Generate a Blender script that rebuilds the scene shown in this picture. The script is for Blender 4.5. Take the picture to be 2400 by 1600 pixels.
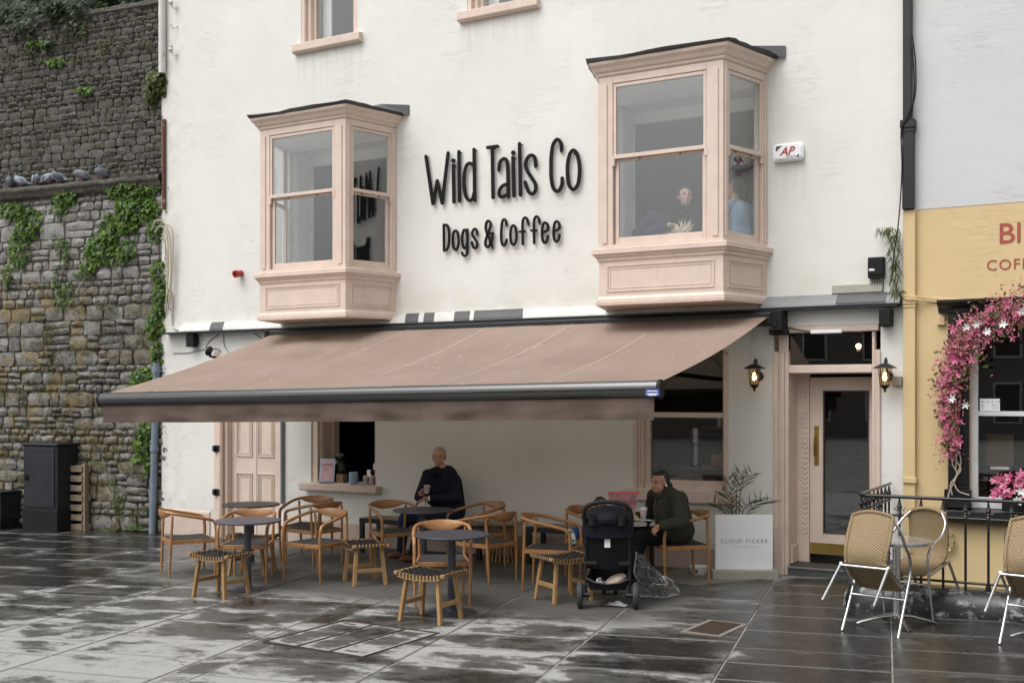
import bpy, bmesh, math, random
from mathutils import Vector, Matrix, noise
random.seed(7)
PI = math.pi
for o in list(bpy.data.objects): bpy.data.objects.remove(o)
SC = bpy.context.scene
COL = SC.collection

# ------------------------------------------------------------------ camera, sky, sun, exposure
YAW = math.radians(29.6)
CAM = Vector((0, -12.3, 2.03))
FPX, YH = 2600.0, 926.0
cd = bpy.data.cameras.new('camera'); cam = bpy.data.objects.new('camera', cd); COL.objects.link(cam)
cam.location = CAM; cam.rotation_euler = (PI/2, 0, YAW)
cd.sensor_width = 36; cd.lens = 36*FPX/2400; cd.shift_y = (YH-800)/2400; cd.clip_end = 3000
SC.camera = cam
SUN_EL, SUN_AZ = math.radians(58), math.radians(205)
wd = bpy.data.worlds.new('World'); SC.world = wd; wd.use_nodes = True
nt = wd.node_tree; bg = nt.nodes['Background']
sk = nt.nodes.new('ShaderNodeTexSky'); sk.sky_type = 'NISHITA'; sk.sun_disc = False
sk.sun_elevation = SUN_EL; sk.sun_rotation = SUN_AZ; sk.air_density = 1.0; sk.dust_density = 5.0; sk.ozone_density = 1.0
hs = nt.nodes.new('ShaderNodeHueSaturation'); hs.inputs['Saturation'].default_value = .06
nt.links.new(sk.outputs[0], hs.inputs['Color']); nt.links.new(hs.outputs[0], bg.inputs['Color'])
bg.inputs['Strength'].default_value = 0.15
sd = bpy.data.lights.new('sun', 'SUN'); sun = bpy.data.objects.new('sun', sd); COL.objects.link(sun)
sd.energy = 1.1; sd.angle = math.radians(60); sd.color = (1, .965, .91)
sdir = Vector((math.sin(SUN_AZ)*math.cos(SUN_EL), math.cos(SUN_AZ)*math.cos(SUN_EL), math.sin(SUN_EL)))
sun.rotation_euler = (-sdir).to_track_quat('-Z', 'Y').to_euler(); sun.location = (0, -20, 30)
SC.view_settings.view_transform = 'Standard'; SC.view_settings.look = 'None'
SC.view_settings.exposure = 0.36; SC.view_settings.gamma = 1.0
SC.render.engine = 'CYCLES'

# ------------------------------------------------------------------ measuring helpers (survey of the place from the photograph)
FW = Vector((-math.sin(YAW), math.cos(YAW), 0)); RT = Vector((math.cos(YAW), math.sin(YAW), 0))
def ray(px, py): return FW + RT*((px-1200)/FPX) + Vector((0, 0, (YH-py)/FPX))
def gz(x, y=0): return .014*(x+5.6)
def W(px, py, y=0.0):
    d = ray(px, py); return CAM + d*((y-CAM.y)/d.y)
def WX(px, y=0.0): return W(px, 900, y).x
def G(px, py, h=0.0):
    d = ray(px, py); t = (gz(CAM.x)+h-CAM.z)/(d.z-.014*d.x); return CAM + d*t
SO = Vector((-13.27, .03, 0)); SDIR = Vector((-math.cos(math.radians(7)), -math.sin(math.radians(7)), 0)); SN = Vector((-SDIR.y, SDIR.x, 0))
if SN.y > 0: SN = -SN
def S(px, py, off=0.0):      # a point on the old stone wall
    d = ray(px, py); p0 = SO + SN*off; return CAM + d*((p0-CAM).dot(SN)/d.dot(SN))
def V(*a): return Vector(a)

# ------------------------------------------------------------------ materials
def nn(m, t, **kw):
    n = m.node_tree.nodes.new(t)
    for k, v in kw.items():
        if k in n.inputs: n.inputs[k].default_value = v
        else: setattr(n, k, v)
    return n
def lk(m, a, b): m.node_tree.links.new(a, b)
def newmat(name):
    m = bpy.data.materials.new(name); m.use_nodes = True; return m, m.node_tree.nodes['Principled BSDF']
def c4(c): return (c[0], c[1], c[2], 1)
def ramp(m, fac, stops):
    r = nn(m, 'ShaderNodeValToRGB'); e = r.color_ramp.elements
    while len(e) < len(stops): e.new(.5)
    for i, (p, c) in enumerate(stops): e[i].position = p; e[i].color = c4(c)
    lk(m, fac, r.inputs['Fac']); return r.outputs['Color']
def framp(m, fac, a, b, x=0.0, y=1.0):
    r = nn(m, 'ShaderNodeMapRange'); r.inputs['From Min'].default_value = a; r.inputs['From Max'].default_value = b
    r.inputs['To Min'].default_value = x; r.inputs['To Max'].default_value = y; lk(m, fac, r.inputs['Value']); return r.outputs[0]
def mixc(m, fac, a, b, mode='MIX'):
    x = nn(m, 'ShaderNodeMix', data_type='RGBA', blend_type=mode)
    for s, v in ((0, fac), (6, a), (7, b)):
        if hasattr(v, 'node'): lk(m, v, x.inputs[s])
        else: x.inputs[s].default_value = v if s == 0 else c4(v)
    return x.outputs[2]
def mth(m, op, a, b=0.0, clamp=False):
    x = nn(m, 'ShaderNodeMath', operation=op); x.use_clamp = clamp
    for i, v in ((0, a), (1, b)):
        if hasattr(v, 'node'): lk(m, v, x.inputs[i])
        else: x.inputs[i].default_value = v
    return x.outputs[0]
def noi(m, vec, scale, detail=4, rough=.55, dist=0.0):
    n = nn(m, 'ShaderNodeTexNoise', Scale=scale, Detail=detail, Roughness=rough, Distortion=dist)
    lk(m, vec, n.inputs['Vector']); return n.outputs['Fac']
def pos(m): return nn(m, 'ShaderNodeNewGeometry').outputs['Position']
def objc(m): return nn(m, 'ShaderNodeTexCoord').outputs['Object']
def scaled(m, vec, s):
    x = nn(m, 'ShaderNodeMapping'); x.inputs['Scale'].default_value = s; lk(m, vec, x.inputs['Vector']); return x.outputs[0]
def bump(m, b, h, strength=.3, dist=.01):
    x = nn(m, 'ShaderNodeBump', Strength=strength, Distance=dist); lk(m, h, x.inputs['Height']); lk(m, x.outputs[0], b.inputs['Normal'])
def mat(name, col, rough=.6, metal=0.0, var=.12, vs=5.0, bs=0.0, bst=.2, dirt=None, dscale=3.0, damt=.5, spec=.5, coat=0.0, obj=False):
    """plain painted/solid surface with slight tone variation, fine relief and optional blotches of another colour"""
    m, b = newmat(name); v = objc(m) if obj else pos(m)
    n = noi(m, v, vs, 5)
    lo = tuple(c*(1-var) for c in col); hi = tuple(min(1, c*(1+var*.7)) for c in col)
    c = ramp(m, n, [(.3, lo), (.7, hi)])
    if dirt:
        dn = framp(m, noi(m, v, dscale, 7, .7, .3), 1-damt*.75, 1-damt*.75+.12)
        c = mixc(m, dn, c, dirt)
    lk(m, c, b.inputs['Base Color']); b.inputs['Metallic'].default_value = metal
    lk(m, framp(m, n, .3, .7, max(.02, rough-.08), min(1, rough+.08)), b.inputs['Roughness'])
    b.inputs['Specular IOR Level'].default_value = spec; b.inputs['Coat Weight'].default_value = coat
    if bs: bump(m, b, noi(m, v, bs, 4), bst, .006)
    return m
MT = {}
def glass_mat(name, tint=(1, 1, 1), refl=1.0, rough=.0):
    m = bpy.data.materials.new(name); m.use_nodes = True; n = m.node_tree.nodes; n.remove(n['Principled BSDF'])
    out = n['Material Output']; tr = nn(m, 'ShaderNodeBsdfTransparent'); tr.inputs[0].default_value = c4(tint)
    gl = nn(m, 'ShaderNodeBsdfGlossy', Roughness=rough); lw = nn(m, 'ShaderNodeLayerWeight', Blend=.5)
    bp = nn(m, 'ShaderNodeBump', Strength=.03, Distance=.01); lk(m, noi(m, pos(m), 1.4, 0), bp.inputs['Height']); lk(m, bp.outputs[0], gl.inputs['Normal'])
    f = mth(m, 'MULTIPLY', mth(m, 'ADD', mth(m, 'MULTIPLY', mth(m, 'POWER', lw.outputs['Facing'], 5), .96), .042), 1.0*refl, True)
    mx = nn(m, 'ShaderNodeMixShader'); lk(m, f, mx.inputs[0]); lk(m, tr.outputs[0], mx.inputs[1]); lk(m, gl.outputs[0], mx.inputs[2]); lk(m, mx.outputs[0], out.inputs[0])
    return m
def emit_mat(name, col, s):
    m, b = newmat(name); b.inputs['Base Color'].default_value = c4(col); b.inputs['Emission Color'].default_value = c4(col); b.inputs['Emission Strength'].default_value = s; return m
def leaf_mat(name, cols, trans=.25, rough=.45):
    m, b = newmat(name); g = nn(m, 'ShaderNodeNewGeometry')
    r = g.outputs['Random Per Island']; k = len(cols)
    lk(m, ramp(m, r, [(i/max(1, k-1), c) for i, c in enumerate(cols)]), b.inputs['Base Color'])
    b.inputs['Roughness'].default_value = rough; b.inputs['Specular IOR Level'].default_value = .2
    b.inputs['Transmission Weight'].default_value = 0
    return m
# painted render of the cafe wall
def wall_mat(name, col, dirtc=(.30, .27, .22), crack=True, stains=()):
    m, b = newmat(name); p = pos(m)
    n1 = noi(m, p, .7, 4); n2 = noi(m, p, 9, 5)
    c = ramp(m, n1, [(.3, tuple(x*.92 for x in col)), (.7, col)])
    c = mixc(m, framp(m, n2, .35, .75, 0, .10), c, (.52, .49, .42))
    st = noi(m, scaled(m, p, (6, 6, .45)), 1.3, 6, .65)          # faint rain streaks
    c = mixc(m, framp(m, st, .55, .80, 0, .12), c, (.50, .47, .40))
    sp = noi(m, p, 26, 2)                                            # small chips
    c = mixc(m, framp(m, sp, .765, .785, 0, .75), c, dirtc)
    # hairlines of old coursing under the render
    wv = noi(m, scaled(m, p, (.9, .9, 9)), 1.6, 6, .6, .2)
    hl = framp(m, mth(m, 'ABSOLUTE', mth(m, 'SUBTRACT', wv, .5)), .0, .012, 1, 0)
    msk = framp(m, noi(m, p, 1.1, 2), .52, .62)
    hl = mth(m, 'MULTIPLY', hl, msk)
    if crack: c = mixc(m, mth(m, 'MULTIPLY', hl, .28), c, (.42, .39, .33))
    if stains:                                                       # drips below sills and ledges, damp band over the flashing
        sp_ = nn(m, 'ShaderNodeSeparateXYZ'); lk(m, p, sp_.inputs[0]); X, Z = sp_.outputs[0], sp_.outputs[2]
        dn = framp(m, noi(m, scaled(m, p, (14, 14, .7)), 1.0, 5, .65), .42, .68)
        for x0, x1, zt, dp in stains:
            k = mth(m, 'MULTIPLY', mth(m, 'MULTIPLY', framp(m, X, x0-.04, x0+.03), framp(m, X, x1+.04, x1-.03)), mth(m, 'MULTIPLY', framp(m, Z, zt-dp, zt-.02), framp(m, Z, zt+.02, zt)))
            c = mixc(m, mth(m, 'MULTIPLY', mth(m, 'MULTIPLY', k, dn), .26), c, (.33, .31, .25))
        bd = mth(m, 'MULTIPLY', framp(m, Z, 3.55, 3.10), framp(m, noi(m, p, 2.6, 5, .6), .42, .66)); bd = mth(m, 'MULTIPLY', bd, framp(m, Z, 2.98, 3.0))
        c = mixc(m, mth(m, 'MULTIPLY', bd, .45), c, (.50, .46, .33))
        cn = mth(m, 'MULTIPLY', framp(m, X, -12.55, -13.25), framp(m, noi(m, p, 5, 6, .7), .45, .62)); c = mixc(m, mth(m, 'MULTIPLY', cn, .35), c, (.36, .33, .27))
        ft = mth(m, 'MULTIPLY', framp(m, Z, .65, .05), framp(m, noi(m, p, 6, 6, .7), .45, .60)); c = mixc(m, mth(m, 'MULTIPLY', ft, .45), c, (.36, .32, .26))
    lk(m, c, b.inputs['Base Color']); b.inputs['Roughness'].default_value = .62; b.inputs['Specular IOR Level'].default_value = .35
    h = mth(m, 'ADD', mth(m, 'MULTIPLY', noi(m, p, 60, 3), .25), mth(m, 'ADD', mth(m, 'MULTIPLY', noi(m, p, 3.5, 5), 1.6), mth(m, 'MULTIPLY', hl, -.8)))
    bump(m, b, h, .35, .012)
    return m
def paving_mat():
    m, b = newmat('wet_granite_paving'); p = pos(m); oi = nn(m, 'ShaderNodeObjectInfo').outputs['Random']
    sep = nn(m, 'ShaderNodeSeparateXYZ'); lk(m, p, sep.inputs[0]); X, Y = sep.outputs[0], sep.outputs[1]
    rot = nn(m, 'ShaderNodeMapping'); rot.inputs['Rotation'].default_value = (0, 0, math.radians(-11)); lk(m, p, rot.inputs['Vector'])
    big = noi(m, scaled(m, rot.outputs[0], (.75, 1.25, 1)), 1.1, 5, .6, .25)
    mid = noi(m, scaled(m, rot.outputs[0], (1, 1.6, 1)), 2.6, 8, .68, .35)
    # local place on the slab: the long upper edges dry first
    gen = nn(m, 'ShaderNodeTexCoord').outputs['Generated']; gs = nn(m, 'ShaderNodeSeparateXYZ'); lk(m, gen, gs.inputs[0])
    ex = mth(m, 'MULTIPLY', mth(m, 'MINIMUM', gs.outputs[0], mth(m, 'SUBTRACT', 1.0, gs.outputs[0])), 1.15)
    ey = mth(m, 'MINIMUM', mth(m, 'MULTIPLY', gs.outputs[1], 1.3), mth(m, 'MULTIPLY', mth(m, 'SUBTRACT', 1.0, gs.outputs[1]), .55))
    ed = framp(m, mth(m, 'ADD', mth(m, 'MINIMUM', ex, ey), mth(m, 'MULTIPLY', mth(m, 'SUBTRACT', mid, .5), .45)), .0, .17, .24, 0)
    spot = noi(m, p, 46, 7, .8)
    # where rain lay: open ground stays damp near the houses, dries towards the square; under the awning it never got wet
    fore = framp(m, Y, -6.9, -3.6, -.07, .27)
    left = framp(m, X, -12, -8.5, .22, 0); right = framp(m, X, -4.6, -2.2, 0, .24)
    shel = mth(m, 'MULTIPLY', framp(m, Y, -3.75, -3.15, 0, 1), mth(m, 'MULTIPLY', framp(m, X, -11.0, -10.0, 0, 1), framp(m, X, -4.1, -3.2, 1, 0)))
    w = mth(m, 'ADD', mth(m, 'ADD', mth(m, 'MULTIPLY', mth(m, 'SUBTRACT', big, .5), 1.05), mth(m, 'MULTIPLY', mth(m, 'SUBTRACT', mid, .5), 1.0)), mth(m, 'ADD', fore, mth(m, 'ADD', left, right)))
    w = mth(m, 'ADD', w, mth(m, 'ADD', mth(m, 'MULTIPLY', mth(m, 'SUBTRACT', oi, .5), .26), mth(m, 'MULTIPLY', mth(m, 'SUBTRACT', spot, .5), .48)))
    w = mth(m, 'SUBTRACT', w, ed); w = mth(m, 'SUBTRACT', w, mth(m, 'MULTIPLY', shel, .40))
    damp = framp(m, w, -.08, .07); wet = framp(m, w, .13, .34)
    fine = noi(m, p, 190, 3, .7); spk = noi(m, p, 45, 4, .6)
    dry = ramp(m, fine, [(.3, (.215, .214, .208)), (.5, (.315, .313, .306)), (.72, (.44, .438, .425))])
    dry = mixc(m, framp(m, spk, .4, .75, 0, .35), dry, (.27, .27, .262))
    dry = mixc(m, framp(m, oi, 0, 1, 0, .28), dry, (.27, .266, .255))
    dry_shaded = mixc(m, mth(m, 'MULTIPLY', shel, .90), dry, (.055, .053, .048))  # awning shade put into the colour: dry slabs below it turn darker
    wetc = ramp(m, fine, [(.3, (.010, .010, .0095)), (.55, (.019, .0186, .0175)), (.75, (.048, .047, .044))])
    wetc = mixc(m, framp(m, noi(m, p, .8, 3), .5, .7, 0, .4), wetc, (.040, .037, .031))
    dampc = ramp(m, fine, [(.3, (.052, .051, .048)), (.55, (.082, .081, .077)), (.75, (.15, .148, .142))])
    c = mixc(m, wet, mixc(m, damp, dry_shaded, dampc), wetc)
    jd = framp(m, mth(m, 'ADD', mth(m, 'MINIMUM', ex, mth(m, 'MULTIPLY', ey, .6)), mth(m, 'MULTIPLY', mth(m, 'SUBTRACT', spot, .5), .03)), 0, .018, .55, 0)
    c = mixc(m, jd, c, (.055, .050, .042))                                # dirt that gathers along the joints
    c = mixc(m, framp(m, noi(m, p, 5.5, 6, .7), .52, .72, 0, .30), c, (.085, .08, .07))
    dr = framp(m, noi(m, p, 95, 1), .80, .815)                            # specks of bird lime
    c = mixc(m, mth(m, 'MULTIPLY', dr, .7), c, (.55, .55, .52))
    lk(m, c, b.inputs['Base Color'])
    rr = mth(m, 'ADD', framp(m, fine, .3, .7, .14, .32), framp(m, mid, .35, .65, .07, -.06))
    r = nn(m, 'ShaderNodeMix', data_type='FLOAT'); lk(m, wet, r.inputs[0]); lk(m, framp(m, damp, 0, 1, .74, .44), r.inputs[2]); lk(m, rr, r.inputs[3]); lk(m, r.outputs[0], b.inputs['Roughness'])
    b.inputs['Specular IOR Level'].default_value = .45
    bs = mth(m, 'ADD', mth(m, 'MULTIPLY', fine, .6), mth(m, 'MULTIPLY', noi(m, p, 7, 3), 1.2)); bump(m, b, bs, .16, .006)
    return m
def stone_mat(name='weathered_rubble_stone', mort=False):
    m, b = newmat(name); p = pos(m); oi = nn(m, 'ShaderNodeObjectInfo').outputs['Random']
    g = nn(m, 'ShaderNodeNewGeometry').outputs['Random Per Island']
    rnd = mth(m, 'FRACT', mth(m, 'ADD', oi, g))
    sep = nn(m, 'ShaderNodeSeparateXYZ'); lk(m, p, sep.inputs[0]); Z = sep.outputs[2]; X = sep.outputs[0]
    if mort: base = ramp(m, noi(m, p, 6, 5), [(.35, (.055, .050, .042)), (.52, (.12, .11, .095)), (.7, (.27, .255, .225))])
    else: base = ramp(m, rnd, [(0, (.16, .16, .163)), (.2, (.32, .315, .305)), (.4, (.21, .185, .14)), (.6, (.36, .36, .36)), (.8, (.26, .235, .185)), (1, (.29, .255, .19))])
    n = noi(m, p, 5.5, 9, .75, .3)                                        # broad weathering, light and dark
    c = mixc(m, framp(m, n, .50, .72), base, (.42, .41, .385)); c = mixc(m, framp(m, n, .48, .33), c, (.065, .060, .048))
    n2 = noi(m, p, 17, 6, .7); c = mixc(m, framp(m, n2, .54, .68, 0, .6), c, (.34, .33, .31)); c = mixc(m, framp(m, n2, .46, .34, 0, .75), c, (.045, .040, .033))
    lime = mth(m, 'MULTIPLY', framp(m, noi(m, p, 1.9, 7, .68, .5), .43, .58), mth(m, 'MULTIPLY', framp(m, Z, 2.9, 4.0), framp(m, Z, 5.25, 5.15)))
    c = mixc(m, mth(m, 'MULTIPLY', lime, .62), c, (.50, .49, .48))
    lich = mth(m, 'MULTIPLY', framp(m, noi(m, p, 2.8, 6, .65, .4), .50, .60), mth(m, 'MULTIPLY', framp(m, X, -13.8, -14.8, .12, 1), framp(m, Z, 4.4, 3.6)))
    c = mixc(m, mth(m, 'MULTIPLY', lich, .60), c, (.30, .205, .06))
    moss = mth(m, 'MULTIPLY', framp(m, noi(m, p, 3.4, 8, .72, .3), .50, .62), framp(m, Z, 4.6, 1.8, .2, 1))
    c = mixc(m, mth(m, 'MULTIPLY', moss, .55), c, (.085, .082, .026))
    upper = framp(m, Z, 5.15, 5.45); c = mixc(m, mth(m, 'MULTIPLY', upper, .62), c, (.050, .043, .033))
    big = framp(m, noi(m, p, .9, 5, .6, .6), .50, .66, 0, .22); c = mixc(m, big, c, (.050, .046, .030))
    hi = framp(m, noi(m, p, 48, 3, .6), .60, .68, 0, .55); c = mixc(m, hi, c, (.46, .45, .43))
    lk(m, c, b.inputs['Base Color']); b.inputs['Roughness'].default_value = .9; b.inputs['Specular IOR Level'].default_value = .2
    bump(m, b, mth(m, 'ADD', mth(m, 'MULTIPLY', n, 1.2), mth(m, 'ADD', n2, mth(m, 'MULTIPLY', noi(m, p, 60, 5, .7), 1.1))), 1.0, .03)
    return m
def wood_mat(name, dark, light, scale=(14, 14, 1.4), rough=.45, coat=0.0):
    m, b = newmat(name); v = scaled(m, objc(m), scale)
    n = noi(m, v, 3.2, 6, .6, 1.2); oi = nn(m, 'ShaderNodeObjectInfo').outputs['Random']
    c = ramp(m, n, [(.3, dark), (.52, tuple((a+d)/2 for a, d in zip(dark, light))), (.72, light)])
    c = mixc(m, framp(m, oi, 0, 1, 0, .22), c, dark)
    lk(m, c, b.inputs['Base Color']); lk(m, framp(m, n, .3, .7, rough+.1, rough-.05), b.inputs['Roughness']); b.inputs['Coat Weight'].default_value = coat
    bump(m, b, n, .12, .004); return m
def trim_mat(name, col, chip=.0):
    m, b = newmat(name); p = pos(m); n = noi(m, p, 5, 5)
    c = ramp(m, n, [(.3, tuple(x*.88 for x in col)), (.7, col)])
    c = mixc(m, framp(m, noi(m, scaled(m, p, (9, 9, 1)), 2.2, 6, .7), .54, .78, 0, .42), c, tuple(x*.62 for x in col))
    c = mixc(m, framp(m, noi(m, p, 30, 4, .7), .675, .72, 0, .8), c, (.16, .10, .07))
    if chip: c = mixc(m, framp(m, noi(m, p, 11, 6, .7), .62-chip*.1, .66-chip*.1), c, (.05, .045, .05))
    lk(m, c, b.inputs['Base Color']); b.inputs['Roughness'].default_value = .42; b.inputs['Specular IOR Level'].default_value = .45
    bump(m, b, noi(m, scaled(m, p, (40, 40, 8)), 2, 4), .15, .004); return m
# ------------------------------------------------------------------ mesh helpers
def tag(o, label=None, cat=None, group=None, kind=None):
    for k, v in (('label', label), ('category', cat), ('group', group), ('kind', kind)):
        if v: o[k] = v
    return o
def thing(name, label, cat, loc=(0, 0, 0), rz=0.0, group=None, kind=None):
    o = bpy.data.objects.new(name, None); COL.objects.link(o); o.empty_display_size = .1
    o.location = loc; o.rotation_euler = (0, 0, rz); tag(o, label, cat, group, kind); return o
def copy_tree(o, parent=None):
    c = o.copy(); COL.objects.link(c); c.parent = parent
    for ch in list(o.children): copy_tree(ch, c)
    return c
class MB:
    def __init__(s): s.v = []; s.f = []; s.mi = []; s.cm = 0
    def m(s, i): s.cm = i; return s
    def add(s, vs, fs):
        k = len(s.v); s.v += [tuple(p) for p in vs]
        for f in fs: s.f.append(tuple(i+k for i in f)); s.mi.append(s.cm)
        return s
    def box(s, c, d, rot=None, taper=1.0):
        x, y, z = d[0]/2, d[1]/2, d[2]/2; c = Vector(c)
        vs = [Vector((sx*x*(taper if sz > 0 else 1), sy*y*(taper if sz > 0 else 1), sz*z)) for sz in (-1, 1) for sy in (-1, 1) for sx in (-1, 1)]
        if rot is not None: vs = [rot @ p for p in vs]
        return s.add([p+c for p in vs], [(0, 2, 3, 1), (4, 5, 7, 6), (0, 1, 5, 4), (2, 6, 7, 3), (0, 4, 6, 2), (1, 3, 7, 5)])
    def bb(s, x0, x1, y0, y1, z0, z1): return s.box(((x0+x1)/2, (y0+y1)/2, (z0+z1)/2), (abs(x1-x0), abs(y1-y0), abs(z1-z0)))
    def bar(s, a, b, w, h, up=(0, 0, 1)):
        a, b = Vector(a), Vector(b); t = (b-a); L = t.length; t.normalize(); u = Vector(up); sd = t.cross(u)
        if sd.length < 1e-4: sd = t.cross(Vector((1, 0, 0)))
        sd.normalize(); u = sd.cross(t); R = Matrix((sd, t, u)).transposed()
        return s.box((a+b)/2, (w, L, h), R)
    def tube(s, pts, r, n=8, caps=True, closed=False, flat=None):
        pts = [Vector(p) for p in pts]; k = len(pts); rs = r if isinstance(r, (list, tuple)) else [r]*k
        tang = []
        for i in range(k):
            a = pts[i-1] if (i > 0 or closed) else pts[0]; b = pts[(i+1) % k] if (i < k-1 or closed) else pts[-1]
            t = (b-a); tang.append(t.normalized() if t.length > 1e-9 else Vector((0, 0, 1)))
        t0 = tang[0]; u = t0.cross(Vector((0, 0, 1)))
        if u.length < .05: u = t0.cross(Vector((1, 0, 0)))
        u.normalize(); vs = []
        for i in range(k):
            t = tang[i]; u = (u - t*u.dot(t)); u.normalize(); w = t.cross(u)
            for j in range(n):
                a = 2*PI*j/n; q = u*math.cos(a)*rs[i]+w*math.sin(a)*rs[i]
                if flat: q = Vector((q.x*flat[0], q.y*flat[1], q.z*flat[2]))
                vs.append(pts[i]+q)
        fs = []
        for i in range(k if closed else k-1):
            for j in range(n):
                a = i*n+j; b = i*n+(j+1) % n; c = ((i+1) % k)*n+(j+1) % n; d = ((i+1) % k)*n+j; fs.append((a, b, c, d))
        if caps and not closed: fs += [tuple(range(n-1, -1, -1)), tuple(range((k-1)*n, k*n))]
        return s.add(vs, fs)
    def lathe(s, prof, n=20, c=(0, 0, 0), rot=None):
        c = Vector(c); vs = []
        for r, z in prof:
            for j in range(n):
                p = Vector((r*math.cos(2*PI*j/n), r*math.sin(2*PI*j/n), z)); vs.append((rot @ p if rot is not None else p)+c)
        k = len(prof); fs = [(i*n+j, i*n+(j+1) % n, (i+1)*n+(j+1) % n, (i+1)*n+j) for i in range(k-1) for j in range(n)]
        fs += [tuple(range(n-1, -1, -1)), tuple(range((k-1)*n, k*n))]
        return s.add(vs, fs)
    def ball(s, c, r, n=10, rot=None):
        r = r if isinstance(r, (list, tuple)) else (r, r, r); c = Vector(c); vs = []; k = max(4, n//2+1)
        for i in range(1, k):
            a = PI*i/k
            for j in range(n):
                p = Vector((r[0]*math.sin(a)*math.cos(2*PI*j/n), r[1]*math.sin(a)*math.sin(2*PI*j/n), r[2]*math.cos(a))); vs.append((rot @ p if rot is not None else p)+c)
        t = Vector((0, 0, r[2])); t = rot @ t if rot is not None else t
        vs += [c+t, c-t]; m = (k-1)*n; fs = [(i*n+j, (i+1)*n+j, (i+1)*n+(j+1) % n, i*n+(j+1) % n) for i in range(k-2) for j in range(n)]
        fs += [(m, j, (j+1) % n) for j in range(n)]+[(m+1, (k-2)*n+(j+1) % n, (k-2)*n+j) for j in range(n)]
        return s.add(vs, fs)
    def prism(s, poly, off, org=(0, 0, 0)):
        org = Vector(org); off = Vector(off); a = [Vector(p)+org for p in poly]; n = len(a)
        return s.add(a+[p+off for p in a], [tuple(range(n)), tuple(range(2*n-1, n-1, -1))]+[(i, i+n, (i+1) % n+n, (i+1) % n) for i in range(n)])
    def sweepx(s, prof, x0, x1, mitre0=0.0, mitre1=0.0):     # profile of (y,z) swept along x; mitre: dx per unit -y
        n = len(prof); a = [Vector((x0+mitre0*y, y, z)) for y, z in prof]; b = [Vector((x1+mitre1*y, y, z)) for y, z in prof]
        return s.add(a+b, [tuple(range(n)), tuple(range(2*n-1, n-1, -1))]+[(i, i+n, (i+1) % n+n, (i+1) % n) for i in range(n)])
    def quad(s, a, b, c, d): return s.add([a, b, c, d], [(0, 1, 2, 3)])
    def grid(s, fn, nu, nv):
        vs = [fn(i/nu, j/nv) for j in range(nv+1) for i in range(nu+1)]; w = nu+1
        return s.add(vs, [(j*w+i, j*w+i+1, (j+1)*w+i+1, (j+1)*w+i) for j in range(nv) for i in range(nu)])
    def leaf(s, c, nrm, up, size, kind='ivy', fold=.12):
        nrm = Vector(nrm).normalized(); up = Vector(up); up = (up-nrm*up.dot(nrm))
        if up.length < 1e-3: up = nrm.orthogonal()
        up.normalize(); sd = up.cross(nrm)
        P = LEAF[kind]; pts = [Vector(c)+(sd*x+up*y)*size+nrm*(abs(x)*fold*size) for x, y in P]
        return s.add(pts, LEAFF[kind])
    def mesh(s, name, mats, smooth=None):
        me = bpy.data.meshes.new(name); me.from_pydata(s.v, [], s.f); mats = mats if isinstance(mats, (list, tuple)) else [mats]
        for q in mats: me.materials.append(q)
        if len(mats) > 1: me.polygons.foreach_set('material_index', s.mi)
        bm = bmesh.new(); bm.from_mesh(me); bmesh.ops.recalc_face_normals(bm, faces=bm.faces[:]) if smooth != 'leaf' else None; bm.to_mesh(me); bm.free()
        if smooth and smooth != 'leaf':
            me.polygons.foreach_set('use_smooth', [True]*len(me.polygons)); me.set_sharp_from_angle(angle=math.radians(smooth if smooth > 1 else 40))
        me.update(); return me
    def build(s, name, mats, parent=None, loc=None, rz=0.0, smooth=None, bev=0.0, world=False, segs=1):
        o = bpy.data.objects.new(name, None if False else s.mesh(name, mats, smooth)); COL.objects.link(o)
        if parent: o.parent = parent
        if world and parent:
            q = parent; off = Vector()
            while q: off += Vector(q.location); q = q.parent
            o.location = -off
        if loc is not None: o.location = loc
        o.rotation_euler = (0, 0, rz)
        if bev:
            b = o.modifiers.new('edge', 'BEVEL'); b.width = bev; b.segments = segs; b.limit_method = 'ANGLE'; b.angle_limit = math.radians(40)
        return o
LEAF = {'ivy': [(0, -.15), (-.42, -.22), (-.5, .12), (-.26, .2), (0, .78), (.26, .2), (.5, .12), (.42, -.22), (0, .15)],
        'oval': [(0, -.5), (-.2, -.2), (-.22, .12), (0, .5), (.22, .12), (.2, -.2)],
        'blade': [(0, 0), (-.045, .3), (0, 1), (.045, .3)],
        'petal': [(0, 0), (-.2, .3), (-.17, .75), (0, 1), (.17, .75), (.2, .3)]}
LEAFF = {'ivy': [(8, 0, 1, 2), (8, 2, 3, 4), (8, 4, 5, 6), (8, 6, 7, 0)], 'oval': [(0, 1, 2, 3), (0, 3, 4, 5)], 'blade': [(0, 1, 2), (0, 2, 3)], 'petal': [(0, 1, 2, 3), (0, 3, 4, 5)]}
def smooth_path(pts, k=6, closed=False):
    pts = [Vector(p) for p in pts]; n = len(pts); out = []
    for i in range(n if closed else n-1):
        p0 = pts[(i-1) % n] if (closed or i > 0) else pts[0]*2-pts[1]; p1 = pts[i]; p2 = pts[(i+1) % n]; p3 = pts[(i+2) % n] if (closed or i < n-2) else p2*2-p1
        for j in range(k):
            t = j/k; out.append(.5*((2*p1)+(p2-p0)*t+(2*p0-5*p1+4*p2-p3)*t*t+(3*p1-p0-3*p2+p3)*t*t*t))
    if not closed: out.append(pts[-1])
    return out
def rnd(a, b): return random.uniform(a, b)
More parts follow.
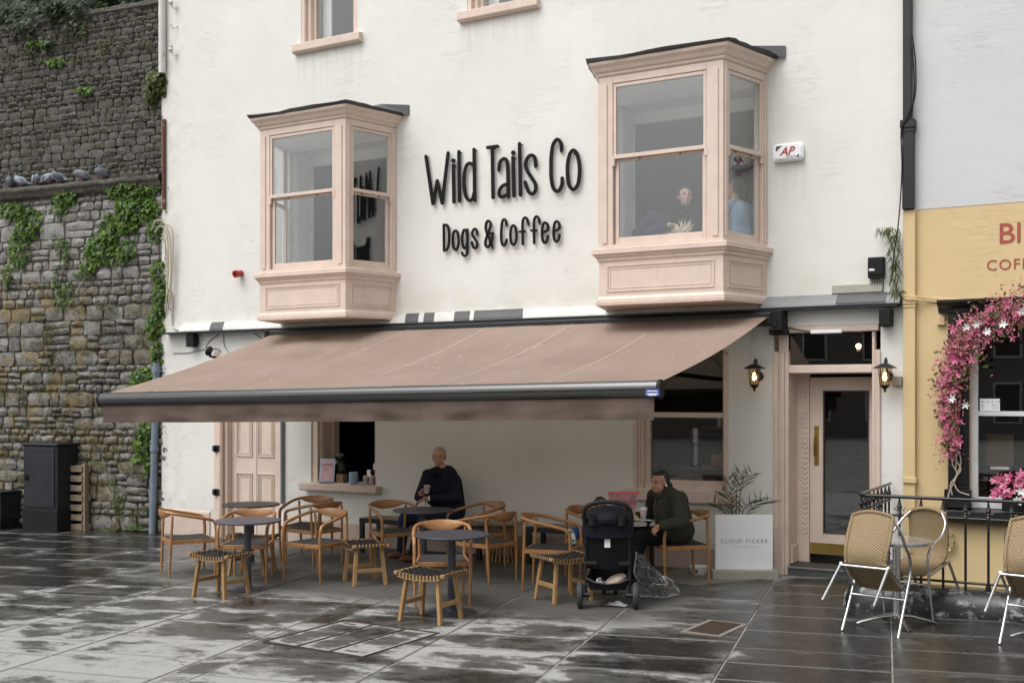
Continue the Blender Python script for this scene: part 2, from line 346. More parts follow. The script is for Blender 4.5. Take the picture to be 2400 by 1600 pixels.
def text_obj(name, txt, size, mt, parent=None, loc=(0, 0, 0), rot=(PI/2, 0, 0), extr=.0015, align='CENTER', spacing=1.0, shear=0.0, world=False, bold=0.0):
    cu = bpy.data.curves.new(name, 'FONT'); cu.body = txt; cu.size = size; cu.extrude = extr; cu.align_x = align; cu.space_character = spacing; cu.shear = shear; cu.offset = bold; cu.resolution_u = 3
    t = bpy.data.objects.new(name, cu); COL.objects.link(t); dg = bpy.context.evaluated_depsgraph_get()
    me = bpy.data.meshes.new_from_object(t.evaluated_get(dg)); bpy.data.objects.remove(t); bpy.data.curves.remove(cu)
    me.materials.clear(); me.materials.append(mt)
    o = bpy.data.objects.new(name, me); COL.objects.link(o); o.rotation_euler = rot; o.location = loc
    if parent:
        o.parent = parent
        if world:
            q = parent; off = Vector()
            while q: off += Vector(q.location); q = q.parent
            o.location = Vector(loc)-off
    return o
def blob(name, mb, mt, parent, voxel=.008, smooth=4, world=False, keep=False):
    """union of overlapping closed shapes grown into one continuous skin"""
    o = mb.build('raw', mt); r = o.modifiers.new('r', 'REMESH'); r.mode = 'VOXEL'; r.voxel_size = voxel; r.use_smooth_shade = True
    if smooth: q = o.modifiers.new('s', 'SMOOTH'); q.iterations = smooth; q.factor = .5
    dg = bpy.context.evaluated_depsgraph_get(); me = bpy.data.meshes.new_from_object(o.evaluated_get(dg)); bpy.data.objects.remove(o)
    me.name = name; me.materials.clear(); me.materials.append(mt); me.polygons.foreach_set('use_smooth', [True]*len(me.polygons))
    n = bpy.data.objects.new(name, me); COL.objects.link(n)
    if parent:
        n.parent = parent
        if world: n.location = -Vector(parent.location)
    return n
# ------------------------------------------------------------------ the palette
M = {}
M['cream'] = wall_mat('cream_painted_render', (.745, .737, .705), stains=[(-10.56, -9.36, 6.90, .8), (-7.77, -6.58, 6.90, .7), (-3.62, -3.22, 4.60, .5), (-8.83, -8.62, 5.8, 1.6), (-3.72, -3.52, 5.8, 1.4), (-11.0, -10.86, 5.8, 1.2)])
M['white_reveal'] = wall_mat('white_reveal_paint', (.74, .735, .69))
M['pink'] = trim_mat('dusty_pink_paint', (.70, .565, .485)); M['pink_chip'] = trim_mat('chipped_pink_paint', (.60, .48, .41), -.55)
M['inside_white'] = mat('interior_white_paint', (.86, .87, .86), .5, var=.05)
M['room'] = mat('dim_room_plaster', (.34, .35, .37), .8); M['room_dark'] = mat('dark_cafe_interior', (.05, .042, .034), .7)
M['ceiling'] = mat('room_ceiling', (.62, .64, .65), .7, var=.04)
M['glass'] = glass_mat('window_glass', (.975, .985, .985), 2.6); M['glass_dark'] = glass_mat('door_glass', (.90, .92, .93), 2.2)
M['glass_shop'] = glass_mat('shop_window_glass', (.95, .96, .96), 1.25)
M['black'] = mat('black_satin_metal', (.012, .0125, .014), .38, var=.2); M['black_matt'] = mat('black_plastic', (.010, .010, .011), .62, spec=.25)
M['letter'] = mat('dark_steel_letters', (.010, .009, .009), .6, var=.3, spec=.15)
M['awning'] = None
M['slate'] = mat('mossy_lead_and_slate', (.055, .052, .05), .75, bs=25, bst=.6, dirt=(.045, .05, .02), dscale=5, damt=.6)
M['lead'] = mat('grey_lead_flashing', (.20, .205, .21), .5, var=.25, bs=9, bst=.3, dirt=(.08, .08, .08), damt=.45)
M['flash_white'] = mat('white_painted_flashing', (.60, .595, .57), .5, var=.12, bs=8, bst=.4, dirt=(.16, .17, .10), dscale=4, damt=.50)
M['tape'] = mat('dark_flashing_tape', (.075, .076, .08), .55)
M['yellow'] = wall_mat('ochre_yellow_paint', (.66, .50, .265), (.16, .10, .05)); M['lavender'] = wall_mat('pale_grey_blue_paint', (.60, .605, .62))
M['iron'] = mat('black_gloss_iron', (.011, .011, .012), .3, bs=30, bst=.3, dirt=(.09, .045, .025), dscale=9, damt=.42)
M['kerb'] = mat('peeling_black_painted_kerb', (.013, .013, .016), .38, bs=14, bst=.7, dirt=(.42, .44, .43), dscale=7, damt=.62)
M['brass'] = mat('aged_brass', (.42, .28, .075), .32, metal=.9, var=.3)
M['stone'] = stone_mat()
M['mortar_w'] = stone_mat('lime_mortar_and_pinnings', True)
M['mortar'] = mat('lime_mortar', (.17, .16, .14), .95, var=.5, vs=3, bs=30, bst=.9, dirt=(.045, .045, .025), dscale=3.5, damt=.72)
M['ivy'] = leaf_mat('ivy_leaf', [(.010, .030, .005), (.035, .085, .008), (.075, .155, .012), (.018, .05, .006), (.13, .21, .02), (.02, .055, .006)])
M['dark_leaf'] = leaf_mat('dark_evergreen_leaf', [(.010, .022, .006), (.022, .045, .010), (.016, .03, .008), (.035, .07, .014)])  # dark greens spread at random over the leaves
M['tuft'] = leaf_mat('wall_moss_leaf', [(.05, .06, .012), (.035, .05, .012), (.09, .085, .02), (.10, .055, .02)])
M['fern'] = leaf_mat('fern_frond', [(.045, .075, .015), (.07, .09, .02), (.03, .055, .012), (.11, .10, .03)])
M['stem'] = mat('woody_stem', (.09, .065, .04), .85); M['pale_stem'] = mat('dead_pale_stem', (.48, .42, .33), .8)
M['wood'] = wood_mat('oiled_teak', (.25, .11, .038), (.47, .245, .095), (10, 10, 3), .38, .15)
M['wood_pad'] = wood_mat('teak_backrest', (.27, .115, .04), (.47, .245, .10), (4, 16, 16), .36, .15)
M['stoolwood'] = wood_mat('pale_stool_wood', (.25, .135, .05), (.46, .29, .125), (12, 12, 2), .55)
M['oldwood'] = wood_mat('weathered_pallet_wood', (.16, .12, .085), (.36, .29, .21), (3, 12, 12), .85)
M['rope'] = None
M['strap'] = mat('dark_leather_strap', (.017, .016, .018), .45, var=.4, vs=30)
M['table'] = mat('charcoal_powder_coat', (.040, .041, .055), .42, var=.15, vs=60); M['table_l'] = mat('faded_lilac_grey_coat', (.060, .058, .078), .40, var=.15, vs=50)
M['alu'] = mat('brushed_aluminium', (.62, .63, .64), .28, metal=1.0, var=.08); M['chrome'] = mat('worn_steel', (.42, .43, .44), .3, metal=1.0)
M['white'] = mat('white_gloss_board', (.87, .88, .89), .35, var=.02); M['white_paint'] = trim_mat('white_gloss_joinery', (.70, .70, .70))
M['concrete'] = mat('bare_concrete', (.33, .315, .27), .85, bs=50, bst=.5, dirt=(.18, .17, .13), damt=.45)
M['apron'] = mat('dry_concrete_apron', (.20, .18, .155), .85, bs=40, bst=.4, dirt=(.12, .105, .09), damt=.5)
M['skin_m'] = mat('skin_ruddy', (.54, .29, .215), .5, var=.1, vs=20); M['skin_w'] = mat('skin_tan', (.44, .24, .155), .5, var=.08, vs=20); M['skin_f'] = mat('skin_fair', (.52, .33, .26), .5, var=.06, vs=20)
M['hair_g'] = mat('grey_cropped_hair', (.26, .24, .22), .8, bs=200, bst=.6); M['hair_b'] = mat('black_hair', (.010, .009, .009), .4, bs=150, bst=.5); M['hair_d'] = mat('dark_brown_hair', (.028, .020, .015), .5, bs=150, bst=.5)
def cloth(name, col, s=9, st=.8, rough=.85):
    m, b = newmat(name); v = objc(m); n = noi(m, v, s, 5, .6, .8)
    lk(m, ramp(m, n, [(.3, tuple(x*.7 for x in col)), (.7, tuple(x*1.2 for x in col))]), b.inputs['Base Color']); b.inputs['Roughness'].default_value = rough
    b.inputs['Specular IOR Level'].default_value = .25
    bump(m, b, mth(m, 'ADD', n, mth(m, 'MULTIPLY', noi(m, v, 160, 2), .08)), st, .02); return m
M['navy'] = cloth('navy_jacket_cloth', (.010, .013, .030)); M['jeans'] = cloth('blue_jeans_denim', (.016, .024, .055)); M['olive'] = cloth('dark_olive_parka', (.042, .042, .030)); M['blackcloth'] = cloth('black_trouser_cloth', (.007, .007, .009))
M['bluecloth'] = cloth('light_blue_cloth', (.28, .42, .58)); M['shoe'] = mat('brown_leather_shoe', (.14, .055, .022), .4); M['stroller'] = cloth('navy_stroller_canvas', (.0045, .006, .012), 5, .5, .7)
M['cup'] = mat('pale_pink_paper_cup', (.62, .50, .52), .5); M['cupw'] = mat('white_plastic_lid', (.78, .78, .76), .4)
M['rubber'] = mat('tyre_rubber', (.035, .035, .037), .7); M['paper'] = mat('white_tissue', (.82, .82, .82), .8)
M['pinkbag'] = None
M['red'] = mat('red_plastic', (.36, .03, .025), .45); M['gold_ring'] = M['brass']
def awning_mat():
    m, b = newmat('faded_brown_awning_canvas'); p = pos(m); sep = nn(m, 'ShaderNodeSeparateXYZ'); lk(m, p, sep.inputs[0])
    n = noi(m, p, 1.3, 5); c = ramp(m, n, [(.3, (.345, .255, .211)), (.7, (.42, .315, .265))])
    c = mixc(m, framp(m, noi(m, scaled(m, p, (5, .35, 1)), 1.6, 6, .65), .5, .75, 0, .30), c, (.49, .38, .325))
    al = mth(m, 'MULTIPLY', framp(m, noi(m, p, 1.8, 5), .5, .66), mth(m, 'MULTIPLY', framp(m, sep.outputs[1], -1.6, -.6), framp(m, sep.outputs[0], -8.5, -9.5, .12, 1)))
    c = mixc(m, mth(m, 'MULTIPLY', al, .8), c, (.19, .16, .06))
    v = nn(m, 'ShaderNodeTexVoronoi', Scale=7.5, Randomness=1.0); lk(m, scaled(m, p, (1, .62, .5)), v.inputs['Vector'])
    vn = mth(m, 'ADD', v.outputs['Distance'], mth(m, 'MULTIPLY', noi(m, p, 12, 2), .22))
    dr = mth(m, 'MULTIPLY', framp(m, vn, .215, .195), framp(m, noi(m, p, 1.1, 2), .40, .55))
    c = mixc(m, mth(m, 'MULTIPLY', dr, .85), c, (.70, .66, .60))
    lk(m, c, b.inputs['Base Color']); b.inputs['Roughness'].default_value = .8; b.inputs['Specular IOR Level'].default_value = .25
    bump(m, b, mth(m, 'ADD', mth(m, 'MULTIPLY', noi(m, p, 260, 2), .12), noi(m, scaled(m, p, (3, .5, 1)), 2.5, 4)), .5, .016)
    tl = nn(m, 'ShaderNodeBsdfTranslucent'); tl.inputs[0].default_value = (.52, .44, .33, 1); mx = nn(m, 'ShaderNodeMixShader'); mx.inputs[0].default_value = .34   # daylight filters through the canvas
    out = m.node_tree.nodes['Material Output']; lk(m, b.outputs[0], mx.inputs[1]); lk(m, tl.outputs[0], mx.inputs[2]); lk(m, mx.outputs[0], out.inputs[0]); return m
def valance_mat():
    m, b = newmat('creased_shaded_valance'); p = pos(m)
    n = noi(m, scaled(m, p, (1, 1, .8)), 6, 6, .62, 1.0); c = ramp(m, n, [(.3, (.100, .074, .060)), (.7, (.116, .087, .071))])  # same fabric as the canopy, its shade put in as a darker base
    lk(m, c, b.inputs['Base Color']); b.inputs['Roughness'].default_value = .85; b.inputs['Specular IOR Level'].default_value = .2
    bump(m, b, n, .45, .018); return m
def rope_mat(name, col, sc=70, tan=False):
    m, b = newmat(name); v = objc(m); sp = nn(m, 'ShaderNodeSeparateXYZ'); lk(m, v, sp.inputs[0])
    w1 = mth(m, 'SINE', mth(m, 'MULTIPLY', sp.outputs[0], sc*4)); w2 = mth(m, 'SINE', mth(m, 'MULTIPLY', mth(m, 'ADD', sp.outputs[1], sp.outputs[2]), sc*4))
    h = mth(m, 'MULTIPLY', w1, w2); hh = framp(m, h, -1, 1)
    c = ramp(m, hh, [(.15, tuple(x*(.35 if tan else .45) for x in col)), (.6, col), (.95, tuple(min(1, x*1.3) for x in col))])
    c = mixc(m, framp(m, noi(m, v, 14, 4), .3, .7, 0, .3), c, tuple(x*.6 for x in col))
    lk(m, c, b.inputs['Base Color']); b.inputs['Roughness'].default_value = .7 if not tan else .5; bump(m, b, hh, .9, .006); return m
def granite_mat():
    m, b = newmat('speckled_granite_top'); p = objc(m)
    c = ramp(m, noi(m, p, 70, 4, .7), [(.32, (.06, .055, .05)), (.5, (.25, .22, .19)), (.66, (.42, .39, .35))]); lk(m, c, b.inputs['Base Color']); b.inputs['Roughness'].default_value = .16; return m
def bag_mat():
    m, b = newmat('pink_floral_bag'); p = objc(m)
    c = ramp(m, noi(m, p, 9, 3, .6, 1.5), [(.35, (.78, .35, .40)), (.5, (.80, .52, .54)), (.62, (.82, .62, .62))]); lk(m, c, b.inputs['Base Color']); b.inputs['Roughness'].default_value = .35; return m
def film_mat():
    m = bpy.data.materials.new('clear_plastic_film'); m.use_nodes = True; n = m.node_tree.nodes; n.remove(n['Principled BSDF']); out = n['Material Output']
    tr = nn(m, 'ShaderNodeBsdfTransparent'); tr.inputs[0].default_value = (.72, .75, .80, 1); gl = nn(m, 'ShaderNodeBsdfGlossy', Roughness=.16); p = pos(m)
    bp = nn(m, 'ShaderNodeBump', Strength=1.0, Distance=.03); lk(m, noi(m, p, 22, 5, .6, 1.5), bp.inputs['Height']); lk(m, bp.outputs[0], gl.inputs['Normal'])
    lw = nn(m, 'ShaderNodeLayerWeight', Blend=.5); lk(m, bp.outputs[0], lw.inputs['Normal']); f = mth(m, 'ADD', mth(m, 'MULTIPLY', mth(m, 'POWER', lw.outputs['Facing'], 3), .9), .16, True)
    mx = nn(m, 'ShaderNodeMixShader'); lk(m, f, mx.inputs[0]); lk(m, tr.outputs[0], mx.inputs[1]); lk(m, gl.outputs[0], mx.inputs[2])
    df = nn(m, 'ShaderNodeBsdfDiffuse'); df.inputs[0].default_value = (.80, .82, .86, 1); rg = mth(m, 'ABSOLUTE', mth(m, 'SUBTRACT', noi(m, p, 8, 2, .5, 2.5), .5)); m2 = nn(m, 'ShaderNodeMixShader')   # crease highlights painted in as white diffuse ridges
    lk(m, mth(m, 'ADD', framp(m, rg, .0, .022, .8, 0), .035), m2.inputs[0]); lk(m, mx.outputs[0], m2.inputs[1]); lk(m, df.outputs[0], m2.inputs[2]); lk(m, m2.outputs[0], out.inputs[0]); return m
M['awning'] = awning_mat(); M['valance'] = valance_mat(); M['rope'] = rope_mat('charcoal_rope_weave', (.040, .043, .045), 60); M['wicker'] = rope_mat('tan_wicker_weave', (.33, .235, .125), 55, True)
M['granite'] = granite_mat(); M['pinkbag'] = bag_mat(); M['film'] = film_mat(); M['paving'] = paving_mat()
M['iron_rust'] = mat('rusty_cast_iron', (.055, .038, .028), .6, bs=60, bst=.8, dirt=(.10, .05, .025), damt=.6)
# ================================================================== GROUND AND PAVING
M['joint'] = mat('pale_joint_sand', (.26, .25, .225), .9, var=.4, vs=3, bs=60, bst=.6, dirt=(.05, .048, .04), dscale=1.6, damt=.66)
def gfn(u, v):
    x = -260+520*u; y = -300+520*v; return (x, y, gz(max(-40, min(30, x)))-.007)
gr = MB().grid(gfn, 26, 26).build('ground', M['joint']); tag(gr, kind='structure')
PTH = math.radians(11)
pave = thing('pavement', None, None, (0, 0, 0), kind='structure')
cu, su = math.cos(PTH), math.sin(PTH)
def puv(u, v): return (u*cu-v*su, u*su+v*cu)          # u across, v away from the square
def pinv(x, y): return (x*cu+y*su, -x*su+y*cu)
def slab_mesh(w, l, name='paving_slab'):
    mb = MB(); e = .006; h = .05; w2, l2 = w/2, l/2
    ring = lambda a, b, z: [(-a, -b, z), (a, -b, z), (a, b, z), (-a, b, z)]
    vs = ring(w2, l2, -h)+ring(w2, l2, -e)+ring(w2-e, l2-e, 0)
    fs = [(8, 9, 10, 11)]
    for k in (0, 4): fs += [(k+i, k+(i+1) % 4, k+4+(i+1) % 4, k+4+i) for i in range(4)]
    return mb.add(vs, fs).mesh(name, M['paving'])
ulines = [pinv(*G(*p)[:2])[0] for p in ((227, 1420), (255, 1494), (600, 1498), (648, 1509), (1018, 1502), (1356, 1514), (1743, 1478), (2090, 1542))]
while ulines[0] > -20: ulines.insert(0, ulines[0]-1.19)
while ulines[-1] < 4: ulines.append(ulines[-1]+1.19)
TILT = Matrix.Rotation(-math.atan(.014), 4, 'Y')
covers = [(-6.31, -5.17, -5.44, -4.34), (-3.40, -2.98, -3.50, -2.86)]
lib = {}; nslab = 0; cand = []
rs = random.Random(3)
for ci in range(len(ulines)-1):
    u0, u1 = ulines[ci], ulines[ci+1]; v = -9.5+rs.random()*.6; strip = (u1-u0) < .5
    while v < 4.0:
        L = rs.choice([.62, .66, .70, .52]) if not strip else 1.2
        cand.append((u0, u1, v, v+L)); v += L
def inview(x, y, m=120):
    d = Vector((x, y, gz(x)))-CAM; k = d.dot(FW)
    if k < 1: return False
    return -m < 1200+FPX*d.dot(RT)/k < 2400+m and YH-FPX*d.z/k < 1600+m
rest = MB()
for (u0, u1, v0, v1) in cand:
    cx, cy = puv((u0+u1)/2, (v0+v1)/2)
    if cy > .9 and cx > -13: continue
    w, l = u1-u0-.016, v1-v0-.012
    cs = [puv(a, b) for a in (u0, u1) for b in (v0, v1)]
    seen = any(inview(x, y, 40) for x, y in cs) and cy < .3 and cx > -17
    if seen and nslab < 298:
        k = (round(w, 2), round(l, 2))
        if k not in lib: lib[k] = slab_mesh(w, l)
        o = bpy.data.objects.new('paving_slab', lib[k]); COL.objects.link(o); o.parent = pave
        o.matrix_local = Matrix.Translation((cx, cy, gz(cx)+rs.uniform(-.0015, .0015))) @ TILT @ Matrix.Rotation(PTH, 4, 'Z') @ Matrix.Rotation(rs.gauss(0, .0012), 4, 'X'); nslab += 1
    elif -24 < cx < 10 and -11.5 < cy < 8:
        q = [puv(a, b) for a, b in ((u0+.006, v0+.005), (u1-.006, v0+.005), (u1-.006, v1-.005), (u0+.006, v1-.005))]
        rest.add([(x, y, gz(x)) for x, y in q]+[(x, y, gz(x)-.05) for x, y in q], [(0, 1, 2, 3)]+[(i, i+4, (i+1) % 4+4, (i+1) % 4) for i in range(4)])
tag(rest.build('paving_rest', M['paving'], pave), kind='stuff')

# ================================================================== CAFE BUILDING
CX = -7.75
cafe = thing('cafe_building', 'cream painted cafe building with two dusty pink oriel windows', 'building', (CX, 0, 0))
OP = dict(orielL=(-10.60, -8.93, 3.68, 5.52), orielR=(-5.49, -3.83, 3.68, 5.52), topL=(-10.45, -9.45, 7.04, 8.7), topR=(-7.66, -6.68, 7.03, 8.7),
          doorL=(-12.03, -10.84, -.25, 2.62), serve=(-10.27, -9.13, .80, 2.15), winR=(-5.31, -4.13, .93, 2.66), door=(-3.60, -2.44, -.25, 2.80))
TH = .45
WLX = WX(379); xs = sorted({round(WLX, 3), -2.2}|{round(v[i], 3) for v in OP.values() for i in (0, 1)}); zs = sorted({-.25, 8.9}|{round(v[i], 3) for v in OP.values() for i in (2, 3)})
wb = MB(); idx = {}
def wv(x, z):
    if (x, z) not in idx: idx[(x, z)] = len(wb.v); wb.v.append((x, 0, z))
    return idx[(x, z)]
for i in range(len(xs)-1):
    for j in range(len(zs)-1):
        mx, mz = (xs[i]+xs[i+1])/2, (zs[j]+zs[j+1])/2
        if any(a < mx < b and c < mz < d for a, b, c, d in OP.values()): continue
        wb.f.append((wv(xs[i], zs[j]), wv(xs[i+1], zs[j]), wv(xs[i+1], zs[j+1]), wv(xs[i], zs[j+1]))); wb.mi.append(0)
for a, b, c, d in OP.values():
    wb.quad((a, 0, c), (a, TH, c), (a, TH, d), (a, 0, d)); wb.quad((b, 0, c), (b, 0, d), (b, TH, d), (b, TH, c))
    wb.quad((a, 0, d), (a, TH, d), (b, TH, d), (b, 0, d)); wb.quad((a, 0, c), (b, 0, c), (b, TH, c), (a, TH, c))
wb.quad((WLX, 0, -.25), (WLX, 0, 8.9), (WLX, 4, 8.9), (WLX, 4, -.25)); wb.quad((-2.2, 0, -.25), (-2.2, 4, -.25), (-2.2, 4, 8.9), (-2.2, 0, 8.9)); wb.quad((WLX, 0, 8.9), (-2.2, 0, 8.9), (-2.2, 4, 8.9), (WLX, 4, 8.9))
wall = wb.build('wall', M['cream'], cafe, world=True)
def room(x0, x1, z0, z1, depth, mts, name='room'):
    mb = MB(); y0, y1 = TH+.002, TH+depth
    mb.m(0).quad((x0, y1, z0), (x1, y1, z0), (x1, y1, z1), (x0, y1, z1)); mb.quad((x0, y0, z0), (x0, y1, z0), (x0, y1, z1), (x0, y0, z1)); mb.quad((x1, y0, z0), (x1, y0, z1), (x1, y1, z1), (x1, y1, z0))
    mb.m(1).quad((x0, y0, z1), (x0, y1, z1), (x1, y1, z1), (x1, y0, z1)); mb.m(0).quad((x0, y0, z0), (x1, y0, z0), (x1, y1, z0), (x0, y1, z0))
    return mb.build(name, mts, cafe, world=True)
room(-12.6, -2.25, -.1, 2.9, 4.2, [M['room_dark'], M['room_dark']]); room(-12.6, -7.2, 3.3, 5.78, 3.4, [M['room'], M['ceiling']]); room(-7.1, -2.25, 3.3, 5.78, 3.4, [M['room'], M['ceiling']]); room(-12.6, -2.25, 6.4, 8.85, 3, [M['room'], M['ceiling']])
# plinth: pink painted band, proud, broken at the doors
for a, b in ((WLX+.02, -12.22), (-10.72, -3.72)):
    MB().sweepx([(0.0, -.2), (-.022, -.2), (-.022, .25), (-.012, .275), (0.0, .285)], a, b).build('plinth', M['pink_chip'], cafe, world=True)
# ledge flashing over the ground floor
ld = MB()
prof = [(.0, 3.125), (-.035, 3.12), (-.085, 3.085), (-.125, 3.02), (-.13, 2.995), (0, 2.99)]
ld.sweepx(prof, -12.75, -3.75); led = ld.build('ledge', M['flash_white'], cafe, world=True, smooth=50)
ld = MB().sweepx([(.0, 3.135), (-.04, 3.125), (-.1, 3.085), (-.15, 3.02), (-.152, 3.0), (0, 2.99)], -3.748, -2.22); ld.build('ledge', M['lead'], cafe, world=True, smooth=50)
ld = MB().sweepx([(.0, 2.988), (-.17, 2.988), (-.17, 2.965), (0, 2.965)], -13.1, -2.24); ld.build('ledge_lip', M['black'], cafe, world=True)
ld = MB().sweepx([(.0, 3.23), (-.02, 3.225), (-.035, 3.14), (0, 3.13)], -2.95, -2.42); ld.build('ledge_upstand', M['concrete'], cafe, world=True)
for px0, px1, sk_ in ((492, 522, 10), (991, 1015, 14), (1062, 1098, 16), (1108, 1222, 10), (948, 978, 6)):
    x0, x1 = WX(px0, -.08), WX(px1, -.08); p2 = [(-.037, 3.126), (-.088, 3.089), (-.128, 3.024), (-.136, 2.992)]
    mb = MB(); a = [Vector((x0+.12*(y+.03)/.1*-.35, y-.003, z)) for y, z in p2]; b = [Vector((x1+.12*(y+.03)/.1*-.35, y-.003, z)) for y, z in p2]
    mb.add(a+b, [(i, i+1, i+5, i+4) for i in range(3)]); mb.build('flashing_patch', M['tape'], led, world=False).location = (0, 0, 0)
mb = MB().sweepx([(-.005, 3.13), (-.046, 3.128), (-.106, 3.09), (-.157, 3.022), (-.157, 3.012)], -2.88, -2.36); mb.build('torn_membrane', M['tape'], cafe, world=True)

# ---------------- oriel windows
def facebox(mb, A, B, t0, t1, z0, z1, o0, o1):
    A, B = Vector((*A, 0)), Vector((*B, 0)); d = (B-A).normalized(); n = Vector((d.y, -d.x, 0))
    c = A+d*((t0+t1)/2)+n*((o0+o1)/2); c.z = (z0+z1)/2
    mb.box(c, (abs(t1-t0), abs(o1-o0), abs(z1-z0)), Matrix((d, -n, Vector((0, 0, 1)))).transposed())
def plan(off, hw=.735, ww=.975, dep=.80):
    return [(-ww-off*1.03, 0), (-hw-off*.86, -dep-off), (hw+off*.86, -dep-off), (ww+off*1.03, 0)]
def band(mb, stations):           # (z, off) stations -> solid stepped block
    vs = []; fs = []
    for z, off in stations: vs += [(x, y, z) for x, y in plan(off)]
    k = len(stations)
    for i in range(k-1): fs += [(i*4+j, i*4+j+1, i*4+5+j, i*4+4+j) for j in range(3)]
    fs += [(0, 1, 2, 3), tuple((k-1)*4+j for j in (3, 2, 1, 0))]+[tuple([i*4 for i in range(k)]+[i*4+3 for i in range(k-1, -1, -1)])]
    return mb.add(vs, fs)
def oriel(xc, seed):
    root = bpy.data.objects.new('oriel_window', None); COL.objects.link(root); root.parent = cafe; root.location = (xc-CX, 0, 0)
    P = plan(0); faces = [(P[0], P[1]), (P[1], P[2]), (P[2], P[3])]
    lens = [(Vector(b)-Vector(a)).length for a, b in faces]
    low = band(MB(), [(3.045, .005), (3.05, .03), (3.085, .034), (3.09, .02), (3.115, .02), (3.15, .002), (3.54, .0), (3.555, .018), (3.585, .022), (3.60, .045), (3.625, .05), (3.628, .072), (3.68, .072), (3.69, .05), (3.692, -.1)])
    low.build('apron', M['pink'], root, smooth=None)
    fr, ln, sh, pn, pm = MB(), MB(), MB(), [], MB()
    for fi, (A, B) in enumerate(faces):
        L = lens[fi]; e0, e1 = (.17, .19) if fi == 1 else ((.085, .10) if fi == 0 else (.10, .085))
        # posts with stepped mouldings
        for t0, t1 in ((0, e0), (L-e1, L)):
            facebox(fr, A, B, t0, t1, 3.69, 5.645, -.06, 0)
            facebox(ln, A, B, t0, t1, 3.692, 5.52, -.10, -.061)
        for t in ((e0*.28, e0*.62), (L-e1*.62, L-e1*.28)): facebox(fr, A, B, t[0], t[1], 3.75, 5.56, .0, .014)
        facebox(fr, A, B, e0, L-e1, 5.56, 5.645, -.06, 0); facebox(fr, A, B, e0, L-e1, 3.69, 3.735, -.06, .0)
        facebox(ln, A, B, e0, L-e1, 5.50, 5.56, -.12, -.061); facebox(ln, A, B, e0, L-e1, 3.692, 3.735, -.12, -.061)
        zm = 4.725
        s = MB(); a, b = e0+.004, L-e1-.004; w = .042
        facebox(s, A, B, a, a+w*.8, zm, 5.555, -.035, -.008); facebox(s, A, B, b-w*.8, b, zm, 5.555, -.035, -.008); facebox(s, A, B, a+w*.8, b-w*.8, 5.515, 5.555, -.034, -.009); facebox(s, A, B, a, b, zm-.022, zm+.022, -.033, .004)
        for q in (a, b): facebox(s, A, B, q-.018 if q == a else q-.02, q+.02 if q == a else q+.018, zm-.10, zm+.0, -.03, .006)
        us = s.build('upper_sash', M['pink'], root, bev=.003)
        p = MB(); facebox(p, A, B, a+.03, b-.03, zm+.018, 5.52, -.024, -.020); p.build('pane', M['glass'], us)
        s = MB(); facebox(s, A, B, a+.012, a+.012+w, 3.74, zm-.02, -.072, -.040); facebox(s, A, B, b-.012-w, b-.012, 3.74, zm-.02, -.072, -.040); facebox(s, A, B, a+.012+w, b-.012-w, 3.74, 3.815, -.071, -.041); facebox(s, A, B, a+.012+w, b-.012-w, zm-.05, zm-.02, -.071, -.041)
        lsash = s.build('lower_sash', M['pink'], root, bev=.003)
        p = MB(); facebox(p, A, B, a+.05, b-.05, 3.80, zm-.03, -.058, -.054); p.build('pane', M['glass'], lsash)
        for q in (.28, .72):
            kn = MB(); A3 = Vector((*A, 0)); d3 = (Vector((*B, 0))-A3).normalized(); n3 = Vector((d3.y, -d3.x, 0))
            if fi != 0: kn.ball(A3+d3*(a+(b-a)*q)+n3*-.03+V(0, 0, zm-.035), .014, 6).build('sash_lift', M['brass'], lsash)
        # raised panel moulding of the apron below
        m = .10 if fi == 1 else .08
        for z0, z1 in ((3.485, 3.50), (3.20, 3.215)): facebox(pm, A, B, m, L-m, z0, z1, 0, .012)
        for t0, t1 in ((m, m+.014), (L-m-.014, L-m)): facebox(pm, A, B, t0, t1, 3.215, 3.485, 0, .012)
        for z0, z1 in ((3.455, 3.464), (3.236, 3.245)): facebox(pm, A, B, m+.035, L-m-.035, z0, z1, 0, .007)
        for t0, t1 in ((m+.035, m+.043), (L-m-.043, L-m-.035)): facebox(pm, A, B, t0, t1, 3.245, 3.455, 0, .007)
    fr.build('frame', M['pink'], root, bev=.004); ln.build('inner_lining', M['inside_white'], root); pm.build('panel_moulding', M['pink'], root)
    band(MB(), [(5.60, -.105), (5.645, -.06), (5.648, .008), (5.665, .02), (5.68, .02), (5.70, .045), (5.735, .065), (5.765, .095), (5.785, .102), (5.80, .102)]).build('cornice', M['pink'], root)
    rf = MB(); rr = random.Random(seed)
    def edge(off, z, j):
        P = plan(off); out = []
        for i in range(3):
            a, b = Vector(P[i]), Vector(P[i+1])
            for k in range(9): q = a.lerp(b, k/9); out.append(Vector((q.x+rr.uniform(-j, j), q.y+rr.uniform(-j, j), z+rr.uniform(-j, j))))
        out.append(Vector((*P[3], z))); return out
    e1_, e2_, e3_ = edge(.118, 5.803, .006), edge(.132, 5.836, .013), edge(-.30, 5.95, .004)
    n = len(e1_); rf.add(e1_+e2_+e3_, [(i, i+1, n+i+1, n+i) for i in range(n-1)]+[(n+i, n+i+1, 2*n+i+1, 2*n+i) for i in range(n-1)]+[tuple(range(n))]+[tuple(range(2*n, 3*n))])
    rf.build('roof', M['slate'], root, smooth=30)
    MB().prism([(.78, -.34, 5.85), (1.19, -.02, 5.80), (1.19, -.02, 5.93), (.74, -.02, 6.0), (.55, -.2, 5.93)], (0.0, .018, .0)).build('lead_flashing', M['tape'], root)
    # inside: ceiling and cheeks of panelled shutters in the wall opening, window seat
    il = MB(); il.prism([(x*.93, y*.93, 5.515) for x, y in plan(-.02)], (0, 0, .05)); il.build('bay_ceiling', M['inside_white'], root)
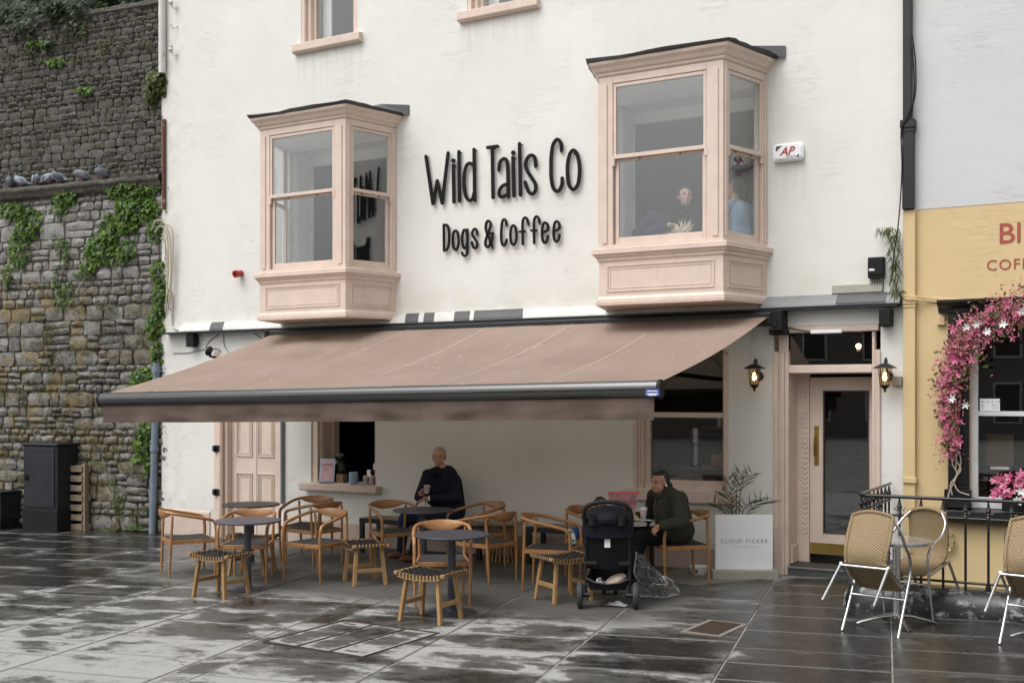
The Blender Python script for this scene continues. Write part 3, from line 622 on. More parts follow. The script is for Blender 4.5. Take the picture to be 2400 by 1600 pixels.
    MB().prism([(x*.93, y*.93, 3.694) for x, y in plan(-.02)], (0, 0, .02)).build('window_seat', M['inside_white'], root)
    for sx in (-1, 1):
        s = MB(); x = sx*.832; s.bb(x-.012, x+.012, .01, .44, 3.70, 5.51)
        for z0, z1 in ((3.80, 4.45), (4.55, 5.42)):
            s.bb(x-sx*.022-.006, x-sx*.022+.006, .06, .075, z0, z1); s.bb(x-sx*.022-.006, x-sx*.022+.006, .375, .39, z0, z1); s.bb(x-sx*.022-.006, x-sx*.022+.006, .075, .375, z0, z0+.015); s.bb(x-sx*.022-.006, x-sx*.022+.006, .075, .375, z1-.015, z1)
        s.build('shutter', M['inside_white'], root)
    MB().bb(-.82, .82, .40, .445, 5.38, 5.52).build('inner_beam', M['inside_white'], root)
    return root
oriel(-9.765, 3); oriel(-4.655, 8)

# ---------------- plain sash windows of the top floor
def top_window(key, sill0, sill1):
    x0, x1, z0, z1 = OP[key]; root = bpy.data.objects.new('sash_window', None); COL.objects.link(root); root.parent = cafe; root.location = ((x0+x1)/2-CX, 0, z0)
    w = (x1-x0)/2; h = z1-z0
    f = MB()
    for s in (-1, 1):
        f.bb(s*w, s*(w-.06), .004, .10, 0, h); f.bb(s*(w-.06), s*(w-.12), .06, .16, 0, h); f.bb(s*(w-.12), s*(w-.165), .12, .20, 0, h)
    f.bb(-w+.12, w-.12, .12, .20, 0, .075); f.build('frame', M['pink'], root, bev=.006)
    MB().bb(-w+.16, w-.16, .15, .156, .07, h).build('pane', M['glass'], root)
    mb = MB(); s0, s1 = sill0-(x0+x1)/2, sill1-(x0+x1)/2
    mb.sweepx([(.02, 0.003), (-.085, -.012), (-.085, -.115), (-.06, -.14), (.0, -.14)], s0, s1); mb.build('sill', M['pink'], root, bev=.005)
    MB().bb(-w+.15, -w+.30, .30, .33, .0, h).build('curtain', M['inside_white'], root)
top_window('topL', -10.56, -9.36); top_window('topR', -7.77, -6.58)

# ---------------- side door at the left with four visible panels
x0, x1, z0, z1 = OP['doorL']; gzl = gz(-11.4)
dl = bpy.data.objects.new('side_door', None); COL.objects.link(dl); dl.parent = cafe; dl.location = (0, 0, 0)
def onroot(mb, name, mt, par, **k): return mb.build(name, mt, par, world=True, **k)
f = MB()
f.bb(x0-.10, x0+.0, -.02, .03, -.2, z1+.08)
f.tube([(x0+.03, -.01, -.2), (x0+.03, -.01, z1)], .045, 10); f.bb(x0+.05, x0+.12, .03, .16, -.2, z1); f.bb(x1-.07, x1-.004, .05, .16, -.2, z1); f.bb(x0, x1, .01, .17, z1-.10, z1-.002)
onroot(f, 'frame', M['pink'], dl, bev=.006)
lx0, lx1 = x0+.12, x1-.07; ly = .13; onroot(MB().bb(lx0, lx1, ly, ly+.05, gzl+.02, z1-.1), 'door_leaf', M['pink'], dl)
onroot(MB().bb((lx0+lx1)/2-.004, (lx0+lx1)/2+.004, ly-.003, ly, gzl+.02, z1-.1), 'leaf_joint', M['tape'], dl)
for xa, xb in ((WX(555, ly), WX(592, ly)), (WX(605, ly), WX(643, ly))):
    for za, zb in ((W(600, 1070, ly).z, 2.35), (.22, W(600, 1108, ly).z)):
        m = MB()
        for k, (o, d) in enumerate(((0, .016), (.03, .010), (.055, .007))):
            w_ = .016 if k == 0 else .011
            m.bb(xa+o, xb-o, ly-d, ly, zb-o-w_, zb-o); m.bb(xa+o, xb-o, ly-d, ly, za+o, za+o+w_); m.bb(xa+o, xa+o+w_, ly-d, ly, za+o+w_, zb-o-w_); m.bb(xb-o-w_, xb-o, ly-d, ly, za+o+w_, zb-o-w_)
        onroot(m, 'door_panel', M['pink'], dl, bev=.003)
for py in (1051, 1153): 
    p = W(510, py, -.03); onroot(MB().bb(p.x-.06, p.x+.06, -.055, .0, p.z-.05, p.z+.05).bb(p.x-.055, p.x-.01, -.085, -.055, p.z-.035, p.z+.045), 'door_bracket', M['iron'], cafe)
# ---------------- serving hatch
x0, x1, z0, z1 = OP['serve']; sv = bpy.data.objects.new('serving_window', None); COL.objects.link(sv); sv.parent = cafe
f = MB(); f.bb(x0-.012, x0+.10, .02, .10, z0, z1-.001); f.tube([(x0+.10, .10, z0), (x0+.10, .10, z1)], .035, 10); f.bb(x0+.02, x0+.13, .12, .30, z0, z1-.001); f.bb(x0+.05, x0+.16, .30, .44, z0, z1-.001)
f.bb(x1-.04, x1-.001, .02, .10, z0, z1-.001); f.bb(x0, x1, .02, .10, z1-.06, z1-.002); onroot(f, 'frame', M['pink'], sv, bev=.006)
onroot(MB().sweepx([(.44, .802), (-.13, .79), (-.135, .70), (-.12, .69), (.0, .69)], -10.385, -9.035), 'sill', M['pink_chip'], sv, bev=.008)
# ---------------- big sash window by the woman
x0, x1, z0, z1 = OP['winR']; sw = bpy.data.objects.new('shop_window', None); COL.objects.link(sw); sw.parent = cafe
f = MB()
for k, (a, b, ya, yb) in enumerate(((0, .045, -.012, .05), (.045, .075, .02, .07), (.075, .11, .04, .10), (.11, .17, .09, .17))):
    f.bb(x0+a, x0+b, ya, yb, z0, z1-.001)
f.bb(x1-.055, x1-.001, -.01, .14, z0, 2.50); f.bb(x1-.095, x1-.055, .08, .17, z0, z1-.001); f.bb(x0, x1, .05, .16, z1-.08, z1-.002); f.bb(x0+.17, x1-.095, .08, .165, z0, z0+.10); f.bb(x0+.13, x1-.055, .03, .079, z0, z0+.055)
onroot(f, 'frame', M['pink'], sw, bev=.005)
zm = W(1600, 972, .12).z
onroot(MB().bb(x0+.17, x1-.095, .10, .15, zm-.03, zm+.03), 'meeting_rail', M['pink'], sw, bev=.004)
onroot(MB().bb(x0+.17, x1-.095, .118, .122, zm+.03, z1-.08), 'pane', M['glass_shop'], sw); onroot(MB().bb(x0+.17, x1-.095, .138, .142, z0+.10, zm-.03), 'pane', M['glass_shop'], sw)
onroot(MB().sweepx([(.03, .926), (-.09, .905), (-.095, .79), (-.08, .775), (.0, .775)], x0-.10, x1+.10), 'sill', M['pink'], sw, bev=.006)
onroot(MB().prism([(x1-.001, -.012, 2.50), (x1+.001, -.012, z1), (x1-.13, -.012, z1)], (0, .03, 0)), 'corner_fillet', M['cream'], sw)
onroot(MB().bb(-5.25, -4.1, .75, 1.15, .5, 1.12), 'counter', M['tape'], sw); onroot(MB().bb(-5.25, -4.1, .72, 1.17, 1.121, 1.15), 'counter_top', M['oldwood'], sw)
for i in range(3):
    xx = -4.62+i*.20; onroot(MB().bb(xx, xx+.185, .8, 1.0, 1.151+.0*i, 1.30+.04*(i % 2)), 'crate', M['stoolwood'], sw)
onroot(MB().lathe([(.07, 1.151), (.07, 1.4), (.05, 1.42), (.09, 1.44), (.10, 1.62), (.03, 1.65)], 16, (-4.85, .9, 0)), 'coffee_grinder', M['chrome'], sw, smooth=40)
for i in range(4): onroot(MB().lathe([(.03, 1.63), (.035, 1.66), (.035, 1.76), (.02, 1.79)], 12, (-4.7+i*.13, 1.35, 0)), 'jar', M['cupw'], sw, smooth=40)
onroot(MB().bb(-5.0, -4.1, 1.25, 1.5, 1.60, 1.63), 'shelf', M['oldwood'], sw)
# ---------------- entrance
x0, x1, z0, z1 = OP['door']; en = bpy.data.objects.new('entrance_door', None); COL.objects.link(en); en.parent = cafe
yd = .36; zt = 2.32; gd = gz(-3)
f = MB()
for a, b, ya in ((0, .055, -.03), (.055, .085, -.012), (.085, .12, -.024), (.12, .165, .0)): f.bb(x0+a, x0+b, ya, .10, -.2, 2.52 if a < .1 else z1-.001)
f.bb(x0+.055, x0+.165, -.004, .09, 2.52, z1-.002)
for a, b, ya in ((0, .04, -.03), (.04, .06, -.012), (.06, .09, .0)): f.bb(x1-b, x1-a, ya, .10, -.2, 2.52 if a < .05 else z1-.001)
f.bb(x0+.165, x1-.09, .0, .10, zt-.045, zt+.045); f.bb(x0+.02, x1-.02, -.01, .10, z1-.075, z1-.003); onroot(f, 'frame', M['pink'], en, bev=.006)
onroot(MB().bb(x0+.165, x1-.09, .05, .055, zt+.045, z1-.075), 'transom_pane', M['glass_dark'], en)
r = MB(); r.bb(x0+.13, x0+.165, .101, yd-.01, gd+.11, zt-.05); r.bb(x0+.165, x0+.185, .101, yd-.02, gd+.11, gd+.30); r.bb(x1-.09, x1-.05, .101, yd-.01, gd+.11, zt-.05); r.bb(x0+.1, x1-.05, .101, yd, zt-.05, zt-.02); onroot(r, 'reveal_lining', M['pink'], en)
xl = WX(1898, yd); gx0 = WX(1929, yd); gx1 = WX(2037, yd); xr = x1-.02; xj = WX(1877, yd)
zb, zt2 = W(1900, 1296, yd).z, W(1900, 884, yd).z; gb, gt = W(1935, 1249, yd).z, W(1935, 915, yd).z
onroot(MB().bb(x0+.165, xl-.004, yd-.012, yd+.05, gd+.1, zt-.02), 'jamb', M['pink'], en)
ch = MB()
for i in range(30):
    z = .45+i*.057; xm = (xj+xl)/2+.002
    for s in (-1, 1): ch.bar((xm, yd-.014, z), (xm+s*.028, yd-.014, z+.030), .012, .006)
tag(onroot(ch, 'carved_chevrons', M['pink_chip'], en), kind='stuff')
lf = MB(); lf.bb(xl, gx0, yd, yd+.045, zb, zt2); lf.bb(gx1, xr, yd, yd+.045, zb, zt2); lf.bb(gx0, gx1, yd, yd+.045, gt, zt2); lf.bb(gx0, gx1, yd, yd+.045, zb, gb)
leaf = onroot(lf, 'door_leaf', M['pink'], en, bev=.004)
bd = MB(); 
for a in ((gx0, gx0+.012, gb, gt), (gx1-.012, gx1, gb, gt), (gx0+.012, gx1-.012, gb, gb+.012), (gx0+.012, gx1-.012, gt-.012, gt)): bd.bb(a[0], a[1], yd-.006, yd+.02, a[2], a[3])
onroot(bd, 'glazing_bead', M['tape'], en); onroot(MB().bb(gx0+.01, gx1-.01, yd+.02, yd+.026, gb+.01, gt-.01), 'pane', M['glass_dark'], en)
hz0, hz1 = W(1912, 1090, yd).z, W(1912, 998, yd).z; hx = WX(1914, yd)
hd = MB().bb(hx-.026, hx+.026, yd-.006, yd, hz0, hz1); hd.tube([(hx-.014, yd-.006, hz0+.10), (hx-.014, yd-.05, hz0+.13), (hx-.014, yd-.05, hz1-.13), (hx-.014, yd-.006, hz1-.10)], .009, 8); onroot(hd, 'push_plate', M['brass'], en)
onroot(MB().bb(xl+.004, xr, yd-.005, yd, zb+.01, W(1900, 1270, yd).z), 'kick_plate', M['brass'], en)
st = MB().bb(x0+.165, x1-.05, -.03, TH, -.2, gd+.085); onroot(st, 'doorstep', M['tape'], en, bev=.006)
onroot(MB().bb(x0+.165, x1-.05, -.045, -.02, gd+.075, gd+.095), 'step_nosing', M['lead'], en)
onroot(MB().bb(x0+.18, x1-.10, .0, yd-.02, gd+.086, gd+.10), 'door_mat', M['room_dark'], en)
# small fixings on the facade that belong to the house
for i in range(3):
    p = W(413, 15+i*55, 0)
    if i == 1: MB().tube(smooth_path([p+V(.03, -.005, .05), p+V(.0, -.06, .0), p+V(-.02, -.1, .06)]), .008, 6).build('cable_hook', M['flash_white'], cafe, world=True)
    else:
        MB().lathe([(.03, 0), (.045, .03), (.03, .06), (.035, .09), (.015, .1)], 10, p+V(-.02, -.09, -.0)).tube([p+V(.03, 0, -.03), p+V(.02, -.06, -.06), p+V(-.02, -.09, .0)], .009, 6).build('insulator', M['flash_white'], cafe, world=True)

# ================================================================== OLD STONE WALL
sw_ = thing('stone_wall', 'tall old rubble stone retaining wall overgrown with ivy beside the cafe', 'stone wall', SO)
def SP(s, z, off=0.0): return SDIR*s+SN*off+V(0, 0, z)          # local to SO
zl = S(372, 417).z-.12; ztop = S(372, 14).z
mb = MB()
def mfn(u, v):
    s = -.08+u*9; z = -.5+v*(ztop+.5); n = noise.noise(Vector((s*2.1, z*2.1, 3)))*.022+noise.noise(Vector((s*7.1, z*7.1, 9)))*.014
    return SP(s, z, -.012+n)
mb.grid(mfn, 150, 130); mb.quad(SP(-.08, ztop, -.03), SP(9, ztop, -.03), SP(9, ztop, -1.2), SP(-.08, ztop, -1.2)); mb.build('mortar_bed', M['mortar_w'], sw_, smooth=60)
def stone_proto(seed, nu=5, nv=4, deep=.050):
    r = random.Random(seed); mb = MB()
    def f(u, v):
        x, z = u*2-1, v*2-1; k = max(abs(x)**5, abs(z)**5); y = -deep*(1-.7*k)
        q = .85+.15*(1-max(abs(x), abs(z))); cor = 1-.10*(abs(x*z))**2
        return (x*.5*cor+r.uniform(-.045, .045), y+r.uniform(-.016, .016), z*.5*cor+r.uniform(-.06, .06))
    mb.grid(f, nu, nv); w = nu+1; n = len(mb.v)
    rim = [i for i in range(w)]+[w*j+nu for j in range(1, nv+1)]+[w*nv+i for i in range(nu-1, -1, -1)]+[w*j for j in range(nv-1, 0, -1)]
    base = [(mb.v[i][0]*1.0, .06, mb.v[i][2]*1.0) for i in rim]; k = len(rim); mb.v += base
    for i in range(k): mb.f.append((rim[i], n+i, n+(i+1) % k, rim[(i+1) % k])); mb.mi.append(0)
    return mb
protos = [stone_proto(i).mesh('stone', M['stone'], smooth=35) for i in range(22)]; rough = [stone_proto(40+i, 3, 2, .06) for i in range(14)]
Rw = Matrix((-SDIR, -SN, V(0, 0, 1))).transposed().to_4x4()
rst = random.Random(12); z = -.32; ns = 0; rubble = MB()
def add_rub(s, zc, w, h, d=1.0):
    p = rst.choice(rough); fl = rst.choice((-1, 1))
    rubble.add([(Rw @ Vector((x*w*fl, y*d, zz*h)))+SP(s, zc, 0) for x, y, zz in p.v], p.f)
while z < zl-.10:
    h = rst.choice([.10, .13, .16, .20, .24]) if z < 3.4 else rst.choice([.10, .15, .2, .27]); h = min(h, zl-.08-z) if zl-.08-z < h+.08 else h; s = -.05-rst.random()*.15
    while s < 6:
        w = h*rst.uniform(.75, 2.3)
        if h > .15 and rst.random() < .32:          # two thin stones in place of one
            hh = h*rst.uniform(.4, .6); parts = ((z+hh/2, hh-.02), (z+(h+hh)/2, h-hh-.02))
        else: parts = ((z+h/2, h-.02),)
        for zc, hh in parts:
            if s < 2.75 and ns < 300 and zc > -.2:
                o = bpy.data.objects.new('stone', rst.choice(protos)); COL.objects.link(o); o.parent = sw_
                o.matrix_local = Matrix.Translation(SP(s+w/2, zc+rst.uniform(-.012, .012), rst.uniform(-.015, .015))) @ Rw @ Matrix.Rotation(rst.gauss(0, .05), 4, 'Y') @ Matrix.Diagonal(((w-.02)*rst.choice((-1, 1)), rst.uniform(.55, 1.15), hh, 1)); ns += 1
            else: add_rub(s+w/2, zc, w-.02, hh, .8)
        s += w
    z += h
z = zl+.16
while z < ztop-.02:
    h = rst.choice([.07, .09, .11, .13]); s = -.1*rst.random()
    while s < 5:
        w = h*rst.uniform(1.0, 2.4); add_rub(s+w/2, z+h/2+rst.uniform(-.01, .01), w-.008, h-.004, rst.uniform(.35, .75)); s += w
    z += h
tag(rubble.build('rubble', M['stone'], sw_, smooth=35), kind='stuff')
lg = MB(); pr = [(0.0, .16), (.10, .16), (.135, .135), (.145, .10), (.13, .07), (.10, .055), (.085, .01), (.05, -.02), (0, -.03)]
def lfn(u, v):
    i = min(len(pr)-1, int(round(v*(len(pr)-1)))); s = -.04+u*7; n = noise.noise(Vector((s*5, i*.7, 1)))*.012; return SP(s, zl+pr[i][1]+n, pr[i][0]+n)
lg.grid(lfn, 90, len(pr)-1); lg.build('string_course', M['stone'], sw_, smooth=50)
cp = MB(); cp.grid(lambda u, v: SP(-.05+u*8, ztop+[-.02, .03, .10, .12][int(round(v*3))]+noise.noise(Vector((u*40, v*3, 0)))*.015, [.0, .05, .04, -.5][int(round(v*3))]), 60, 3); cp.build('coping', M['stone'], sw_, smooth=50)

# ================================================================== NEIGHBOURING SHOP
shop = thing('neighbour_shop', 'ochre yellow coffee shop front with pale grey blue upper wall', 'building', (0, 0, 0))
yb = W(2140, 493).z; NX0, NX1 = -2.198, 3.2; ys = -.012
wl, wr, wz0, wz1 = WX(2274, ys), 1.2, W(2300, 1192, ys).z, W(2300, 735, ys).z
mb = MB()
for a, b, c, d in ((NX0, wl, -.3, yb), (wr, NX1, -.3, yb), (wl, wr, -.3, wz0), (wl, wr, wz1, yb)): mb.quad((a, ys, c), (b, ys, c), (b, ys, d), (a, ys, d))
for a, b in ((wl, 1), (wr, -1)): mb.quad((a, ys, wz0), (a, ys+.4, wz0), (a, ys+.4, wz1), (a, ys, wz1))
mb.quad((wl, ys, wz1), (wr, ys, wz1), (wr, ys+.4, wz1), (wl, ys+.4, wz1)); mb.build('wall', M['yellow'], shop)
mb = MB(); mb.quad((NX0, ys-.004, yb), (NX1, ys-.004, yb), (NX1, ys-.004, 9), (NX0, ys-.004, 9)); mb.quad((NX0, ys-.004, yb), (NX1, ys-.004, yb), (NX1, ys, yb), (NX0, ys, yb)); mb.build('upper_wall', M['lavender'], shop)
px_ = WX(2118, -.07), WX(2145, -.07)
pl = MB().bb(NX0+.002, px_[1], -.075, ys-.001, -.1, yb-.003); zc = W(2130, 705, -.08).z; pl.bb(NX0+.002, px_[1]+.012, -.095, ys-.001, zc-.035, zc+.01); pl.bb(NX0+.002, px_[1]+.006, -.085, ys-.001, zc-.07, zc-.035); zc = W(2130, 1125, -.08).z; pl.bb(NX0+.002, px_[1]+.014, -.095, ys-.001, zc-.03, zc+.03); pl.build('pilaster', M['yellow'], shop, bev=.004)
# black window surround
bx0, bx1 = WX(2222, -.06), wl; zcap = W(2240, 728, -.1).z; zbase0, zbase1 = W(2240, 1190, -.1).z, W(2240, 1146, -.1).z
s = MB(); s.bb(bx0, bx1-.002, -.07, ys-.001, zbase1, zcap); s.bb(bx0+.03, bx1-.03, -.085, -.07, zbase1+.05, zcap-.1); s.bb(bx0-.03, bx1+.02, -.12, ys-.001, zbase0, zbase1); s.build('window_pilaster', M['iron'], shop, bev=.008)
s = MB(); s.sweepx([(ys, zcap+.11), (-.20, zcap+.11), (-.20, zcap+.085), (-.16, zcap+.05), (-.11, zcap+.02), (-.10, zcap-.02), (ys, zcap-.02)], bx0-.09, 2.2); s.build('window_cornice', M['iron'], shop)
s = MB(); s.sweepx([(ys, zbase0-.003), (-.16, zbase0-.02), (-.165, zbase0-.11), (-.12, zbase0-.15), (ys, zbase0-.15)], bx0-.05, 2.2); s.build('window_sill', M['iron'], shop, bev=.006)
s = MB(); yf = .05; a = WX(2276, yf); b = WX(2292, yf); zmr = W(2310, 970, yf).z
s.bb(a, b, yf, yf+.07, wz0, wz1); s.bb(b, 1.0, yf, yf+.07, wz0, W(2300, 1165, yf).z); s.bb(b, 1.0, yf, yf+.06, zmr-.02, zmr+.03); s.bb(.9, 1.0, yf, yf+.065, wz0, wz1); s.build('sash_frame', M['white_paint'], shop, bev=.004)
MB().bb(b-.01, .95, yf+.03, yf+.034, zmr, wz1).build('pane', M['glass_dark'], shop); MB().bb(b-.01, .95, yf+.05, yf+.054, wz0, zmr).build('pane', M['glass_dark'], shop)
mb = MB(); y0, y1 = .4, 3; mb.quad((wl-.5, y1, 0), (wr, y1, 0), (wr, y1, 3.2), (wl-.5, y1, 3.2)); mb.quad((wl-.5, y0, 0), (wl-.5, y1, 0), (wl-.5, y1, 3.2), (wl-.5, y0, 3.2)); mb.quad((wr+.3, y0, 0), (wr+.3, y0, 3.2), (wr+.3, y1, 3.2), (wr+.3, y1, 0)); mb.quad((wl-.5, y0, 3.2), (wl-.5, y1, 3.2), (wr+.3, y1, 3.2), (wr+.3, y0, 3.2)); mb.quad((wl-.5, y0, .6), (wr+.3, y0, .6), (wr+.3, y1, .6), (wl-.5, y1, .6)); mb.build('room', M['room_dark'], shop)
M['signred'] = mat('terracotta_sign_paint', (.36, .065, .045), .6)
p = W(2338, 571, ys-.004); text_obj('sign_lettering', 'Bl', .295, M['signred'], shop, (p.x, ys-.004, p.z), align='LEFT', bold=.002)
p = W(2311, 634, ys-.004); text_obj('sign_lettering', 'COFF', .152, M['signred'], shop, (p.x, ys-.004, p.z), align='LEFT', spacing=1.12)
# ================================================================== HOUSES ACROSS THE SQUARE (seen only as reflections in glass, paint and wet stone)
def terrace_house(x0, x1, h, col, label, seed):
    r_ = random.Random(seed); yf = -44.0; t = thing('terrace_house', label, 'building', ((x0+x1)/2, yf, 0)); w = x1-x0
    MB().bb(-w/2, w/2, -8, 0, -.5, h).build('wall', mat('far_house_render', col, .8, var=.15), t)
    MB().prism([(-w/2-.2, .3, h), (-w/2-.2, -4, h+1.6), (-w/2-.2, -8.3, h)], (w+.4, 0, 0)).build('roof', M['slate'], t)
    n = max(2, int(w/2.6)); dk = M['room_dark']
    for fl in range(int(h/3.1)):
        for i in range(n):
            x = -w/2+w*(i+.5)/n; z = .8+fl*3.05; f = MB().bb(x-.62, x+.62, .002, .09, z-.1, z+1.85).build('window', M['white_paint'], t); MB().bb(x-.52, x+.52, .092, .10, z, z+1.75).build('pane', dk, f)
    return t
terrace_house(-46, -30, 6.2, (.30, .27, .22), 'plain stone coloured house across the square behind the viewer, leftmost', 1); terrace_house(-29.9, -16, 7.6, (.42, .36, .30), 'tall buff house across the square behind the viewer', 2); terrace_house(-15.9, 2, 6.6, (.22, .20, .19), 'wide dark grey house across the square behind the viewer', 3); terrace_house(2.1, 16, 7.8, (.38, .22, .16), 'tall brick red house across the square behind the viewer', 4); terrace_house(16.1, 34, 6.3, (.40, .39, .36), 'pale house across the square behind the viewer, rightmost', 5)
# ================================================================== AWNING
aw = thing('awning', 'wide faded brown canvas awning with black front bar over the terrace', 'awning', (-7.3, -.1, 2.85))
BL, BR = V(-11.05, -3.0, 1.975), V(-3.76, -3.0, 2.085)
TL, TR = V(-10.82, -.20, 2.90), V(-3.60, -.20, 2.905)
rsa = random.Random(5)
def afn(u, v):
    a = TL.lerp(TR, u); b = (BL+V(0, .03, .07)).lerp(BR+V(0, .03, .07), u); p = a.lerp(b, v)
    p.z -= .055*math.sin(PI*v)*(1+.35*math.sin(u*31)); p.z += .006*math.sin(u*60)*v*(1-v)*4+.004*noise.noise(Vector((u*25, v*4, 0)))
    return p
onroot(MB().grid(afn, 60, 22), 'canopy', M['awning'], aw, smooth=60)
M['seam'] = mat('awning_seam', (.425, .325, .275), .8)
for k in range(1, 6):
    sm = MB(); u = k/6
    for j in range(16):
        a, b = afn(u, j/16), afn(u, (j+1)/16); w = V(.011, 0, 0); o = V(0, 0, .003); sm.quad(a-w+o, a+w+o, b+w+o, b-w+o)
    onroot(sm, 'seam', M['seam'], aw)

bdir = (BR-BL).normalized(); fb = MB(); prof = []
for k in range(18):
    a = 2*PI*k/18; prof.append((math.cos(a)*.062, math.sin(a)*.085))
n = len(prof); vs = [BL+V(0, y, z) for y, z in prof]+[BR+V(0, y, z) for y, z in prof]
fb.add(vs, [tuple(range(n)), tuple(range(2*n-1, n-1, -1))]+[(i, i+n, (i+1) % n+n, (i+1) % n) for i in range(n)])
M['bar'] = mat('anthracite_front_profile', (.008, .0085, .010), .20, var=.03, spec=.9, coat=.6); bar_o = onroot(fb, 'front_bar', M['bar'], aw, smooth=40)
for P_ in (BL, BR):
    s = -1 if P_ is BL else 1; c = MB(); c.add([P_+V(s*.02, y*1.06, z*1.06) for y, z in prof]+[P_+V(-s*.012, y*1.06, z*1.06) for y, z in prof], [tuple(range(n)), tuple(range(2*n-1, n-1, -1))]+[(i, i+n, (i+1) % n+n, (i+1) % n) for i in range(n)]); onroot(c, 'end_cap', M['black_matt'], aw, smooth=40)
vl0, vr0 = 1.695, 1.81
def vfn(u, v):
    t = BL.lerp(BR, .006+u*.988); zb = vl0+(vr0-vl0)*u; zz = (t.z-.07)*(1-v)+zb*v
    y = -3.02+(.016*math.sin(u*44)+.012*math.sin(u*97+1)+.03*noise.noise(Vector((u*16, v*2, 5))))*v
    return V(t.x, y, zz)
onroot(MB().grid(vfn, 150, 8), 'valance', M['valance'], aw, smooth=70)
cs = MB().bb(-10.86, -3.56, -.24, -.03, 2.80, 2.955); cs.bb(-10.9, -3.5, -.16, -.02, 2.70, 2.80) if False else None
onroot(cs, 'cassette', M['black'], aw, bev=.02, segs=3)
onroot(MB().bb(-3.56, -3.44, -.25, -.01, 2.74, 2.96).bb(-3.60, -3.42, -.20, -.02, 2.70, 2.76).box((-3.52, -.255, 2.80), (.05, .01, .05)), 'end_bracket', M['black_matt'], aw, bev=.01)
onroot(MB().bb(-10.93, -10.862, -.25, -.01, 2.74, 2.96), 'end_bracket', M['black_matt'], aw, bev=.01)
for xa, xe in ((-10.2, -8.6), (-4.2, -5.8)):
    el = V(xe, -1.35, 2.36); sh_ = V(xa, -.15, 2.78); hd_ = V(xa+(-.2 if xa < -8 else .05), -2.95, 2.02+(xa+11)*.015)
    onroot(MB().bar(sh_, el, .05, .07).bar(el, hd_, .045, .06).ball(el, .05, 10), 'folding_arm', M['black'], aw)
lb = W(1528, 919, -3.075); lo = MB().bb(lb.x-.07, lb.x+.07, -3.066, -3.063, lb.z-.035, lb.z+.03); M['blue'] = mat('blue_label', (.03, .06, .28), .4); lab = onroot(lo, 'maker_label', M['blue'], aw)
lt = MB()
for k, w_ in ((.012, .05), (-.012, .055), (-.024, .04)): lt.bb(lb.x-w_, lb.x+w_, -3.068, -3.066, lb.z+k-.004, lb.z+k+.004)
onroot(lt, 'label_print', M['white'], aw)

# ================================================================== LETTERING ON THE WALL
sign = thing('wall_sign', 'dark raised wall lettering reading Wild Tails Co Dogs and Coffee', 'sign', (-7.2, -.02, 4.5))
def ribbon(pts, w, yf, closed=False):
    k = len(pts); t = .022; L, R_ = [], []
    for i in range(k):
        a = pts[i-1] if (i or closed) else pts[0]; b = pts[(i+1) % k] if (i < k-1 or closed) else pts[-1]; d = (b-a); d = Vector((d.x, d.z)); d.normalize(); nn_ = Vector((-d.y, d.x))
        L.append((pts[i].x+nn_.x*w/2, pts[i].z+nn_.y*w/2)); R_.append((pts[i].x-nn_.x*w/2, pts[i].z-nn_.y*w/2))
    mb = MB(); vs = [(x, yf, z) for x, z in L]+[(x, yf, z) for x, z in R_]+[(x, yf+t, z) for x, z in L]+[(x, yf+t, z) for x, z in R_]; fs = []
    for i in range(k if closed else k-1):
        j = (i+1) % k; fs += [(i, j, k+j, k+i), (i, 2*k+i, 2*k+j, j), (k+i, k+j, 3*k+j, 3*k+i)]
    if not closed: fs += [(0, k, 3*k, 2*k), (k-1, 3*k-1, 4*k-1, 2*k-1)]
    mb.add(vs, fs)
    if not closed:
        for c, dy in ((pts[0], .0011), (pts[-1], .0022)): mb.lathe([(w/2, 0), (w/2, t-.002)], 12, (c.x, yf+dy, c.z), Matrix.Rotation(-PI/2, 3, 'X'))
    return mb
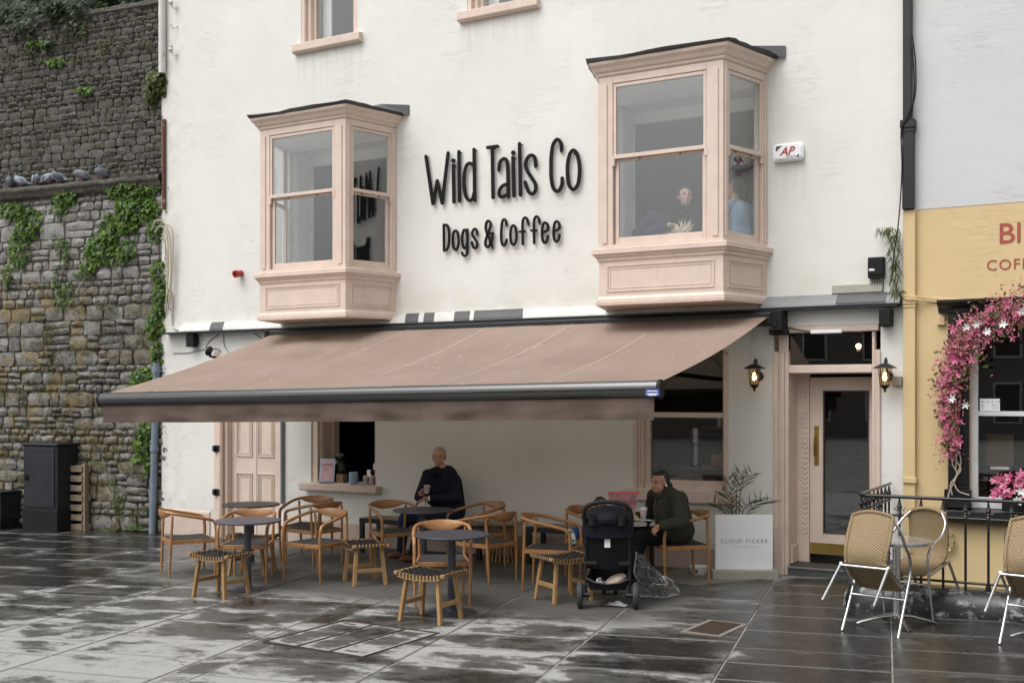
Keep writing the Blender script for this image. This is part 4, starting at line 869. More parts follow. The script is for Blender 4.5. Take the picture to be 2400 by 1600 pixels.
LET = [('W', .042, [[(232, 325), (312, 870)], [(312, 870), (362, 605)], [(362, 605), (418, 862)], [(418, 862), (488, 285)]], []), ('i', .042, [[(546, 425), (552, 850)]], [(548, 375, 27)]), ('l', .042, [[(610, 270), (616, 840)]], []),
 ('d', .042, [[(785, 245), (792, 830)], [(782, 432), (740, 405), (700, 430), (675, 520), (669, 620), (678, 730), (700, 800), (735, 832), (768, 812), (788, 740)]], []),
 ('T', .042, [[(995, 225), (1003, 800)], [(940, 225), (1055, 210)]], []), ('a', .042, [[(1070, 480), (1080, 400), (1110, 360), (1145, 355), (1165, 395), (1172, 480), (1177, 790)], [(1172, 645), (1130, 655), (1090, 690), (1072, 745), (1085, 785), (1120, 787), (1170, 760)]], []),
 ('i', .042, [[(1232, 335), (1243, 780)]], [(1236, 285, 27)]), ('l', .042, [[(1308, 180), (1318, 770)]], []), ('s', .042, [[(1492, 430), (1485, 350), (1460, 315), (1420, 320), (1385, 370), (1377, 430), (1400, 500), (1450, 575), (1485, 635), (1493, 690), (1480, 735), (1450, 755), (1415, 735), (1385, 670), (1372, 620)]], []),
 ('C', .042, [[(1788, 255), (1785, 180), (1755, 135), (1725, 140), (1690, 200), (1672, 320), (1668, 450), (1670, 560), (1685, 660), (1715, 715), (1750, 725), (1780, 690), (1797, 630), (1797, 575)]], []), ('o', .042, ['c', [(1925, 255), (1885, 300), (1862, 400), (1858, 520), (1872, 640), (1900, 690), (1928, 705), (1960, 680), (1985, 620), (1997, 500), (1990, 390), (1965, 290)]], []),
 ('D', .029, [[(437, 1110), (440, 1408)], [(440, 1112), (475, 1115), (495, 1160), (500, 1240), (495, 1330), (478, 1390), (440, 1405)]], []), ('o', .029, ['c', [(573+34*math.sin(a*PI/7), 1288-112*math.cos(a*PI/7)) for a in range(14)]], []),
 ('g', .029, ['c', [(678+30*math.sin(a*PI/7), 1275-108*math.cos(a*PI/7)) for a in range(14)], [(708, 1165), (709, 1300), (708, 1400), (700, 1450), (680, 1468), (655, 1455), (648, 1430)]], []), ('s', .029, [[(822, 1215), (812, 1170), (790, 1158), (768, 1190), (766, 1225), (790, 1265), (815, 1305), (822, 1345), (805, 1378), (780, 1370), (765, 1335), (760, 1310)]], []),
 ('&', .029, [[(995, 1360), (960, 1265), (925, 1180), (922, 1110), (945, 1065), (972, 1085), (975, 1130), (950, 1200), (922, 1280), (915, 1330), (930, 1365), (955, 1360), (980, 1320), (995, 1260), (995, 1215)], [(970, 1210), (1004, 1208)]], []), ('C', .029, [[(1158, 1105), (1150, 1065), (1130, 1048), (1108, 1080), (1098, 1180), (1097, 1270), (1108, 1330), (1130, 1350), (1150, 1320), (1160, 1280)]], []),
 ('o', .029, ['c', [(1237+35*math.sin(a*PI/7), 1230-113*math.cos(a*PI/7)) for a in range(14)]], [])] + [('f', .029, [[(1408+dx, 1095+dy), (1395+dx, 1045+dy), (1370+dx, 1027+dy), (1348+dx, 1060+dy), (1342+dx, 1120+dy), (1345+dx, 1335+dy)], [(1312+dx, 1190+dy), (1370+dx, 1188+dy)]], []) for dx, dy in ((0, 0), (130, -13))] + [('e', .029, [[(1570+dx, 1195+dy), (1600+dx, 1188+dy), (1630+dx, 1170+dy), (1635+dx, 1130+dy), (1620+dx, 1095+dy), (1595+dx, 1085+dy), (1575+dx, 1120+dy), (1566+dx, 1200+dy), (1572+dx, 1280+dy), (1595+dx, 1318+dy), (1620+dx, 1300+dy), (1635+dx, 1240+dy)]], []) for dx, dy in ((0, 0), (133, -14))]
kk = 0
for ch_, w_, strokes, dots in LET:
    mb = MB(); cl = False; straight = ch_ in 'Wil'
    for st_ in strokes:
        if st_ == 'c': cl = True; continue
        kk += 1; pts = [W(950+x/4.9, 300+y/4.9, -.05) for x, y in st_]
        pts = smooth_path(pts, 4, cl) if len(pts) > 2 else pts
        q = ribbon(pts, w_, -.050-.0007*(kk % 5), cl); mb.add(q.v, q.f); cl = False
    for x, y, r_ in dots:
        p = W(950+x/4.9, 300+y/4.9, -.05); mb.lathe([(.030, 0), (.030, .022)], 14, (p.x, -.052, p.z), Matrix.Rotation(-PI/2, 3, 'X'))
    zz = [v[2] for v in mb.v]; xx = [v[0] for v in mb.v]; xm_ = mb.v[0][0]
    mb.bb(xm_-.006, xm_+.006, -.03, .0, mb.v[0][2]-.02, mb.v[0][2]-.008)
    onroot(mb, 'letter', M['letter'], sign)

# ================================================================== THINGS FIXED TO THE WALLS
def lantern(px, py, label):
    p = W(px, py, -.17); t = thing('wall_lantern', label, 'wall lantern', (p.x, -.005, p.z), group='lanterns beside the entrance')
    c = V(0, -.165, 0)
    MB().lathe([(.018, .155), (.05, .145), (.125, .105), (.128, .10), (.06, .10)], 14, c).build('lamp_cap', M['black'], t, smooth=40)
    MB().lathe([(.066, .098), (.060, .05), (.048, -.075)], 6, c).build('lamp_glass', M['lampglass'], t)
    cg = MB()
    for k in range(6):
        a = 2*PI*k/6; cg.tube([c+V(.067*math.cos(a), .067*math.sin(a), .098), c+V(.05*math.cos(a), .05*math.sin(a), -.078)], .004, 5)
    for z, r_ in ((.03, .061),): cg.tube([c+V(r_*math.cos(2*PI*k/12), r_*math.sin(2*PI*k/12), z) for k in range(12)], .003, 4, closed=True)
    cg.build('lamp_cage', M['black'], t)
    MB().lathe([(.052, -.075), (.045, -.095), (.022, -.115), (.012, -.13), (.016, -.142), (.004, -.155)], 12, c).build('lamp_base', M['black'], t, smooth=40)
    MB().tube(smooth_path([c+V(0, 0, .15), c+V(0, .02, .20), c+V(0, .075, .20), c+V(0, .09, .14), c+V(0, .12, .05), V(0, -.02, .02)]), .011, 8).build('lamp_arm', M['black'], t, smooth=60)
    MB().lathe([(.055, 0), (.055, .015), (.03, .03)], 14, V(0, 0, .02), Matrix.Rotation(PI/2, 3, 'X')).build('wall_plate', M['black'], t)
    MB().lathe([(.016, -.03), (.026, .0), (.018, .05), (.008, .06)], 8, c).build('light_bulb', M['bulb'], t, smooth=60)
    return t
M['lampglass'] = glass_mat('amber_lantern_glass', (.95, .84, .66), .8); M['bulb'] = emit_mat('warm_lit_bulb', (1, .70, .40), 5)
lantern(1768, 885, 'black lantern lit warm on the wall between shop window and entrance'); lantern(2074, 885, 'black lantern lit warm right of the entrance beside the yellow pilaster')
p = W(1770, 800, 0); cb = thing('conduit', 'thin vertical conduit running down to the lantern by the shop window', 'conduit', (p.x, 0, 2.4)); onroot(MB().tube([(p.x-.03, -.012, 2.47), (p.x-.03, -.012, 2.88)], .007, 6), 'pipe', M['cream'], cb)
p = W(2104, 893, 0); jb = thing('junction_box', 'small grey square junction box right of the entrance lantern', 'junction box', (p.x, 0, p.z)); MB().bb(-.05, .05, -.05, 0, -.05, .05).build('body', M['concrete'], jb, bev=.006)
# alarm box
p = W(1850, 359, 0); al = thing('alarm_box', 'white rounded alarm box with red AP lettering beside the right oriel', 'alarm box', (p.x, 0, p.z))
pr = []
for cx_, cz_, a0 in ((.125, .055, 0), (-.125, .055, 1), (-.125, -.055, 2), (.125, -.055, 3)):
    for k in range(4): a = PI/2*(a0+k/3); pr.append((cx_+.045*math.cos(a), 0, cz_+.045*math.sin(a)))
b_ = MB().prism(pr, (0, -.06, 0)); b_.prism([(x*.9, -.06, z*.86) for x, _, z in pr], (0, -.018, 0)); b_.build('case', M['white'], al, bev=.008, segs=2)
MB().prism([(-.13, -.0785, .07), (-.06, -.0785, .075), (-.13, -.0785, .01)], (0, -.002, 0)).prism([(.13, -.0785, -.07), (.13, -.0785, -.03), (.09, -.0785, -.07)], (0, -.002, 0)).bb(-.13, .09, -.0805, -.0785, -.072, -.068).build('corner_print', M['tape'], al)
text_obj('red_lettering', 'AP', .125, M['red'], al, (-.01, -.0785, -.035), shear=.35, extr=.002, bold=.003); text_obj('small_lettering', 'systems', .035, M['tape'], al, (.04, -.0785, -.060), extr=.001)
# network box
p = W(2056, 628, 0); nb = thing('network_box', 'black plastic cable box with a row of wires above the lead ledge', 'cable box', (p.x, 0, p.z))
MB().bb(-.085, .085, -.07, 0, -.11, .11).bb(-.075, .075, -.08, -.07, -.08, .10).build('case', M['black_matt'], nb, bev=.01, segs=2); MB().bb(-.07, -.01, -.082, -.080, -.035, -.022).bb(-.07, -.02, -.082, -.080, -.018, -.012).build('print', M['white'], nb)
w = MB()
for k in range(7): w.tube([(-.06+k*.018, -.035, -.11), (-.06+k*.018, -.03, -.17)], .004, 5)
w.tube(smooth_path([(.07, -.035, -.11), (.07, -.03, -.2), (.06, -.02, -.26)]), .004, 5); w.build('wire', M['black_matt'], nb)
# red fitting
p = W(566, 640, 0); rfit = thing('pipe_stub', 'short red pipe stub sticking out of the cream wall', 'pipe', (p.x, 0, p.z)); MB().lathe([(.045, 0), (.045, .09), (.055, .09), (.055, .14), (.03, .14), (.03, .1)], 12, (0, 0, 0), Matrix.Rotation(PI/2+.2, 3, 'X')).build('stub', M['red'], rfit, smooth=40)
# camera and floodlight under the ledge, left
p = W(488, 825, -.18); ct = thing('security_camera', 'dark bullet security camera under the left end of the awning', 'security camera', (p.x, 0, p.z)); d_ = Vector((.5, -.72, -.35)).normalized()
MB().tube([V(0, -.16, .02)-d_*.08, V(0, -.16, .02)+d_*.10], .045, 12).build('body', M['black_matt'], ct, smooth=40); MB().tube([V(0, -.16, .02)-d_*.05, V(0, -.14, -.06), V(0, 0, -.08)], .02, 8).build('bracket', M['black_matt'], ct)
p = W(462, 798, 0); fl = thing('floodlight', 'small black floodlight fixed under the ledge near the stone wall', 'floodlight', (p.x, 0, p.z)); MB().bb(-.09, .06, -.14, -.03, -.10, .10).build('head', M['black_matt'], fl, bev=.01)
q = MB()
for k in range(5): q.bb(-.11, -.09, -.13, -.04, -.09+k*.04, -.07+k*.04)
q.build('cooling_fin', M['iron'], fl); MB().bb(-.03, .03, -.03, 0, -.05, .05).build('bracket', M['iron'], fl)
wr = thing('wall_cables', 'thin grey cables looping under the ledge at the left', 'cables', W(500, 840, 0))
for pts in ([(640, 440), (760, 438), (870, 415), (1000, 405), (1035, 440)], [(905, 400), (930, 350), (1010, 290)], [(1050, 290), (1055, 370), (1090, 430)], [(1300, 280), (1370, 330)]):
    onroot(MB().tube(smooth_path([W(220+x/3.459, 700+y/3.459, -.012) for x, y in pts]), .006, 5), 'strand', M['lead'], wr)
# pipes
def pipe(name, label, px, py0, py1, r, mt, off=-.08, collars=(), fn=W):
    a, b = fn(px[0], py0, off), fn(px[1], py1, off); t = thing(name, label, 'pipe', b); onroot(MB().tube([a, b], r, 14), 'pipe', mt, t, smooth=60)
    for k in collars: c = a.lerp(b, k); onroot(MB().tube([c+V(0, 0, .05), c-V(0, 0, .05)], r*1.25, 14), 'collar', mt, t, smooth=40)
    return t
M['bluepipe'] = mat('dull_blue_grey_pipe', (.17, .21, .26), .5, dirt=(.06, .045, .035), damt=.45, dscale=6)
M['rustpipe'] = mat('rusty_flaking_pipe', (.115, .05, .03), .8, dirt=(.42, .36, .28), damt=.55, dscale=5, bs=40, bst=.6)
pipe('drain_pipe', 'blue grey drain pipe at the foot of the cafe corner', (367, 357), 850, 1249, .055, M['bluepipe'], -.06, (.04, .5))
pipe('drain_pipe', 'white painted pipe high at the cafe corner above the ivy', (380, 380), -30, 172, .055, M['flash_white'], -.06)
pipe('drain_pipe', 'rusty thin pipe in the corner between stone wall and cafe', (384, 384), 280, 490, .030, M['rustpipe'], -.03)
pipe('drain_pipe', 'slim grey pipe down the right jamb of the side door', (661, 661), 980, 1180, .026, M['bluepipe'], -.03)
pipe('drain_pipe', 'white stub pipe standing behind the chairs by the side door', (668, 668), 1205, 1290, .04, M['white'], -.25)
MBp = thing('drain_pipe', 'tall black square drain pipe between the cafe and the pale blue wall', 'pipe', (WX(2130), -.05, yb)); q = MB()
zj = W(2128, 292, -.07).z; xa, xb_ = WX(2117, -.07), WX(2138, -.07); q.bb(xa, xb_, -.11, -.017, zj, 9); onroot(q, 'upper_length', M['black'], MBp, bev=.012, segs=2)
onroot(MB().bb(WX(2116, -.07), WX(2143, -.07), -.115, -.017, yb+.002, zj-.02), 'lower_length', M['black'], MBp, bev=.006); onroot(MB().bb(WX(2111, -.07), WX(2147, -.07), -.125, -.017, zj-.045, zj+.045).bb(WX(2114, -.07), WX(2145, -.07), -.12, -.017, zj-.09, zj-.046), 'joint_collar', M['black'], MBp, bev=.008)
kb = thing('cable', 'black cables hanging loosely along the black drain pipe', 'cables', W(2115, 600, -.02)); q = MB()
for pts in ([(2138, 85), (2146, 150), (2144, 230), (2120, 285), (2112, 310), (2114, 400), (2106, 520), (2095, 600), (2090, 660)], [(2138, 110), (2143, 200), (2136, 268), (2118, 292), (2112, 330)]): q.tube(smooth_path([W(x, y, -.13) for x, y in pts], 5), .007, 5)
onroot(q, 'strand', M['black_matt'], kb)
# bundle of yellow painted cables on the shop
yc = thing('cable', 'yellow painted cable bundle running along the shop front above the window', 'cables', W(2250, 700, -.03)); q = MB()
for k in range(4): q.tube(smooth_path([W(2112+k*3, 690+k*4, -.1), W(2145, 694+k*3, -.1), W(2200, 700+k*2.5, -.025), W(2300, 703+k*2, -.022), W(2480, 699+k*2, -.022)], 6), .009, 5)
onroot(q, 'strand', M['yellow'], yc)
q = W(2206, 752, -.02); yb2 = thing('junction_box', 'small yellow painted junction box beside the black cornice', 'junction box', q); MB().bb(-.04, .04, -.04, .012, -.045, .045).build('body', M['yellow'], yb2, bev=.006)
gp = thing('gas_pipe', 'yellow painted gas pipe loop low on the shop wall behind the railing', 'pipe', W(2190, 1280, -.05)); gpts = [(2170, 1295), (2205, 1293), (2225, 1290), (2232, 1280), (2232, 1262)]; onroot(MB().tube(smooth_path([W(x, y, -.06) for x, y in gpts], 4), .018, 8), 'pipe', M['yellow'], gp)
# pendant behind the transom
p = W(2012, 815, .9); pd = thing('pendant_lamp', 'lit smoked glass pendant lamp seen through the entrance fanlight', 'lamp', p); MB().ball((0, 0, 0), (.13, .13, .12), 16).build('globe', glass_mat('smoked_globe', (.75, .6, .45), .6), pd, smooth=60); MB().ball((0, 0, .02), .03, 10).build('light_bulb', emit_mat('pendant_bulb', (1, .66, .3), 30), pd, smooth=60); MB().tube([(0, 0, .05), (0, 0, .45)], .006, 6).build('cord', M['black'], pd)
# strip light over the door
q0 = W(1905, 778, -.03); sl = thing('strip_light', 'slim white strip light above the entrance', 'light', q0); MB().bb(-.02, .32, -.03, .03, -.02, .02).build('body', M['white'], sl, bev=.006)
q = MB(); q.tube(smooth_path([W(1835, 765, -.03), W(1900, 777, -.03), W(1985, 780, -.03), W(2060, 775, -.03)], 5), .006, 5); dc = thing('cable', 'thin black cable drooping across the top of the entrance', 'cables', W(1950, 778, -.03)); onroot(q, 'strand', M['black_matt'], dc)
sp = W(2077, 745, -.1); spk = thing('speaker', 'small black speaker tucked under the ledge by the yellow pilaster', 'speaker', sp); MB().bb(-.06, .06, -.08, .1, -.09, .09).build('case', M['black_matt'], spk, bev=.01)
# ================================================================== TERRACE FURNITURE
def place(o, x, y, face_deg, dz=0.0):
    """stand a thing on the paving; its front (-y) turned to face_deg in plan"""
    o.location = (x, y, gz(x)+dz); o.rotation_euler = (0, 0, math.radians(face_deg+90)); return o
def make_armchair():
    t = thing('armchair', '-', 'armchair', group='curved teak armchairs on the terrace')
    for s in (-1, 1):
        MB().tube([(s*.262, -.25, 0), (s*.268, -.262, .25), (s*.270, -.266, .50), (s*.270, -.262, .555)], [.012, .017, .0185, .018], 10).build('leg', M['wood'], t, smooth=60)
        MB().tube([(s*.215, .255, 0), (s*.222, .245, .30), (s*.235, .225, .71)], [.012, .017, .014], 10).build('leg', M['wood'], t, smooth=60)
        MB().tube(smooth_path([(s*.270, -.262, .545), (s*.272, -.254, .60), (s*.275, -.215, .642), (s*.280, -.10, .672), (s*.279, .04, .70), (s*.262, .16, .725), (s*.222, .235, .738), (s*.15, .285, .745)], 5), [.0185]*36, 10).build('armrest', M['wood'], t, smooth=60)
        MB().bar((s*.255, -.235, .405), (s*.225, .235, .405), .022, .045).build('seat_rail', M['wood'], t, bev=.003)
    b = MB(); k = 18; sec = 10
    vs = []
    for i in range(k+1):
        u = i/k*2-1; x = u*.215; y = .315-.085*u*u; q = (1-abs(u)**2.2); hh = .017+.040*q; th = .017-.004*q
        d = Vector((1, -.17*u/.215*.215, 0)); 
        for j in range(sec):
            a = 2*PI*j/sec; vs.append((x, y+math.cos(a)*th+.012*q*math.sin(a), .742-.022*q+math.sin(a)*hh))
    b.add(vs, [(i*sec+j, i*sec+(j+1) % sec, (i+1)*sec+(j+1) % sec, (i+1)*sec+j) for i in range(k) for j in range(sec)]+[tuple(range(sec)), tuple(range(k*sec, k*sec+sec))])
    b.build('backrest', M['wood_pad'], t, smooth=60)
    st = MB()
    def sf(u, v):
        x = (u-.5)*(.47-.05*v); y = -.235+v*.465; return (x, y, .432-.016*math.sin(PI*u)*math.sin(PI*v))
    st.grid(sf, 10, 8); st.grid(lambda u, v: (sf(u, v)[0], sf(u, v)[1], .385), 10, 8)
    def rim(a, b): st.quad(a, b, (b[0], b[1], .385), (a[0], a[1], .385))
    for i in range(10): rim(sf(i/10, 0), sf((i+1)/10, 0)); rim(sf(i/10, 1), sf((i+1)/10, 1))
    for j in range(8): rim(sf(0, j/8), sf(0, (j+1)/8)); rim(sf(1, j/8), sf(1, (j+1)/8))
    st.build('seat', M['rope'], t, smooth=40)
    MB().bar((-.26, -.245, .405), (.26, -.245, .405), .024, .045).build('seat_rail', M['wood'], t, bev=.003); MB().bar((-.225, .24, .405), (.225, .24, .405), .024, .045).build('seat_rail', M['wood'], t, bev=.003)
    return t
CH = [(-9.72, -2.88, 59, 'teak armchair seen side on at the far left end of the terrace'), (-8.73, -2.93, -61, 'teak armchair facing us behind the faded lilac table'), (-9.30, -1.22, -75, 'teak armchair behind the rear left table before the side door'),
      (-8.95, -1.50, 166, 'teak armchair turned left with its back under the serving hatch sill'), (-8.05, -2.55, -92, 'teak armchair with pale back pad right of the faded lilac table'), (-7.86, -1.33, -32, 'teak armchair left of the seated man at the rear table'),
      (-6.88, -1.02, -118, 'teak armchair right of the seated man facing the rear table'), (-6.32, -1.75, 166, 'teak armchair turned left beside the slatted drum table'), (-6.02, -3.10, -56, 'teak armchair facing us behind the frontmost charcoal table'),
      (-5.43, -1.90, 14, 'teak armchair turned right just left of the stroller'), (-4.33, -1.04, 222, 'teak armchair in which the woman in the parka sits'), (-5.33, -1.02, -14, 'teak armchair half hidden behind the stroller where the child sits')]
ac = make_armchair()
for i, (x, y, a, l) in enumerate(CH):
    o = ac if i == 0 else copy_tree(ac); place(o, x, y, a); o['label'] = l

def make_stool():
    t = thing('stool', '-', 'stool', group='woven strap stools on the terrace'); L, Wd = .25, .185
    sag = lambda x: .455-.026*(1-(x/L)**2)
    for sx in (-1, 1):
        for sy in (-1, 1):
            MB().bar((sx*.215, sy*.175, 0), (sx*.165, sy*.135, .425), .042, .032, (1, 0, 0)).build('leg', M['stoolwood'], t, bev=.003)
        MB().bar((sx*.193, -.165, .165), (sx*.193, .165, .165), .026, .042).build('stretcher', M['stoolwood'], t, bev=.003)
        MB().bb(sx*L-.018, sx*L+.018, -Wd-.018, Wd+.018, sag(L)-.035, sag(L)-.004).build('seat_end', M['stoolwood'], t, bev=.004)
    for sy in (-1, 1):
        b = MB(); n = 12; vs = []
        for i in range(n+1):
            x = -L+.018+(2*L-.036)*i/n; z = sag(x)
            vs += [(x, sy*Wd-.017, z-.004), (x, sy*Wd+.017, z-.004), (x, sy*Wd+.017, z-.05), (x, sy*Wd-.017, z-.05)]
        b.add(vs, [(i*4+j, i*4+(j+1) % 4, i*4+4+(j+1) % 4, i*4+4+j) for i in range(n) for j in range(4)]+[(0, 1, 2, 3), (n*4+3, n*4+2, n*4+1, n*4)]); b.build('seat_rail', M['stoolwood'], t)
    s = MB(); nx, ny = 13, 9
    for i in range(nx):
        x = -L+.03+(2*L-.06)*i/(nx-1); pts = [(x, -Wd-.021, sag(x)-.038), (x, -Wd-.020, sag(x)+.001)]+[(x, -Wd+.03+(2*Wd-.06)*j/(ny-1), sag(x)-.008+(.006 if (i+j) % 2 else -.003)) for j in range(ny)]+[(x, Wd+.020, sag(x)+.001), (x, Wd+.021, sag(x)-.038)]
        for a, b in zip(pts, pts[1:]): s.bar(a, b, .022 if abs(a[1]) < Wd+.01 and abs(b[1]) < Wd+.01 else .013, .003, (0, 0, 1) if abs(a[2]-b[2]) < .03 else (0, 1, 0))
    for j in range(ny):
        y = -Wd+.03+(2*Wd-.06)*j/(ny-1); pts = [(-L-.021, y, sag(L)-.03), (-L-.02, y, sag(L)+.001)]+[(-L+.03+(2*L-.06)*i/(nx-1), y, sag(-L+.03+(2*L-.06)*i/(nx-1))-.008+(-.003 if (i+j) % 2 else .006)) for i in range(nx)]+[(L+.02, y, sag(L)+.001), (L+.021, y, sag(L)-.03)]
        for a, b in zip(pts, pts[1:]): s.bar(a, b, .024 if abs(a[0]) < L+.01 and abs(b[0]) < L+.01 else .013, .003, (0, 0, 1) if abs(a[2]-b[2]) < .02 else (1, 0, 0))
    tag(s.build('woven_seat', M['strap'], t), kind='stuff'); return t
so = make_stool()
for i, (x, y, a, l) in enumerate([(-8.27, -3.82, 0, 'low woven strap stool in front of the faded lilac table'), (-9.02, -2.55, 20, 'low woven strap stool between the two tables at the left'), (-7.41, -2.52, -38, 'low woven strap stool between two armchairs left of the frontmost table'), (-5.60, -3.93, 0, 'frontmost woven strap stool before the charcoal table'), (-4.98, -2.50, 59, 'low woven strap stool touching the left rear wheel of the stroller')]):
    o = so if i == 0 else copy_tree(so); o.location = (x, y, gz(x)); o.rotation_euler = (0, 0, math.radians(a)); o['label'] = l

def make_table(h=.735, r=.355, mt='table'):
    t = thing('cafe_table', '-', 'table', group='round pedestal tables on the terrace')
    MB().lathe([(r-.02, h-.022), (r-.004, h-.018), (r, h-.008), (r-.003, h-.001), (r-.012, h)], 48).build('table_top', M[mt], t, smooth=30)
    MB().tube([(0, 0, .012), (0, 0, h-.02)], .038, 18).build('pedestal', M[mt], t, smooth=40)
    MB().lathe([(.232, 0), (.232, .006), (.22, .012), (.05, .016), (.045, .03)], 40).build('base', M[mt], t, smooth=30); return t
for x, y, mt, l, h in ((-8.32, -3.38, 'table_l', 'faded lilac grey round pedestal table at the left front', .735), (-5.62, -3.55, 'table', 'charcoal round pedestal table nearest to us', .735), (-9.66, -1.88, 'table', 'dark round pedestal table at the left rear before the side door', .735), (-7.22, -1.66, 'table', 'dark round pedestal table in front of the seated man', .735), (-4.98, -1.22, 'table', 'dark round pedestal table between stroller and woman holding a pink bag', .70)):
    o = make_table(h, .355, mt); o.location = (x, y, gz(x)); o['label'] = l
# benches against the wall
def bench(x0, x1, label):
    y0, y1, h = -.52, -.10, .445; xc = (x0+x1)/2; t = thing('bench', label, 'bench', (xc, -.31, gz(xc)), group='benches along the cafe wall'); L = (x1-x0)/2
    for i in range(4): MB().bb(-L+.02, L-.02, -.195+i*.10, -.195+i*.10+.088, h-.028, h).build('seat_slat', M['oldwood'], t, bev=.003)
    MB().bb(-L, L, -.21, -.196, h-.065, h-.002).bb(-L, L, .196+.004, .214, h-.065, h-.002).bb(-L, -L+.02, -.196, .2, h-.065, h-.002).bb(L-.02, L, -.196, .2, h-.065, h-.002).build('seat_frame', M['black'], t)
    for sx in (-1, 1):
        for y in (-.185, .185): MB().bb(sx*(L-.03)-.03, sx*(L-.03)+.03, y-.025, y+.025, -.02, h-.066).build('leg', M['black'], t, bev=.003)
bench(-9.02, -7.15, 'long dark framed bench under the serving hatch where the man sits'); bench(-6.50, -5.0, 'dark framed bench against the wall behind the stroller')
# drum table of poles
p = G(1178, 1312); dt = thing('drum_table', 'round wooden drum table on a cone of slats against the wall', 'side table', (p.x, p.y, gz(p.x)))
MB().lathe([(.22, .445), (.24, .45), (.24, .475), (.23, .48)], 30).build('table_top', M['oldwood'], dt, smooth=30)
for k in range(26):
    a = 2*PI*k/26; MB().tube([(.225*math.cos(a), .225*math.sin(a), 0), (.13*math.cos(a+.1), .13*math.sin(a+.1), .447)], .013, 6).build('slat', M['stoolwood'], dt)
# signboard
a, b = V(-4.12, -.62, 0), V(-3.49, -.27, 0); c = (a+b)/2; ang = math.atan2(b.y-a.y, b.x-a.x); sb = thing('sign_board', 'square white cafe board reading Cloud Picker on a concrete block', 'sign', (c.x, c.y, gz(c.x)), ang)
MB().bb(-.36, .36, -.10, .10, -.02, .095).build('concrete_base', M['concrete'], sb, bev=.012, segs=2)
bh = .60; MB().bb(-.315, .315, -.012, .012, .095, .095+bh).build('panel', M['white'], sb, bev=.002)
M['ink'] = mat('grey_print_ink', (.07, .07, .075), .5)
text_obj('large_lettering', 'CLOUD PICKER', .062, M['ink'], sb, (0, -.0125, .385), extr=.0006, spacing=1.25, bold=-.0006); text_obj('small_lettering', 'COFFEE ROASTERS', .026, M['ink'], sb, (0, -.0125, .335), extr=.0006, spacing=1.3, bold=-.0006)
# palm behind it
px_p = V(-3.98, -.22, gz(-3.98)); pm_ = thing('potted_palm', 'small potted palm with thin fronds standing behind the white board', 'plant', px_p)
MB().lathe([(.12, 0), (.15, .26), (.16, .27), (.14, .27), (.13, .24)], 18).build('pot', M['black_matt'], pm_, smooth=40)
rp = random.Random(4); fr = MB(); stm = MB()
tips = [(1700, 1115, 10), (1762, 1110, 12), (1815, 1170, 12), (1690, 1150, 8), (1735, 1108, 10), (1785, 1165, 10), (1672, 1180, 7)]
for px, py, nb_ in tips:
    tip = W(px, py, px_p.y+rp.uniform(-.12, .05))-px_p; base = V(rp.uniform(-.03, .03), rp.uniform(-.03, .03), .25); mid = V(tip.x*.35, tip.y*.5, tip.z*.72+.1)
    path = smooth_path([base, mid, tip], 8); stm.tube(path, [.007-.005*i/len(path) for i in range(len(path))], 5)
    for i in range(6, len(path)):
        d = (path[i]-path[i-1]).normalized()
        for s in (-1, 1):
            if rp.random() < .25: continue
            out = (V(s*.9, rp.uniform(-.5, .3), .1)+d*1.0).normalized()
            fr.leaf(path[i], (rp.uniform(-.4, .4), -1, rp.uniform(.1, .6)), out+V(0, 0, -.15), rp.uniform(.11, .17), 'blade')
stm.build('stem', M['fern'], pm_, smooth=60); M['palm'] = leaf_mat('palm_leaf', [(.030, .055, .014), (.05, .08, .022), (.02, .04, .01)]); tag(fr.build('frond', M['palm'], pm_, smooth='leaf'), kind='stuff')
# dog bowl
p = G(1640, 1345); bw = thing('dog_bowl', 'white enamel dog bowl on the ground beside the white board', 'bowl', (p.x, p.y, gz(p.x))); MB().lathe([(.085, 0), (.095, .01), (.11, .085), (.118, .09), (.112, .092), (.098, .085), (.085, .02), (.01, .016)], 24).build('bowl', M['white'], bw, smooth=40); MB().bb(-.012, .012, -.113, -.1, .03, .065).build('paw_print', M['ink'], bw)
# concrete apron at the wall foot
ap = MB(); q = [V(-4.62, -1.0, 0), V(-4.10, -1.18, 0), V(-3.45, -.22, 0), V(-3.5, -.02, 0), V(-4.75, -.02, 0)]; ap.add([(v.x, v.y, gz(v.x)+.004) for v in q], [(0, 1, 2, 3, 4)]); tag(ap.build('concrete_apron', M['apron']), kind='structure')
# tissue
p = G(1447, 1418); ts = MB()
ts.grid(lambda u, v: ((u-.5)*.2+.02*math.sin(v*5), (v-.5)*.14, .012+.03*abs(noise.noise(Vector((u*3, v*3, 1))))*math.sin(PI*u)*math.sin(PI*v)*2), 10, 8); t_ = ts.build('tissue', M['paper'], None, (p.x, p.y, gz(p.x)), smooth=60); tag(t_, 'crumpled white tissue lying on the paving behind the stroller', 'tissue')
